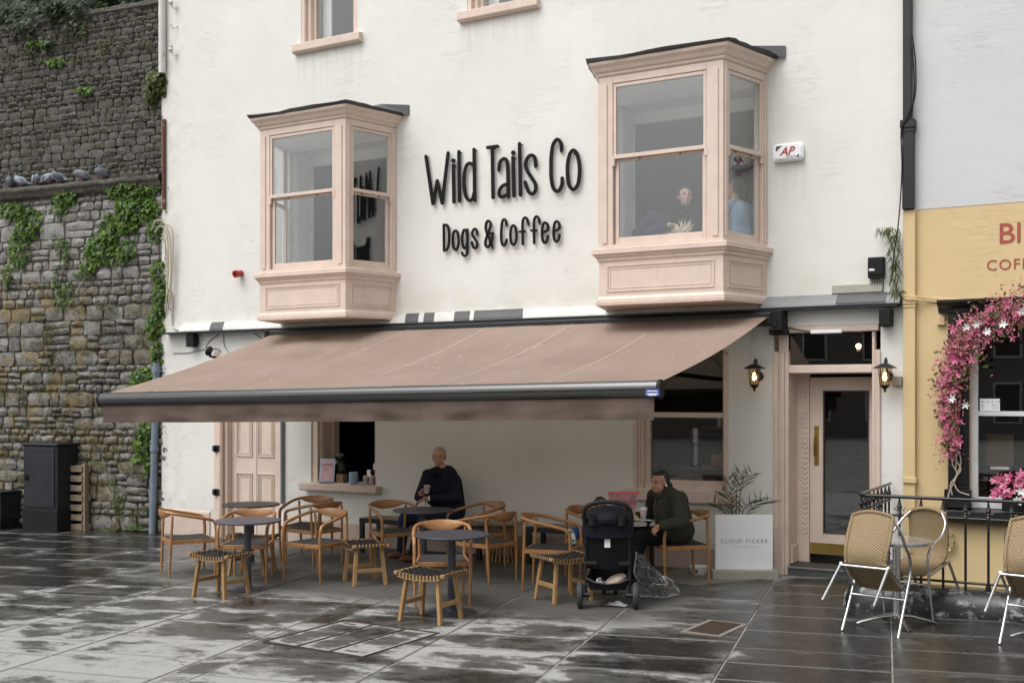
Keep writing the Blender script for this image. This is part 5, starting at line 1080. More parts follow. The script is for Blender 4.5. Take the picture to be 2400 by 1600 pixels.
# stone faced access cover and iron drain cover set in the paving
acv = thing('access_cover', 'square inset paving cover with metal channels in the foreground', 'cover', (-5.74, -4.88, gz(-5.74)+.0045), math.radians(-2))
for i in range(3): MB().bb(-.51+i*.345, -.51+i*.345+.318, -.49, .49, -.02, .004).build('cover_panel', M['paving'], acv, bev=.004)
for i in range(4): MB().bb(-.536+i*.345, -.524+i*.345, -.51, .51, -.02, .008).bb(-.516+i*.345, -.512+i*.345, -.51, .51, -.02, .008).build('channel', M['iron_rust'], acv)
for y in (-.51, .505): MB().bb(-.53, .52, y, y+.008, -.02, .009).build('edge_strip', M['iron_rust'], acv)
for i in range(3):
    for y in (-.40, .0, .40): MB().bb(-.44+i*.345, -.31+i*.345, y-.02, y+.02, -.01, .0055).build('lifting_slot', M['tape'], acv)
dc2 = thing('drain_cover', 'small rusty cast iron drain cover in the wet paving', 'cover', (-3.19, -3.17, gz(-3.19)+.003), math.radians(-4))
MB().bb(-.18, .18, -.30, .30, -.02, .003).build('rim', M['apron'], dc2); MB().bb(-.14, .14, -.26, .26, -.02, .006).build('plate', M['iron_rust'], dc2)
st_ = MB()
for i in range(11):
    for j in range(20): st_.bb(-.13+i*.0245, -.117+i*.0245, -.25+j*.0255, -.237+j*.0255, .005, .010)
tag(st_.build('studs', M['iron_rust'], dc2), kind='stuff')

# ================================================================== STREET CABINETS AND PALLET
def cabinet(x, y, w, d, h, label):
    t = thing('street_cabinet', label, 'cabinet', (x, y, gz(x)-.01), math.radians(5))
    MB().bb(-w/2, w/2, -d/2, d/2, .0, h*.26).build('plinth', M['black_matt'], t, bev=.01); MB().bb(-w/2+.01, w/2-.01, -d/2+.01, d/2-.01, h*.262, h-.03).build('body', M['cab'], t, bev=.012)
    MB().bb(-w/2-.01, w/2+.01, -d/2-.012, d/2+.01, h-.03, h+.012).build('lid', M['cab'], t, bev=.01)
    dr = MB().bb(-w/2+.04, w/2-.06, -d/2-.006, -d/2+.02, h*.29, h-.06).build('door', M['cab'], t, bev=.006)
    MB().lathe([(.045, 0), (.045, .02), (.02, .025)], 14, (-w/2+.10, -d/2-.006, h*.62), Matrix.Rotation(PI/2, 3, 'X')).box((-w/2+.10, -d/2-.03, h*.62), (.016, .02, .09)).build('handle', M['black_matt'], dr)
    return t
M['cab'] = mat('black_cabinet_paint', (.012, .0135, .020), .42, var=.2, dirt=(.05, .05, .05), damt=.35, dscale=8)
cabinet(-15.27, -.44, .76, .46, 1.40, 'tall black street cabinet standing against the stone wall'); cabinet(-16.55, -.60, .9, .42, .62, 'low black street cabinet at the left edge of view')
plt = thing('pallet', 'weathered wooden pallet on end beside the tall black cabinet', 'pallet', (-14.98, -.30, gz(-15)-.005), math.radians(7))
for k in range(7): MB().bb(-.34, .30, -.07, -.048, .015+k*.155, .015+k*.155+.098).build('board', M['oldwood'], plt, bev=.003)
for x in (-.33, -.03, .27): MB().bb(x, x+.075, -.047, .04, 0, 1.07).build('stringer', M['oldwood'], plt, bev=.003)
for k in (0, 3, 6): MB().bb(-.34, .36, .041, .062, .015+k*.155, .015+k*.155+.098).build('board', M['oldwood'], plt, bev=.003)

# ================================================================== RAILING, KERB AND BISTRO SET AT THE RIGHT
RX, RY = -2.36, -1.64; kg = gz(-2.2)
ke = thing('railing_kerb', 'peeling black painted stone kerb carrying the iron railing', 'kerb', (RX, RY, kg))
rk = random.Random(9); q = MB()
def kfn(path, prof):
    vs = []; n = len(prof)
    for i, (c, nrm) in enumerate(path):
        for a, z in prof: vs.append(c+nrm*(a+rk.uniform(-.012, .012))+V(0, 0, z+rk.uniform(-.008, .008)))
    return vs, [(i*n+j, i*n+(j+1), (i+1)*n+j+1, (i+1)*n+j) for i in range(len(path)-1) for j in range(n-1)]
path = [(V(RX+.0, 0, 0)+V(0, .0-.12*i, 0), V(-1, 0, 0)) for i in range(13)]+[(V(RX+.02, RY+.06, 0), V(-.8, -.6, 0)), (V(RX+.06, RY+.02, 0), V(-.45, -.9, 0))]+[(V(RX+.14+i*.14, RY, 0), V(0, -1, 0)) for i in range(34)]
vs, fs = kfn([(c+V(0, 0, kg), n_) for c, n_ in path], [(-.15, -.1), (-.14, .19), (-.06, .235), (.02, .235), (.09, .20), (.13, .12), (.145, .02), (.15, -.05)]); onroot(MB().add(vs, fs), 'kerb_stone', M['kerb'], ke, smooth=50)
ra = thing('iron_railing', 'black wrought iron railing with spear finials in front of the yellow shop', 'railing', (RX, RY, kg+.23))
zt_, zm_, zb_ = 1.045, .875, .30
def rpath(z): return [V(RX+.03, -.05, z+kg), V(RX+.03, -.6, z+kg), V(RX+.03, RY+.10, z+kg), V(RX+.06, RY+.04, z+kg), V(RX+.13, RY+.02, z+kg), V(RX+1, RY+.02, z+kg), V(2.2, RY+.02, z+kg)]
for z, r_, nm in ((zt_, .016, 'top_rail'), (zm_, .012, 'middle_rail'), (zb_, .012, 'bottom_rail')): onroot(MB().tube(rpath(z), r_, 8), nm, M['iron'], ra, smooth=60)
pts_ = [V(RX+.03, RY+.19+.19*i, 0) for i in range(8)]+[V(RX+.22+.19*i, RY+.02, 0) for i in range(22)]
for i, c in enumerate(pts_):
    b = MB().tube([c+V(0, 0, kg+.22), c+V(0, 0, kg+zm_)], .0115, 8); b.lathe([(.012, .0), (.022, .012), (.012, .03), (.020, .042), (.012, .055)], 8, c+V(0, 0, kg+zm_+.005)); b.lathe([(.010, .05), (.026, .075), (.016, .10), (.007, .15), (.010, .168)], 8, c+V(0, 0, kg+zm_))
    dr_ = V(0, 1, 0) if i < 8 else V(1, 0, 0)
    for s in (-1, 1): b.tube([c+V(0, 0, kg+zm_+.06), c+dr_*s*.03+V(0, 0, kg+zm_+.045), c+dr_*s*.052+V(0, 0, kg+zm_+.07)], [.007, .006, .003], 5)
    if i % 4 == 1: b.tube([c+V(0, 0, kg+.21), c+V(0, 0, kg+.31)], [.03, .018], 8)
    onroot(b, 'baluster', M['iron'], ra, smooth=50)
def make_wicker():
    t = thing('wicker_chair', '-', 'chair', group='wicker and aluminium bistro chairs')
    wz = .43
    shp = [(-.25, wz), (-.20, wz-.015), (0, wz-.02), (.16, wz+.0), (.22, wz+.06), (.245, wz+.16), (.265, wz+.30), (.275, wz+.40)]
    pts = smooth_path([V(0, y, z) for y, z in shp], 4); k = len(pts)
    def sf(u, v):
        i = min(k-1, int(round(v*(k-1)))); p = pts[i]; w = .182-.016*math.sin(PI*min(1, v*1.3))-.012*max(0, v-.7)*3; x = (u-.5)*2*w; c = (1-(2*u-1)**2)
        if v < .45: return V(x, p.y, p.z-.012*c)
        return V(x, p.y+.035*c-.03, p.z+.02*c*(1 if v > .95 else 0))
    m = MB().grid(sf, 12, k-1); o = m.build('woven_shell', M['wicker'], t, smooth=60); sm_ = o.modifiers.new('thick', 'SOLIDIFY'); sm_.thickness = .016
    rim = [sf(0, j/(k-1)) for j in range(k)]+[sf(i/12, 1) for i in range(1, 13)]+[sf(1, j/(k-1)) for j in range(k-2, -1, -1)]+[sf(i/12, 0) for i in range(11, 0, -1)]
    MB().tube(rim, .016, 8, closed=True).build('wicker_binding', M['wicker'], t, smooth=60)
    for s in (-1, 1):
        MB().tube(smooth_path([(s*.240, -.27, 0), (s*.232, -.235, .40), (s*.232, -.20, .58), (s*.238, -.10, .66), (s*.238, .03, .685), (s*.215, .16, .76), (s*.15, .235, .83)], 5), .0125, 8).build('front_leg', M['alu'], t, smooth=60)
        MB().tube([(s*.215, .27, 0), (s*.200, .16, .40)], .0125, 8).build('rear_leg', M['alu'], t, smooth=60)
        MB().tube([(s*.200, .165, .405), (s*.222, -.225, .405)], .0115, 8).build('side_rail', M['alu'], t, smooth=60)
    MB().tube([(-.200, .165, .39), (.200, .165, .39)], .0115, 8).build('cross_rail', M['alu'], t, smooth=60); MB().tube([(-.233, -.235, .33), (.233, -.235, .33)], .0105, 8).build('cross_rail', M['alu'], t, smooth=60)
    MB().tube(smooth_path([(-.15, .235, .83), (-.08, .25, .85), (0, .255, .856), (.08, .25, .85), (.15, .235, .83)], 4), .017, 8).build('top_binding', M['wicker'], t, smooth=60)
    return t
wc = make_wicker()
def tip(o, fx, fy, face, deg):
    """tipped forward on its front feet, leaning on the table"""
    R_ = Matrix.Rotation(math.radians(face+90), 4, 'Z'); o.rotation_mode = 'XYZ'
    mtx = Matrix.Translation((fx, fy, gz(fx))) @ R_ @ Matrix.Rotation(math.radians(deg), 4, 'X') @ Matrix.Translation((0, .27, 0)); o.matrix_world = mtx; return o
for i, dx in enumerate((0, 1.22)):
    o = wc if i == 0 else copy_tree(wc); tip(o, -1.965+dx, -2.84+.02*i, 79, 36); o['label'] = ('wicker chair tipped forward against the granite bistro table', 'wicker chair tipped forward, cut by the right edge of view')[i]
    o = copy_tree(wc); tip(o, -1.80+dx*.98, -2.02, -112, 14); o['label'] = ('wicker chair behind the granite bistro table next to the railing', 'wicker chair behind the tipped one at the right edge of view')[i]
    t = thing('bistro_table', ('round granite topped bistro table between two wicker chairs', 'granite topped bistro table partly hidden at the right edge of view')[i], 'table', (-1.85+dx, -2.30, gz(-1.85+dx)), .5, group='granite bistro tables')
    MB().lathe([(.29, .70), (.30, .703), (.30, .728), (.296, .732)], 40).build('table_top', M['granite'], t, smooth=30); MB().lathe([(.303, .702), (.306, .704), (.306, .728), (.303, .73), (.3005, .728), (.3005, .704)], 40).build('edge_band', M['alu'], t, smooth=40)
    MB().tube([(0, 0, .05), (0, 0, .70)], .034, 18).build('column', M['alu'], t, smooth=40)
    for k in range(4):
        a = PI/2*k; d = V(math.cos(a), math.sin(a), 0); MB().tube([d*.02+V(0, 0, .075), d*.12+V(0, 0, .068), d*.30+V(0, 0, .022), d*.345+V(0, 0, .008)], [.030, .028, .022, .015], 8, flat=(1, 1, .55)).build('foot', M['chrome'], t, smooth=60)
# ================================================================== PEOPLE
def frame(f, up=(0, 0, 1)):
    f = Vector(f).normalized(); s = f.cross(Vector(up)).normalized(); u = s.cross(f); return f, s, u
def limb(mb, pts, rs, n=12, k=4):
    if len(pts) == 3:
        limb(mb, pts[:2], rs[:2], n); limb(mb, pts[1:], rs[1:], n); return
    pts = [Vector(pts[0]).lerp(Vector(pts[1]), i/4) for i in range(5)]
    m = len(pts); rr = []
    for i in range(m):
        t = i/(m-1)*(len(rs)-1); a = int(min(t, len(rs)-2)); rr.append(rs[a]+(rs[a+1]-rs[a])*(t-a))
    mb.tube(pts, rr, n); mb.ball(pts[0], rr[0]*1.0, n); mb.ball(pts[-1], rr[-1]*1.0, n)
def ell(mb, c, f, r, up=(0, 0, 1), n=14):
    f, s, u = frame(f, up); mb.ball(c, r, n, Matrix((f, s, u)).transposed())
def head(mb, c, f, k=1.0, up=(0, 0, 1), male=True):
    f, s, u = frame(f, up); c = Vector(c); q = lambda a, b, d: c+(f*a+s*b+u*d)*k
    ell(mb, q(-.012, 0, .032), f, (.094*k, .075*k, .088*k), u); ell(mb, q(.020, 0, -.035), f, (.066*k, .058*k, .078*k), u); ell(mb, q(.045, 0, -.078), f, (.036*k, .036*k, .026*k), u)
    for b in (-1, 1): ell(mb, q(.052, b*.030, -.030), f, (.030*k, .026*k, .028*k), u); ell(mb, q(-.008, b*.077, -.012), f, (.018*k, .009*k, .030*k), u); ell(mb, q(.074, b*.028, .028), f, (.014*k, .024*k, .009*k), u)
    mb.tube([q(.082, 0, .018), q(.104, 0, -.022)], [.008*k, .013*k], 8); ell(mb, q(.096, 0, -.026), f, (.016*k, .016*k, .012*k), u)
    for d in (-.052, -.062): ell(mb, q(.080, 0, d), f, (.012*k, .024*k, .006*k), u)
    return f, s, u, q
def face_bits(root, q, f, s, u, k, hair, world=True):
    e = MB(); b = MB(); l = MB()
    for d in (-1, 1):
        ell(e, q(.077, d*.030, .012), f, (.010*k, .013*k, .0065*k), u, 8); ell(b, q(.0845, d*.030, .012), f, (.005*k, .0065*k, .0062*k), u, 8)
        b.tube([q(.084, d*.014, .030), q(.081, d*.030, .035), q(.066, d*.047, .030)], .0042*k, 6)
    ell(l, q(.0865, 0, -.057), f, (.007*k, .021*k, .004*k), u, 8)
    onroot(e, 'eye_white', M['eyew'], root, smooth=60); onroot(b, 'eye_and_brow', hair, root, smooth=60); onroot(l, 'lips', M['lip'], root, smooth=60)
M['eyew'] = mat('eye_white', (.55, .53, .5), .3); M['lip'] = mat('lips', (.30, .10, .085), .5)
def hand(mb, w, d, nrm, curl=.8, k=1.0, side=1):
    """palm from wrist w along d, palm facing nrm; four bent fingers of unequal length and a thumb from the side of the palm"""
    d, s, u = frame(d, nrm); w = Vector(w); n = u; s = s*side
    R_ = Matrix((d, s, n)).transposed(); mb.ball(w+d*.045*k, (.052*k, .040*k, .018*k), 10, R_); mb.tube([w-d*.03*k, w+d*.02*k], [.027*k, .028*k], 10)
    for i, L in enumerate((.070, .080, .074, .058)):
        b = w+d*.082*k+s*(.030-.020*i)*k; a = curl*(.55+.08*i)
        p1 = b+(d*math.cos(a)+n*math.sin(a))*L*.45*k; p2 = p1+(d*math.cos(a*2)+n*math.sin(a*2))*L*.32*k; p3 = p2+(d*math.cos(a*2.7)+n*math.sin(a*2.7))*L*.25*k
        mb.tube([b-d*.02*k, b, p1, p2, p3], [.0095*k, .0098*k, .009*k, .0082*k, .0065*k], 7); mb.ball(p3, .0066*k, 6)
    b = w+d*.025*k+s*.034*k; p1 = b+(d*.55+s*.65+n*.35).normalized()*.035*k; p2 = p1+(d*.8+s*.15+n*.6).normalized()*.03*k
    mb.tube([b-s*.012*k, b, p1, p2], [.013*k, .0125*k, .011*k, .008*k], 7); mb.ball(p2, .008*k, 6)
def sleeve(mb, sh, el, wr, r=(.072, .056, .042)): limb(mb, [sh, el], [r[0], r[1]]); limb(mb, [el, wr], [r[1], r[2]])

# ---------------- the man on the bench
man = thing('person', 'man in navy jacket and jeans sitting on the bench with a paper cup', 'person', (-7.66, -.33, gz(-7.66)))
hip = V(-7.66, -.33, .53); chest = V(-7.70, -.34, .90); neck = V(-7.76, -.41, 1.10); hc = W(1029, 1072, -.44)
shR, shL = W(1002, 1112, -.56), W(1060, 1112, -.30); shR.z = shL.z = 1.02
hd_f = V(.42, -.90, .02)                                   # looks past the camera to the right
elL = V(-7.50, -.50, .74); wrL = W(1000, 1168, -.72); elR = W(981, 1165, -.70); wrR = W(988, 1158, -.78)
kn1, kn2 = W(948, 1215, -.80), W(992, 1216, -.86); ft1, ft2 = V(-8.16, -.78, gz(-8.1)+.05), V(-7.86, -.95, gz(-8)+.05)
b = MB(); f, s, u, q = head(b, hc, hd_f, 1.06); limb(b, [neck-V(0, 0, .06), hc-V(0, 0, .05)], [.062, .055])
ell(b, chest, V(-.5, -.85, 0), (.10, .15, .20)); limb(b, [hip, chest], [.13, .12]); limb(b, [shL, elL, wrL], [.05, .042, .028]); limb(b, [shR, elR, wrR], [.05, .042, .028])
for k_, ft in ((kn1, ft1), (kn2, ft2)): limb(b, [hip, k_], [.075, .055]); limb(b, [k_, ft+V(0, 0, .05)], [.05, .035])
hand(b, wrL, W(965, 1178, -.80)-wrL, V(-.1, -.2, -1), .55, 1.05, 1); cupc = W(1000, 1146, -.80); hand(b, wrR+V(-.01, .0, .0), V(.55, -.15, .65), V(.75, -.25, -.2), 1.0, 1.05, -1)
blob('body', b, M['skin_m'], man, .0065, 3, True); face_bits(man, q, f, s, u, 1.06, M['hair_d'])
b = MB(); fj = V(-.45, -.89, 0)
tc = W(1022, 1150, -.42); ell(b, tc, fj, (.15, .17, .22)); limb(b, [shR, tc], [.075, .13]); ell(b, chest+V(-.03, -.02, .03), fj, (.14, .18, .21)); ell(b, hip+V(0, 0, .06), fj, (.155, .18, .17)); limb(b, [hip+V(0, 0, .08), chest], [.155, .155]); limb(b, [shR, (shR+shL)/2+V(0, 0, .05), shL], [.062, .075, .062]); ell(b, neck-V(0, 0, .03), fj, (.085, .09, .05))
sleeve(b, shL, elL, wrL+(elL-wrL)*.16, (.070, .060, .045)); sleeve(b, shR, elR, wrR+(elR-wrR)*.2, (.070, .058, .045)); blob('jacket', b, M['navy'], man, .010, 4, True)
b = MB(); b.tube([neck+(s*math.cos(a)*.064+f*math.sin(a)*.066)+V(0, 0, -.030-.02*math.sin(a)) for a in [2*PI*i/16 for i in range(16)]], .012, 8, closed=True); limb(b, [wrL+(elL-wrL)*.10, wrL+(elL-wrL)*.18], [.036, .038]); blob('shirt', b, M['white'], man, .007, 1, True)
b = MB()
for k_, ft in ((kn1, ft1), (kn2, ft2)): limb(b, [hip, k_], [.105, .080]); limb(b, [k_, ft+V(0, 0, .07)], [.078, .060])
ell(b, hip, fj, (.15, .18, .12)); blob('trousers', b, M['jeans'], man, .010, 3, True)
for ft, dd in ((ft1, V(-.75, -.66, 0)), (ft2, V(-.6, -.8, 0))):
    b = MB(); ell(b, ft+dd*.05+V(0, 0, -.005), dd, (.135, .048, .045)); limb(b, [ft+V(0, 0, .0), ft+V(0, 0, .05)], [.045, .045]); blob('shoe', b, M['shoe'], man, .008, 2, True)
b = MB(); ell(b, q(-.034, 0, .044), f, (.092*1.06, .080*1.06, .086*1.06), u); [ell(b, q(-.03, d*.072, .015), f, (.045, .014, .05), u) for d in (-1, 1)]; bm_ = blob('hair', b, M['hair_g'], man, .008, 1, True)
cup = thing('paper_cup', 'pale paper cup held in the hand of the man in the navy jacket', 'cup', cupc-V(0, 0, .05)); MB().lathe([(.028, 0), (.030, .002), (.041, .095), (.043, .098), (.040, .098), (.038, .09)], 20).build('cup', M['cup'], cup, smooth=40); cup.rotation_euler = (.05, .12, 0)

zp = MB(); zp.tube(smooth_path([tc+fj*.165+V(.02, 0, .20), tc+fj*.178+V(.015, 0, .08), tc+fj*.172+V(.01, 0, -.06), tc+fj*.15+V(.0, 0, -.18)], 4), .006, 6); onroot(zp, 'zip', M['tape'], man, smooth=60)
b = MB(); b.tube([neck+(s*math.cos(a)*.080+f*math.sin(a)*.078)+V(0, 0, -.042-.022*math.sin(a)) for a in [2*PI*i/18 for i in range(18)]], .018, 8, closed=True); onroot(b, 'collar', M['navy'], man, smooth=60)
# ---------------- the woman at the right
FWd = V(-.80, -.60, 0); wo = thing('person', 'woman in a dark olive hooded parka sitting at the table beside the stroller', 'person', (-4.33, -1.04, gz(-4.3)))
hip = V(-4.36, -1.07, .54); chest = W(1572, 1192, -1.12); hc = W(1546, 1131, -1.20); neck = hc-V(0, 0, .15)-FWd*.07; shn = W(1592, 1172, -1.28); shf = W(1533, 1167, -1.0); shn.z = shf.z = .93
eln = W(1600, 1222, -1.36); wrn = W(1545, 1233, -1.50); elf = W(1520, 1212, -1.06); wrf = W(1490, 1207, -1.12)
kn1, kn2 = W(1502, 1258, -1.42), W(1490, 1252, -1.22); ft1, ft2 = V(-4.72, -1.40, gz(-4.7)+.05), V(-4.86, -1.25, gz(-4.8)+.05)
b = MB(); hf = V(-.36, -.93, -.06); f, s, u, q = head(b, hc, hf, 1.04); limb(b, [neck-V(0, 0, .05), hc-V(0, 0, .05)], [.056, .05]); ell(b, q(.03, 0, -.045), f, (.062, .070, .066), u)
limb(b, [hip, chest], [.13, .12]); limb(b, [chest, neck], [.10, .06]); limb(b, [shn, eln, wrn], [.05, .042, .028]); limb(b, [shf, elf, wrf], [.05, .04, .028]); hand(b, wrn, W(1530, 1246, -1.5)-wrn, V(-.3, .5, -.6), 1.0, 1.0, -1); hand(b, wrf, V(-.9, -.2, -.1), V(0, 0, -1), .5, 1.0, 1)
for k_, ft in ((kn1, ft1), (kn2, ft2)): limb(b, [hip, k_], [.085, .06]); limb(b, [k_, ft+V(0, 0, .05)], [.055, .035])
blob('body', b, M['skin_w'], wo, .0065, 3, True); face_bits(wo, q, f, s, u, 1.04, M['hair_b'])
b = MB(); ell(b, chest, FWd, (.18, .225, .22)); ell(b, hip+V(0, 0, .05), FWd, (.21, .225, .17)); limb(b, [hip+V(0, 0, .06), chest], [.20, .20]); limb(b, [shn, (shn+shf)/2+V(0, 0, .05), shf], [.085, .095, .085]); sleeve(b, shn, eln, wrn+(eln-wrn)*.15, (.098, .080, .055)); sleeve(b, shf, elf, wrf+(elf-wrf)*.15, (.078, .062, .046))
ell(b, neck-FWd*.075+V(0, 0, .0), FWd, (.105, .115, .075)); b.tube([neck+FWd*.02+V(.095*math.cos(a), .095*math.sin(a), .012) for a in [2*PI*i/14 for i in range(14)]], .030, 8, closed=True); blob('parka', b, M['olive'], wo, .010, 3, True)
b = MB()
for k_, ft in ((kn1, ft1), (kn2, ft2)): limb(b, [hip-V(0, 0, .02), k_], [.115, .088]); limb(b, [k_, ft+V(0, 0, .06)], [.085, .055])
blob('trousers', b, M['blackcloth'], wo, .010, 3, True)
for ft in (ft1, ft2): b = MB(); ell(b, ft+FWd*.05, FWd, (.125, .046, .045)); blob('shoe', b, M['black_matt'], wo, .009, 2, True)
b = MB(); ell(b, q(-.040, 0, .042), f, (.092, .085, .090), u); ell(b, q(-.055, 0, -.01), f, (.068, .080, .08), u); ell(b, q(-.135, 0, -.045), f, (.045, .042, .042), u); ell(b, q(.020, 0, .098), f, (.055, .064, .026), u); blob('hair', b, M['hair_b'], wo, .008, 2, True)
ms = wrn.lerp(eln, .18); b = MB(); b.tube([ms+V(.052*math.cos(a), 0, .052*math.sin(a))+(eln-wrn).normalized()*.0 for a in [2*PI*i/14 for i in range(14)]], .009, 6, closed=True); onroot(b, 'cuff', M['olive'], wo, smooth=60); onroot(MB().tube(smooth_path([chest+FWd*.18+V(.03, -.03, .16), chest+FWd*.195+V(.03, -.03, .0), hip+FWd*.21+V(.02, -.02, .06)], 4), .006, 6), 'zip', M['tape'], wo, smooth=60); onroot(MB().ball(q(.002, .092, -.022), .013, 8).tube([q(.008, .094, -.026), q(.016, .09, -.055)], .0045, 6).ball(q(.002, -.092, -.022), .013, 8), 'earbud', M['white'], wo, smooth=60)
# ---------------- two people in the right oriel
pw = thing('person', 'young woman in a dark top sitting on the seat of the right oriel window', 'person', (-4.40, -.15, 3.72))
hc = W(1606, 461, -.30); hf = V(.55, -.82, .05); chest = hc+V(.04, .03, -.36); hip = hc+V(.10, .08, -.68); neck = hc-V(0, 0, .14); shA, shB = hc+V(-.15, .02, -.24), hc+V(.20, .06, -.24); kn = W(1530, 508, -.45); ft = W(1490, 548, -.50)
b = MB(); f, s, u, q = head(b, hc, hf, 1.0); limb(b, [neck-V(0, 0, .05), hc-V(0, 0, .05)], [.05, .045]); limb(b, [hip, chest], [.11, .11]); handp = W(1570, 527, -.5); limb(b, [shA, W(1550, 520, -.35), handp], [.045, .038, .026]); limb(b, [shB, shB+V(.05, -.1, -.25)], [.045, .035]); hand(b, handp, V(.9, -.2, -.1), V(0, -.3, -1), .5, .95); limb(b, [hip, kn, ft], [.07, .06, .04]); blob('body', b, M['skin_f'], pw, .007, 3, True); face_bits(pw, q, f, s, u, 1.0, M['hair_d'])
b = MB(); ell(b, chest, V(0, -1, 0), (.12, .18, .2)); limb(b, [hip, chest], [.14, .14]); limb(b, [shA, (shA+shB)/2+V(0, 0, .04), shB], [.062, .07, .062]); limb(b, [shA, W(1550, 520, -.35), handp+(W(1550, 520, -.35)-handp)*.2], [.062, .055, .042]); limb(b, [shB, shB+V(.05, -.1, -.25)], [.062, .052]); limb(b, [neck-V(0, 0, .05), neck+V(0, 0, .02)], [.065, .056]); blob('sweater', b, M['blackcloth'], pw, .010, 3, True)
b = MB(); limb(b, [hip, kn], [.11, .085]); limb(b, [kn, ft], [.085, .055]); limb(b, [hip, kn+V(.12, -.05, -.16)], [.10, .08]); limb(b, [kn+V(.12, -.05, -.16), ft+V(.15, 0, 0)], [.08, .055]); blob('trousers', b, M['jeans'], pw, .010, 3, True)
b = MB(); ell(b, q(-.030, 0, .040), f, (.092, .086, .092), u); ell(b, q(-.002, 0, .090), f, (.074, .076, .038), u); [ell(b, q(-.03, d*.072, .02), f, (.045, .016, .055), u) for d in (-1, 1)]; ell(b, q(-.10, 0, .05), f, (.045, .05, .05), u); blob('hair', b, M['hair_d'], pw, .008, 2, True)
p2 = thing('person', 'person in a light blue shirt seen through the side pane of the right oriel', 'person', (-3.98, .05, 3.72))
hc = W(1722, 440, .12); hf = V(-.8, -.5, -.25); chest = hc+V(.05, .02, -.34); hip = hc+V(.06, .04, -.66)
b = MB(); f, s, u, q = head(b, hc, hf, 1.0); limb(b, [hc-V(0, 0, .2), hc-V(0, 0, .05)], [.05, .045]); limb(b, [hip, chest], [.11, .11]); sA, sB = hc+V(-.1, -.14, -.23), hc+V(.12, .16, -.23); hA = hc+V(-.30, -.22, -.46); limb(b, [sA, hc+V(-.12, -.24, -.48), hA], [.045, .04, .028]); limb(b, [sB, sB+V(0, 0, -.28)], [.045, .035]); hand(b, hA, V(-.8, .1, .2), V(0, 0, -1), .6, .95); blob('body', b, M['skin_m'], p2, .0075, 3, True); face_bits(p2, q, f, s, u, 1.0, M['hair_d'])
b = MB(); ell(b, chest, V(-.8, -.5, 0), (.12, .18, .2)); limb(b, [hip, chest], [.15, .145]); limb(b, [sA, (sA+sB)/2+V(0, 0, .04), sB], [.06, .07, .06]); limb(b, [sA, hc+V(-.12, -.24, -.48), hA+V(.06, 0, 0)], [.06, .055, .045]); limb(b, [sB, sB+V(0, 0, -.28)], [.062, .05]); blob('shirt', b, M['bluecloth'], p2, .010, 3, True)
b = MB(); ell(b, q(-.028, 0, .034), f, (.094, .086, .092), u); ell(b, q(.015, 0, .082), f, (.08, .08, .046), u); [ell(b, q(.0, d*.074, -.01), f, (.05, .02, .08), u) for d in (-1, 1)]; limb(b, [q(-.07, 0, 0), q(-.08, 0, -.16)], [.06, .04]); blob('hair', b, M['hair_d'], p2, .008, 2, True)
# dried flowers and card on the window seat
pf = W(1600, 540, -.62); df = thing('dried_flowers', 'bunch of pale dried flowers on the sill of the right oriel', 'flowers', V(pf.x, pf.y, 3.716)); rr = random.Random(2); m1 = MB(); MB().lathe([(.03, 0), (.045, .05), (.03, .09)], 12).build('vase', M['cup'], df, smooth=50)
for i in range(60):
    d = V(rr.uniform(-1, 1), rr.uniform(-.5, .5), rr.uniform(.2, 1.2)).normalized(); m1.leaf(V(0, 0, .08)+d*rr.uniform(.02, .08), (rr.uniform(-.5, .5), -1, .3), d, rr.uniform(.10, .17), 'blade', 0)
M['dried'] = leaf_mat('dried_pampas', [(.55, .45, .32), (.66, .58, .45), (.48, .38, .26)]); tag(m1.build('flower', M['dried'], df, smooth='leaf'), kind='stuff')
pc = W(1640, 530, -.60); cdd = thing('card', 'small white card standing on the sill of the right oriel', 'card', V(pc.x, pc.y, 3.716)); MB().box((0, 0, .055), (.075, .003, .10), Matrix.Rotation(-.1, 3, 'X')).build('card', M['white'], cdd)
# ---------------- child behind the stroller
cdr = thing('person', 'small child behind the stroller of whom a green soled shoe shows', 'person', (-5.28, -1.02, gz(-5.2)))
hip = V(-5.25, -1.02, .50); hc = W(1408, 1186, -1.02); hf = V(.7, -.7, -.1); chest = hip.lerp(hc, .55); kn1 = W(1352, 1245, -1.28); ft1 = W(1340, 1256, -1.50); kn2 = W(1378, 1245, -1.25); ft2 = W(1372, 1275, -1.36)
b = MB(); f, s, u, q = head(b, hc, hf, .84); limb(b, [hip, chest], [.09, .085]); limb(b, [chest, hc-V(0, 0, .08)], [.07, .04]); hA = chest+V(.18, -.16, -.02); limb(b, [chest+V(0, -.09, .06), chest+V(.06, -.16, -.06), hA], [.035, .03, .022]); hand(b, hA, V(.7, -.4, .2), V(0, 0, -1), .6, .65); limb(b, [chest+V(0, .09, .06), chest+V(.06, .14, -.08)], [.035, .028])
for k_, ft in ((kn1, ft1), (kn2, ft2)): limb(b, [hip, k_, ft+V(0, .03, 0)], [.05, .04, .03])
blob('body', b, M['skin_f'], cdr, .007, 3, True); face_bits(cdr, q, f, s, u, .84, M['hair_d'])
b = MB(); ell(b, chest, hf, (.09, .12, .13)); limb(b, [hip, chest], [.11, .10]); limb(b, [chest+V(0, -.09, .06), chest+V(.06, -.16, -.06), hA-V(.03, 0, 0)], [.048, .042, .034]); limb(b, [chest+V(0, .09, .06), chest+V(.06, .14, -.08)], [.048, .04]); blob('jumper', b, M['bluejump'] if 'bluejump' in M else M['navy'], cdr, .009, 3, True)
b = MB()
for k_, ft in ((kn1, ft1), (kn2, ft2)): limb(b, [hip, k_], [.07, .055]); limb(b, [k_, ft+V(0, .06, 0)], [.052, .042])
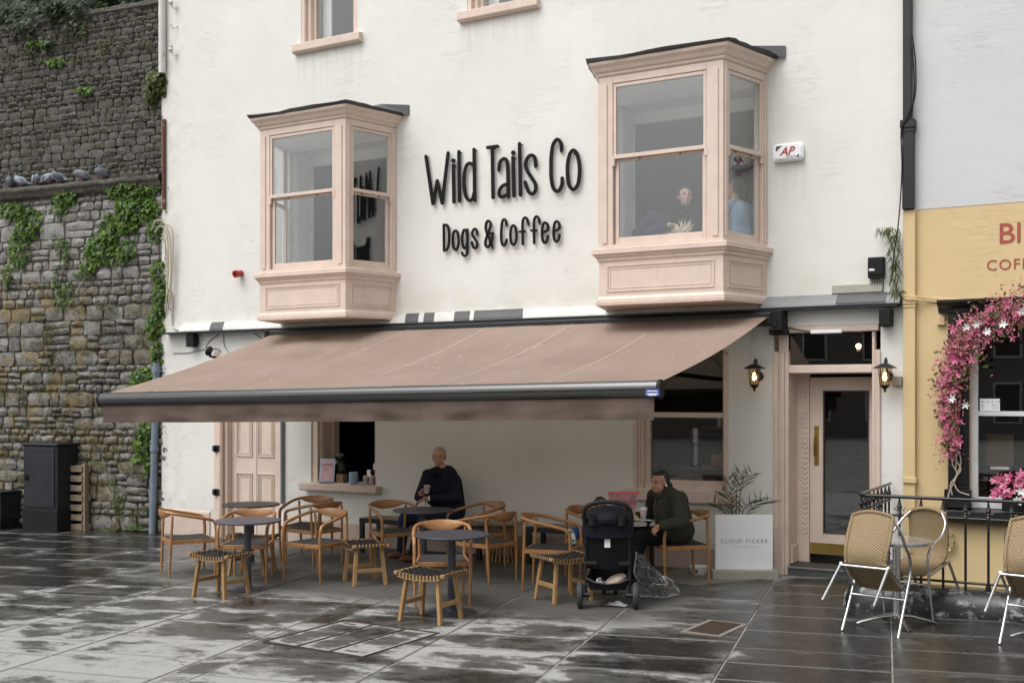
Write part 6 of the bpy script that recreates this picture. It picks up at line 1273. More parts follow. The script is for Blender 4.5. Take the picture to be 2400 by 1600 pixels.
M['bluejump'] = cloth('bright_blue_cloth', (.03, .12, .36)); blob('trousers', b, M['bluejump'], cdr, .009, 3, True)
b = MB(); ell(b, q(-.028, 0, .036), f, (.082, .074, .080), u); blob('hair', b, M['hair_d'], cdr, .008, 2, True)
sd_ = (CAM-ft1).normalized(); rt_ = sd_.cross(V(0, 0, 1)).normalized(); up_ = (V(0, 0, 1)+rt_*.32).normalized()
def sole(off, sc, z0, z1): return [ft1+sd_*off+(rt_*x*sc*.038*(1.0 if z > 0 else .86)+up_*(z)*sc*.085) for x, z in [(math.sin(a), math.cos(a)) for a in [2*PI*i/18 for i in range(18)]] if z0 <= z <= z1]
onroot(MB().prism(sole(0, 1, -2, 2), sd_*.022), 'shoe_sole', M['white'], cdr)
M['green'] = mat('green_rubber', (.10, .22, .13), .6); M['teal'] = mat('teal_rubber', (.02, .22, .24), .6)
onroot(MB().prism(sole(.0225, .82, .25, 2), sd_*.003), 'sole_patch', M['green'], cdr); onroot(MB().prism(sole(.0225, .82, -2, -.35), sd_*.003), 'sole_patch', M['teal'], cdr)
b = MB(); ell(b, ft1-sd_*.03, up_, (.080, .04, .045), sd_); blob('shoe', b, M['white'], cdr, .008, 2, True)

# ================================================================== STROLLER AND ITS THINGS
STR = V(-4.40, -2.72, 0); srz = math.radians(23); sto = thing('stroller', 'navy and black folding stroller seen from behind on the terrace', 'stroller', (STR.x, STR.y, gz(STR.x)), srz)
for s in (-1, 1):
    w = MB(); R_ = Matrix.Rotation(PI/2, 3, 'Y'); c = V(s*.262, 0, .125)
    w.lathe([(.088, -.020), (.118, -.024), (.125, -.012), (.125, .012), (.118, .024), (.088, .020)], 32, c, R_); wh = w.build('rear_wheel', M['rubber'], sto, smooth=40)
    h = MB().lathe([(.086, -.012), (.088, 0), (.086, .012)], 24, c, R_).lathe([(.025, -.03), (.03, 0), (.02, .03)], 12, c, R_)
    h.build('hub', M['black_matt'], wh, smooth=40)
    for k in range(5): a = 2*PI*k/5; MB().bar(c+V(s*.014, 0, 0), c+V(s*.014, math.cos(a)*.085, math.sin(a)*.085), .014, .012).build('spoke', M['tape'], wh)
    MB().tube([(s*.235, 0, .125), (s*.165, 0, .125)], .024, 12).build('axle', M['black'], sto, smooth=40)
    MB().tube(smooth_path([(s*.205, .0, .125), (s*.206, .0, .40), (s*.205, -.07, .72), (s*.212, -.11, .84)], 4), .014, 10).build('frame_tube', M['black'], sto, smooth=60)
    MB().tube([(s*.195, .10, .55), (s*.15, .72, .12)], .013, 8).build('front_leg', M['black'], sto, smooth=60)
    MB().tube([(s*.21, .0, .42), (s*.10, .0, .42)], .03, 12).build('hinge', M['black_matt'], sto, smooth=40)
    fw = MB().lathe([(.05, -.018), (.075, -.018), (.08, 0), (.075, .018), (.05, .018)], 20, V(s*.06, .76, .08), R_); fw.build('front_wheel', M['rubber'], sto, smooth=40)
    MB().lathe([(.04, .0), (.045, .09), (.048, .09), (.043, .0)], 14, V(s*.135, -.135, .80)).build('cup_holder', M['black_matt'], sto, smooth=40)
arc = [V(-.212, -.11, .82), V(-.220, -.13, .90), V(-.200, -.145, .965), V(-.13, -.155, 1.005), V(0, -.16, 1.02), V(.13, -.155, 1.005), V(.200, -.145, .965), V(.220, -.13, .90), V(.212, -.11, .82)]
MB().tube(smooth_path(arc, 5), .021, 12).build('handle', M['black_matt'], sto, smooth=60)
MB().tube([(-.15, 0, .42), (.15, 0, .42)], .010, 8).build('cross_bar', M['black'], sto, smooth=60); MB().tube([(-.2, -.005, .215), (-.1, -.012, .205), (.1, -.012, .205), (.2, -.005, .215)], .011, 8).build('cross_bar', M['black'], sto, smooth=60)
def canf(u, v):
    a = (u-.5)*PI*1.02; r = .245; z = .92-.20*(1-v)**1.0; y = .03+(.42*v); k = math.cos(a); x = math.sin(a)*r
    return V(x, -.08+.10*(1-k)+.58*v*(.6+.4*k)-.02*k, .70+.23*(math.sin(min(1, v*1.6)*PI/2))*(.5+.5*k)+.012*noise.noise(Vector((u*7, v*5, 2))))
MB().grid(canf, 24, 12).build('canopy', M['stroller'], sto, smooth=70)
MB().grid(lambda u, v: V((u-.5)*(.40+.08*v)+.0, .02-.03*math.sin(PI*u)-.09*v, .37+.36*v+.004*noise.noise(Vector((u*5, v*5, 0)))), 12, 10).build('backrest', M['blackcloth'], sto, smooth=70)
MB().grid(lambda u, v: V((u-.5)*(.475-.03*v), -.085-.045*math.sin(PI*u)-.02*v, .69+.17*v-.015*math.cos((u-.5)*PI)*(1-v)+.006*noise.noise(Vector((u*9, v*4, 7)))), 20, 8).build('canopy_back', M['stroller'], sto, smooth=70)
pk = MB().grid(lambda u, v: V((u-.5)*(.20-.02*v)-.005, -.155-.03*math.sin(PI*u)**.5*math.sin(PI*v)**.5, .80+.095*v), 10, 8); pk.bb(-.10, .09, -.154, -.11, .80, .90); pk.build('rear_pocket', M['stroller'], sto, smooth=50)
MB().grid(lambda u, v: V((u-.5)*.205-.005, -.162-.03*math.sin(PI*u)**.5*(1-v*.8), .855+.06*v), 10, 5).build('pocket_flap', M['stroller'], sto, smooth=50)
MB().bb(-.028, .026, -.083, -.078, .585, .685).build('care_label', M['white'], sto)
def bas(u, v): a = (u-.5)*PI; return V(math.sin(a)*.20*(.86+.14*v), .32-.34*math.cos(a)*(.9+.1*v)*1.0, .155+.13*v)
MB().grid(lambda u, v: V((u-.5)*.40*(.82+.18*v), -.03+.02*(1-v)-.03*math.sin(PI*u), .175+.11*v-.055*v*math.sin(PI*u)), 14, 5).build('basket_front', M['blackcloth'], sto, smooth=60)
MB().quad((-.17, -.02, .175), (.17, -.02, .175), (.15, .5, .13), (-.15, .5, .13)).build('basket_floor', M['blackcloth'], sto)
for s in (-1, 1): MB().quad((s*.17, -.02, .175), (s*.2, -.03, .285), (s*.18, .5, .30), (s*.15, .5, .13)).build('basket_side', M['blackcloth'], sto)
MB().quad((-.15, .5, .13), (.15, .5, .13), (.18, .5, .30), (-.18, .5, .30)).build('basket_back', M['blackcloth'], sto)
MB().tube([(-.2, -.03, .285), (-.12, -.055, .250), (0, -.062, .235), (.12, -.055, .250), (.2, -.03, .285)], .008, 6).build('basket_rim', M['black'], sto, smooth=60)
def inst(p): return Matrix.Translation(sto.location) @ Matrix.Rotation(srz, 4, 'Z') @ Vector(p)
M['beige'] = cloth('beige_blanket', (.42, .34, .27), 12, .5)
bl = thing('blanket', 'beige blanket stowed in the basket of the stroller', 'blanket', inst((.07, .12, .18)), srz); b = MB(); ell(b, V(0, 0, .06), V(1, 0, .5), (.12, .11, .055)); blob('fold', b, M['beige'], bl, .008, 2)
pb = thing('plastic_bag', 'crumpled clear plastic bag in the basket of the stroller', 'bag', inst((-.08, .06, .18)), srz); MB().grid(lambda u, v: V((u-.5)*.13, (v-.5)*.12, .02+.08*math.sin(PI*u)*math.sin(PI*v)+.025*noise.noise(Vector((u*6, v*6, 1)))), 10, 10).build('film', M['film'], pb, smooth=40)
tb = thing('toy', 'small turquoise cloth toy hanging at the right side of the stroller', 'toy', inst((.25, .08, .27))); b = MB(); ell(b, V(0, 0, 0), V(0, 0, 1), (.045, .038, .034)); blob('toy_body', b, mat('turquoise_cloth', (.02, .36, .42), .7), tb, .006, 2)
# rain cover
rc = thing('rain_cover', 'crumpled clear plastic rain cover with white piping hanging from the stroller', 'rain cover', G(1530, 1395))
A_ = [inst((.27, .10, .52)), inst((.33, .12, .50)), inst((.40, .2, .40)), inst((.46, .3, .30))]; B_ = [G(1498, 1396, .004), G(1530, 1398, .004), G(1560, 1399, .004), G(1590, 1392, .004)]
def rfn(u, v):
    t = u*3; i = min(2, int(t)); k = t-i; a = A_[i].lerp(A_[i+1], k); b = B_[i].lerp(B_[i+1], k); p = a.lerp(b, v); n1 = noise.noise(Vector((u*5, v*4, 1))); n2 = noise.noise(Vector((u*13, v*11, 4)))
    w_ = math.sin(PI*v)*.9+.1; p += RT*(.05*n1*w_+.10*math.sin(PI*v)*(u-.35))+FW*(-.08*math.sin(u*9+v*3)*w_+.03*n2)+V(0, 0, .02*n2*w_); p.z = max(p.z, gz(p.x)+.006); return p
onroot(MB().grid(rfn, 34, 34), 'film', M['film'], rc, smooth=70); onroot(MB().tube([rfn(1, j/20) for j in range(21)]+[rfn(1-i/20, 1) for i in range(1, 21)], .006, 6), 'piping', M['cupw'], rc, smooth=60); onroot(MB().tube([rfn(.0, j/20) for j in range(21)], .005, 6), 'piping', M['cupw'], rc, smooth=60); onroot(MB().tube([rfn(.6+.2*math.sin(j/4), .35+j/20*.4) for j in range(21)], .006, 6), 'piping', M['cupw'], rc, smooth=60)
# things on the woman's table
T5 = [o for o in bpy.data.objects if o.get('label', '').endswith('holding a pink bag')][0]; tz = T5.location.z+.7005
def ontab(px, py_ignored=0, y=-1.2): p = W(px, 1200, y); return V(p.x, y, tz)
pbg = thing('gift_bag', 'glossy pink floral gift bag reading HELLO on the table', 'bag', ontab(1462, 0, -1.34), math.radians(22))
MB().prism([(-.105, -.055, 0), (.105, -.055, 0), (.165, -.085, .275), (-.165, -.085, .275)], (0, .0, 0)).add([(-.105, -.055, 0), (.105, -.055, 0), (.165, -.085, .275), (-.165, -.085, .275), (-.105, .055, 0), (.105, .055, 0), (.165, .085, .275), (-.165, .085, .275)], [(0, 1, 5, 4), (1, 2, 6, 5), (3, 0, 4, 7), (4, 5, 6, 7)]).build('bag', M['pinkbag'], pbg)
MB().tube([(-.165, -.085, .275), (.165, -.085, .275), (.165, .085, .275), (-.165, .085, .275)], .006, 6, closed=True).build('rim', mat('coral_edge', (.72, .12, .16), .4), pbg); text_obj('lettering', 'HELLO', .055, M['signred'], pbg, (.04, -.0815, .165), (PI/2-.11, 0, 0), extr=.0008)
rr = random.Random(6); m1 = MB()
for i in range(26): z = rr.uniform(.16, .26); x = rr.choice((rr.uniform(-.14, -.03), rr.uniform(.08, .14))); m1.leaf((x, -.057-.03*z/.275-.0025, z), (0, -1, -.1), (rr.uniform(-1, 1), 0, rr.uniform(-1, 1)), rr.uniform(.010, .024), 'oval', 0)
tag(m1.build('printed_leaves', M['tape'], pbg, smooth='leaf'), kind='stuff')
cc = thing('coffee_cup', 'takeaway coffee cup with white lid on the table before the woman', 'cup', ontab(1508, 0, -1.28)); MB().lathe([(.030, 0), (.031, .003), (.042, .10), (.040, .10)], 20).build('cup', M['cup'], cc, smooth=40); MB().lathe([(.045, .10), (.046, .108), (.042, .112), (.040, .124), (.030, .124)], 20).build('lid', M['cupw'], cc, smooth=40)
np_ = thing('napkin', 'printed pale blue and yellow napkin on the table under the coffee cup', 'napkin', ontab(1506, 0, -1.42)); MB().grid(lambda u, v: V((u-.5)*.20+.03*v, (v-.5)*.13, .004+.008*abs(noise.noise(Vector((u*4, v*4, 0))))), 8, 6).build('sheet', mat('pale_print_paper', (.62, .72, .74), .6, var=.5, vs=16, dirt=(.70, .60, .12), damt=.5, dscale=12), np_, smooth=60)
bn = thing('paper_bag', 'small brown paper pastry bag on the table beside the gift bag', 'bag', ontab(1487, 0, -1.34)); MB().grid(lambda u, v: V((u-.5)*.13, (v-.5)*.08, .002+.05*math.sin(PI*u)*math.sin(PI*v)+.01*noise.noise(Vector((u*5, v*5, 2)))), 8, 8).build('paper', mat('kraft_paper', (.40, .26, .15), .8), bn, smooth=30)
# things in the serving hatch
sz = .803
def onsill(px, y): return V(WX(px, y), y, sz)
mn = thing('menu_stand', 'small framed pink summer menu standing in the serving hatch', 'menu', onsill(767, .02), math.radians(10)); R_ = Matrix.Rotation(-.12, 3, 'X')
MB().box((0, 0, .17), (.235, .012, .33), R_).build('frame', mat('blue_white_print', (.42, .50, .66), .4), mn); MB().box((0, -.009, .172), (.185, .003, .27), R_).build('print', mat('pink_menu_print', (.66, .42, .44), .4, var=.3, vs=12), mn); MB().bb(-.12, .12, -.05, .05, 0, .014).build('foot', M['oldwood'], mn)
text_obj('lettering', 'SUMMER', .042, M['ink'], mn, (0, -.0195, .235), (PI/2+.12*-1, 0, 0), extr=.0006); ln_ = MB()
for k in range(3): ln_.box((0, -.014-.0*k, .20-.026*k), (.10-.02*k, .002, .004))
ln_.build('fine_print', M['ink'], mn)
jr = thing('glass_jar', 'big dark glass drinks jar behind the menu in the serving hatch', 'jar', onsill(797, .28)); MB().lathe([(.11, 0), (.13, .04), (.135, .22), (.10, .30), (.06, .33), (.06, .36)], 24).build('jar', mat('dark_glass', (.012, .012, .012), .12), jr, smooth=50); MB().lathe([(.065, .36), (.065, .39), (.02, .40)], 20).build('lid', M['lead'], jr, smooth=40)
jg = thing('jug', 'pale blue jug in the serving hatch', 'jug', onsill(829, .02)); MB().lathe([(.060, 0), (.068, .01), (.066, .16), (.062, .162), (.060, .02)], 24).build('jug', mat('pale_blue_ceramic', (.30, .43, .60), .35), jg, smooth=40); MB().tube(smooth_path([(.06, 0, .13), (.10, 0, .12), (.10, 0, .05), (.06, 0, .04)]), .008, 6).build('handle', M['black_matt'], jg, smooth=60)
bx = thing('box', 'small brown cardboard box beside the jug in the serving hatch', 'box', onsill(801, .10)); MB().bb(-.06, .06, -.05, .05, 0, .12).build('box', mat('brown_card', (.20, .13, .07), .8), bx)
bk = thing('wire_basket', 'wire basket with pink paper cups at the right of the serving hatch', 'basket', onsill(866, .02)); q = MB()
for z in (.01, .05, .085): q.tube([(-.10, -.06, z), (.10, -.06, z), (.10, .06, z), (-.10, .06, z)], .004, 5, closed=True)
q.build('wire', M['black'], bk)
for x in (-.055, .045): MB().lathe([(.028, .01), (.040, .12), (.036, .12)], 16, (x, -.01, 0)).build('paper_cup', M['cup'], bk, smooth=40)
MB().box((-.02, .02, .15), (.07, .01, .10)).build('card', M['white'], bk); MB().ball((.02, .03, .17), (.04, .02, .05), 10).build('spoon_rest', M['black_matt'], bk, smooth=60)
kt = thing('sauce_bottle', 'red sauce bottle with white cap at the right jamb of the serving hatch', 'bottle', onsill(878, .10)); MB().lathe([(.032, 0), (.034, .01), (.034, .16), (.02, .20)], 16).build('bottle', M['red'], kt, smooth=40); MB().lathe([(.021, .20), (.018, .27), (.008, .29)], 12).build('cap', M['white'], kt, smooth=40)
# hours notice on the shop pane
hp = W(2319, 948, .045); hn = thing('notice', 'white opening hours notice inside the shop window', 'notice', hp); MB().bb(-.095, .095, .030, .034, -.062, .062).build('sheet', M['white'], hn)
for k, (a_, b_) in enumerate((('Mon - Fri', '8 - 14.00'), ('Sat', 'Closed'), ('Sun', 'Closed'))):
    text_obj('lettering', a_, .022, M['ink'], hn, (-.085, .0295, .022-k*.032), extr=.0005, align='LEFT'); text_obj('lettering', b_, .022, M['ink'], hn, (.018, .0295, .022-k*.032), extr=.0005, align='LEFT')
sg = thing('paper_carrier', 'brown paper carrier bag displayed inside the shop window', 'bag', W(2345, 1080, .35)); MB().bb(-.13, .13, -.05, .05, -.05, .28).build('bag', mat('kraft_carrier', (.10, .055, .03), .8), sg); MB().bb(-.09, .09, -.08, .08, -.085, -.055).build('stand', M['white'], sg)
# ================================================================== IVY, SHRUBS, FLOWERS, PIGEONS
rv = random.Random(21)
def ivy(label, blobs, size=(.05, .085), mt='ivy', fn=S, stems=(), name='climbing_ivy', cat='ivy', kind='ivy', thick=.12):
    base = fn(blobs[0][0], blobs[0][1], 0); t = thing(name, label, cat, base); m = MB()
    for px, py, rx, ry, n in blobs:
        for i in range(int(n*1.6)):
            a = rv.uniform(0, 2*PI); r_ = rv.random()**.42*(1.35 if rv.random() < .09 else 1); j = 1+.35*noise.noise(Vector((a*1.3, px*.05, py*.03)))
            p = fn(px+math.cos(a)*rx*r_*j, py+math.sin(a)*ry*r_*j, 0); o = rv.uniform(.05, .05+thick*(1.05-r_)); nrm = SN if fn is S else V(0, -1, 0); p = p+nrm*o
            m.leaf(p-base, nrm+V(rv.uniform(-.6, .6), 0, rv.uniform(-.1, .9)), V(rv.uniform(-.7, .7), 0, -1), rv.uniform(size[0]*.45, size[1]*1.08), kind, rv.uniform(-.1, .3))
    tag(m.build('leaves', M[mt], t, smooth='leaf'), kind='stuff')
    if stems:
        q = MB()
        for st in stems: q.tube(smooth_path([fn(x, y, 0)+(SN if fn is S else V(0, -1, 0))*.05-base for x, y in st], 4), .008, 5)
        q.build('stem', M['stem'], t, smooth=60)
    return t
ivy('ivy curtain hanging below the string course at the left edge', [(35, 495, 34, 22, 110), (70, 525, 30, 45, 150), (50, 580, 24, 55, 120), (25, 650, 10, 30, 30)], stems=[[(40, 470), (55, 540), (45, 620)]])
ivy('small ivy clump hanging from the middle of the string course', [(158, 460, 28, 24, 110), (145, 490, 14, 14, 30)], stems=[[(160, 440), (150, 495)]])
ivy('large ivy mass spreading below the string course near the cafe corner', [(310, 445, 66, 24, 260), (325, 485, 52, 34, 260), (300, 520, 30, 34, 130), (262, 545, 24, 40, 130), (240, 590, 40, 34, 210), (300, 590, 22, 26, 80), (215, 625, 20, 12, 40)], stems=[[(345, 430), (310, 500), (262, 545), (240, 610)]])
ivy('thin ivy runner trailing down the stones below the large ivy mass', [(150, 575, 16, 20, 40), (160, 600, 8, 22, 26), (140, 660, 10, 40, 34), (165, 690, 14, 30, 34), (200, 645, 24, 10, 34), (150, 710, 18, 16, 28)], (.035, .06), stems=[[(150, 560), (160, 610), (140, 690)]])
ivy('dense green shrub of ivy on the cafe corner beside the white pipe', [(372, 200, 22, 36, 230), (360, 225, 14, 26, 90), (384, 190, 10, 20, 60)], (.04, .07), 'fern', thick=.22)
ivy('ivy climbing the cafe corner beside the pale dead stems', [(368, 540, 18, 28, 60), (375, 640, 16, 30, 60), (382, 700, 20, 44, 170), (365, 765, 22, 30, 110), (400, 690, 10, 12, 24), (372, 830, 14, 40, 70)], (.045, .075), stems=[[(368, 820), (380, 720), (378, 600), (372, 520)]])
ivy('ivy tuft above the left end of the awning', [(345, 880, 30, 20, 90), (330, 898, 16, 10, 30)], (.045, .07))
ivy('ivy strip beside the blue grey drain pipe under the awning', [(345, 1010, 16, 26, 70), (336, 1045, 18, 22, 80), (350, 1080, 8, 34, 40), (330, 1075, 14, 10, 26)], (.05, .08), stems=[[(352, 1000), (345, 1060), (350, 1110)]])
ivy('small ivy seedlings growing out of the high brown rubble', [(115, 108, 14, 14, 30), (135, 148, 20, 12, 34), (205, 215, 20, 10, 30), (85, 105, 16, 10, 20)], (.05, .08))
ivy('mossy weeds rooted in the upper joints of the stone wall', [(60, 130, 55, 40, 150), (150, 90, 30, 20, 60), (200, 75, 20, 20, 50), (270, 110, 30, 16, 80), (235, 135, 16, 16, 30), (345, 105, 20, 12, 40), (180, 145, 14, 14, 24), (15, 145, 18, 30, 40), (255, 85, 10, 30, 40)], (.03, .05), 'tuft', kind='oval', name='wall_weeds', cat='weeds', thick=.05)
ivy('mossy weeds dotted over the lower courses of the stone wall', [(rv.uniform(10, 350), rv.uniform(640, 1220), rv.uniform(8, 22), rv.uniform(8, 20), rv.randint(14, 40)) for _ in range(85)], (.02, .042), 'tuft', kind='oval', name='wall_weeds', cat='weeds', thick=.04)
ivy('green weeds at the foot of the stone wall near the drain pipe', [(285, 1180, 14, 26, 60), (270, 1135, 8, 18, 30), (320, 1235, 20, 6, 36), (230, 1088, 18, 10, 34), (262, 1238, 26, 5, 30), (205, 1235, 10, 6, 14)], (.025, .045), 'ivy', kind='oval', name='wall_weeds', cat='weeds', thick=.06)
# dark evergreen scrub on top of the wall
def scrub(label, s0, s1, z0, z1, d0, d1, n):
    t = thing('evergreen_shrub', label, 'shrub', SO+SP((s0+s1)/2, z0, -.4)); m = MB(); off = SO-Vector(t.location)
    cl = [(rv.uniform(s0, s1), rv.uniform(z0, z1), rv.uniform(d0, d1), rv.uniform(.18, .4)) for _ in range(26)]
    for i in range(n):
        s_, z_, d_, r_ = rv.choice(cl); v = Vector((rv.gauss(0, 1), rv.gauss(0, 1), rv.gauss(0, 1))).normalized()*r_*rv.random()**.4
        m.leaf(SP(s_, z_, d_)+off+v, v+V(0, -.4, .4), V(rv.uniform(-1, 1), rv.uniform(-1, 1), rv.uniform(-1, .4)), rv.uniform(.07, .12), 'ivy', .1)
    tag(m.build('crown', M['dark_leaf'], t, smooth='leaf'), kind='stuff'); q = MB()
    for i in range(1): a = SP(rv.uniform(s0, s1), z0-.3, -.5)+off; q.tube(smooth_path([a, a+V(rv.uniform(-.3, .3), rv.uniform(-.2, .3), .5), a+V(rv.uniform(-.6, .6), rv.uniform(-.3, .3), 1.1)], 4), [.03-.0022*i_ for i_ in range(9)], 6)
    q.build('trunk', M['stem'], t, smooth=60); return t
hb = MB().grid(lambda u, v: SO+SP(-.6+u*9, ztop-.2+v*5.5+.3*noise.noise(Vector((u*9, v*5, 0))), -.75-v*4.5+.3*noise.noise(Vector((u*8, v*6, 3)))), 40, 20); tag(hb.build('hillside', mat('dark_undergrowth_soil', (.012, .018, .007), .95, var=.5, bs=12, bst=1.0), smooth=60), kind='structure')
scrub('dark evergreen scrub spilling over the wall top at the far left', 1.45, 4.2, ztop-.40, ztop+.9, -.6, .12, 3600); scrub('dark evergreen scrub crowning the stone wall beside the cafe', -.15, 1.75, ztop+.12, ztop+1.0, -.9, -.1, 2600)
scrub('dark evergreen scrub behind the wall top above the string course wall', .2, 4.5, ztop+.5, ztop+2.2, -2.2, -.9, 2600)
# pale dead stems arching at the corner
dsx = thing('dead_stems', 'pale dead stems arching out of the corner beside the cafe wall', 'stems', S(385, 700, .1)); o_ = Vector(dsx.location); q = MB()
for pts in ([(392, 740), (400, 640), (398, 560), (385, 522), (365, 518), (357, 535)], [(388, 730), (395, 620), (390, 545), (375, 530), (362, 545)], [(398, 720), (405, 600), (404, 540), (392, 525)], [(390, 700), (392, 600), (380, 548)], [(393, 690), (388, 600), (386, 560), (376, 560)]): q.tube(smooth_path([S(x, y, .16)-o_ for x, y in pts], 5), .011, 6)
q.build('stem', M['pale_stem'], dsx, smooth=60)
wp = thing('cable', 'white cable curving down the cafe corner to the ledge', 'cables', W(400, 760, -.02)); onroot(MB().tube(smooth_path([W(404, 690, -.02), W(403, 750, -.02), W(410, 770, -.02), W(450, 775, -.03)], 5), .012, 6), 'strand', M['flash_white'], wp)
# fern growing out of the ledge corner
ivy('fern rooted in the corner by the black cable box', [(2096, 545, 16, 14, 50), (2100, 590, 12, 34, 70), (2100, 650, 12, 30, 60), (2105, 685, 16, 14, 50), (2075, 538, 18, 6, 30)], (.07, .13), 'fern', lambda x, y, o: W(x, y, -.02), name='wall_fern', cat='fern', kind='blade', thick=.10)
ivy('small weeds at the gas pipe low on the shop wall', [(2232, 1265, 8, 18, 40)], (.03, .06), 'fern', lambda x, y, o: W(x, y, -.02), name='wall_weeds', cat='weeds', kind='blade', thick=.05)
# ---------------- flower garland round the shop window
gl = thing('flower_garland', 'arching garland of magenta and white artificial flowers round the shop window', 'garland', W(2235, 900, -.2)); go = Vector(gl.location)
M['magenta'] = leaf_mat('magenta_petal', [(.40, .05, .15), (.52, .11, .22), (.58, .26, .33), (.30, .03, .09)], rough=.6); M['deeppink'] = leaf_mat('deep_pink_buds', [(.26, .05, .08), (.42, .12, .16), (.52, .24, .25), (.32, .10, .09)], rough=.6); M['whitepetal'] = leaf_mat('white_petal', [(.58, .58, .56), (.68, .68, .68), (.50, .48, .47)], rough=.6)
gpath = smooth_path([W(x, y, -.20) for x, y in ((2228, 1060), (2228, 1000), (2222, 940), (2228, 880), (2245, 830), (2272, 790), (2310, 760), (2350, 740), (2400, 715), (2460, 712), (2540, 740), (2600, 800))], 8)
def blossom(m, c, n_, size, k=5):
    n_ = n_.normalized(); a = n_.orthogonal().normalized(); b = n_.cross(a)
    for i in range(k):
        t = 2*PI*i/k+rv.random()*.4; d = a*math.cos(t)+b*math.sin(t); m.leaf(c, n_-d*.35, d+n_*.35, size*rv.uniform(.85, 1.1), 'petal', .25)
mg, bd_, wt, lf = MB(), MB(), MB(), MB()
for i, c in enumerate(gpath):
    k = i/len(gpath); w_ = .05+.09*min(1, k*2.6)
    for j in range(52):
        p = c+V(rv.gauss(0, w_*.6), rv.gauss(0, .05), rv.gauss(0, w_*.7)); bd_.leaf(p-go, (rv.uniform(-1, 1), -1, rv.uniform(-.3, 1)), (rv.uniform(-1, 1), rv.uniform(-1, 1), rv.uniform(-1, 1)), rv.uniform(.022, .042), 'oval', .3)
    for j in range(1 if rv.random() < .85 else 2): blossom(mg, c+V(rv.gauss(0, w_*.6), -.05-rv.random()*.05, rv.gauss(0, w_*.7))-go, V(rv.uniform(-.7, .7), -1, rv.uniform(-.5, .5)), rv.uniform(.035, .06))
    for j in range(4): lf.leaf(c+V(rv.gauss(0, w_*.7), rv.gauss(0, .05), rv.gauss(0, w_*.7))-go, (rv.uniform(-1, 1), -1, rv.uniform(-.2, 1)), (rv.uniform(-1, 1), 0, rv.uniform(-1, .5)), rv.uniform(.05, .09), 'oval', .2)
    for j in range(4):                                                 # drooping sprays
        d = V(rv.uniform(-1, .6), rv.uniform(-.4, .1), rv.uniform(-.9, .9)).normalized(); L = rv.uniform(.08, .2)
        for s_ in range(5): bd_.leaf(c+d*L*(s_/4)+V(rv.gauss(0, .008), -.02, rv.gauss(0, .008)-.05*(s_/4)**2)-go, (rv.uniform(-1, 1), -1, .3), d, rv.uniform(.02, .034), 'oval', .3)
for px, py in ((2232, 935), (2262, 948), (2265, 767), (2315, 778), (2352, 760), (2290, 760), (2395, 730)): blossom(wt, W(px, py, -.32)-go, V(rv.uniform(-.3, .3), -1, rv.uniform(-.2, .3)), .050, 6)
tag(bd_.build('bud_sprays', M['deeppink'], gl, smooth='leaf'), kind='stuff'); tag(mg.build('pink_blossoms', M['magenta'], gl, smooth='leaf'), kind='stuff'); tag(lf.build('leaves', M['fern'], gl, smooth='leaf'), kind='stuff'); wt.build('white_blossoms', M['whitepetal'], gl, smooth='leaf')
q = MB()
for pts in ([(2238, 1020), (2245, 1060), (2232, 1085), (2243, 1110), (2228, 1135), (2232, 1160)], [(2246, 1030), (2238, 1070), (2252, 1100), (2236, 1125), (2246, 1150), (2272, 1160)], [(2240, 1040), (2252, 1080), (2240, 1120), (2226, 1150), (2222, 1165)], [(2248, 1000), (2243, 1050), (2240, 1100)]): q.tube(smooth_path([W(x, y, -.15+.02*rv.random())-go for x, y in pts], 5), .008, 6)
q.build('twining_stem', M['pale_stem'], gl, smooth=60)
# flower trough on the sill
pp = W(2390, 1165, -.14); ft_ = thing('flower_trough', 'dark trough of pink and white flowers on the shop window sill', 'flowers', V(pp.x, -.13, zbase0-.0))
MB().prism([(-.16, -.06, .0), (.5, -.06, 0), (.5, .06, 0), (-.16, .06, 0)], (0, 0, .13)).build('trough', M['black_matt'], ft_, bev=.01); a1, a2, a3, a4 = MB(), MB(), MB(), MB()
for i in range(70):
    c = V(rv.uniform(-.24, .5), rv.uniform(-.12, .05), .13+rv.random()*.22*(1 if rv.random() < .7 else 1.5)); (blossom(a1, c, V(rv.uniform(-.7, .7), -1, rv.uniform(-.2, .8)), rv.uniform(.04, .065)))
for i in range(9): blossom(a2, V(rv.uniform(-.08, .4), -.14, rv.uniform(.10, .22)), V(rv.uniform(-.3, .3), -1, .2), .055, 6)
for i in range(160): a3.leaf(V(rv.uniform(-.2, .5), rv.uniform(-.1, .05), rv.uniform(.08, .34)), (rv.uniform(-1, 1), -1, .4), (rv.uniform(-1, 1), 0, rv.uniform(-.5, 1)), rv.uniform(.02, .05), 'oval', .2)
for i in range(60): a4.leaf(V(rv.uniform(-.15, .5), rv.uniform(-.1, .05), rv.uniform(.05, .2)), (rv.uniform(-1, 1), -1, .4), (rv.uniform(-1, 1), 0, rv.uniform(-.5, 1)), rv.uniform(.05, .09), 'oval', .2)
tag(a1.build('pink_blossoms', M['magenta'], ft_, smooth='leaf'), kind='stuff'); a2.build('white_blossoms', M['whitepetal'], ft_, smooth='leaf'); tag(a3.build('bud_sprays', M['deeppink'], ft_, smooth='leaf'), kind='stuff'); tag(a4.build('leaves', M['fern'], ft_, smooth='leaf'), kind='stuff')
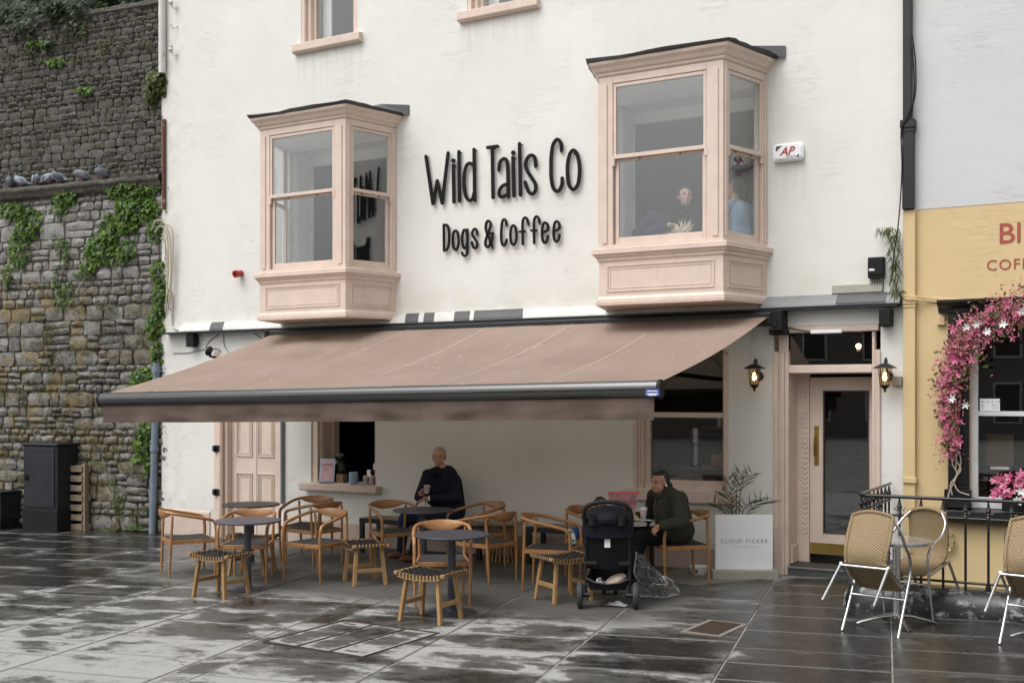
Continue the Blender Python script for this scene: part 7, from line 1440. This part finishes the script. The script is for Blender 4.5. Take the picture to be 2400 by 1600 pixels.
# ---------------- pigeons on the string course
M['pg_body'] = mat('pigeon_grey_plumage', (.20, .22, .26), .7, var=.25, vs=30); M['pg_dark'] = mat('pigeon_dark_head', (.045, .05, .06), .55); M['pg_wing'] = mat('pigeon_pale_wing', (.30, .33, .38), .7, var=.3, vs=25); M['pg_leg'] = mat('pigeon_leg', (.35, .10, .10), .6)
def pigeon(px, py, ang, label, tone='pg_wing', tuck=0.0):
    p = S(px, py, .07); z = zl+.162; t = thing('pigeon', label, 'pigeon', V(p.x, p.y, z), math.radians(ang), group='pigeons resting on the string course')
    b = MB(); ell(b, V(0, 0, .105), V(-1, 0, .35), (.115, .068, .072)); ell(b, V(-.06, 0, .125), V(-1, 0, .8), (.07, .058, .062)); limb(b, [V(-.085, 0, .15), V(-.095, 0, .20-tuck*.02)], [.042, .030]); ell(b, V(-.105, 0, .215-tuck*.03), V(-1, 0, -.1), (.036, .027, .029)); limb(b, [V(.08, 0, .075), V(.17, 0, .045)], [.038, .018]); blob('body', b, M['pg_body'], t, .008, 2)
    b = MB(); ell(b, V(-.105, 0, .216-tuck*.03), V(-1, 0, -.1), (.039, .030, .031)); ell(b, V(-.090, 0, .175), V(0, 0, 1), (.034, .040, .036)); blob('head_feathers', b, M['pg_dark'], t, .007, 1); MB().tube([(-.138, 0, .213-tuck*.03), (-.163, 0, .204-tuck*.03)], [.009, .003], 6).build('beak', M['pg_dark'], t)
    for s in (-1, 1):
        w = MB(); ell(w, V(.025, s*.058, .11), V(-1, s*.10, .38), (.105, .016, .052)); wg = w.build('wing', M[tone], t, smooth=60)
        for k in (0, 1): MB().bar((.03+k*.035, s*.0755-.0*k, .135-k*.012), (.055+k*.03, s*.073, .075-k*.008), .012, .004, (0, s, 0)).build('wing_bar', M['pg_dark'], wg)
        MB().tube([(-.015, s*.025, .05), (-.02, s*.027, .0)], .006, 6).build('leg', M['pg_leg'], t)
pigeon(24, 440, 140, 'dark headed pigeon at the left end of the row on the string course', 'pg_body'); pigeon(50, 438, 20, 'pale winged pigeon, second from the left on the string course'); pigeon(86, 432, 160, 'pigeon with tucked head, third from the left on the string course', 'pg_wing', 1); pigeon(115, 430, 195, 'pale pigeon with black wing bars left of the dark one'); pigeon(138, 428, 10, 'darkest pigeon at the right of the close group', 'pg_dark'); pigeon(192, 424, 60, 'lone pigeon in the middle of the string course', 'pg_wing', 1); pigeon(240, 418, 75, 'rightmost pigeon next to the large ivy mass', 'pg_body', 1)
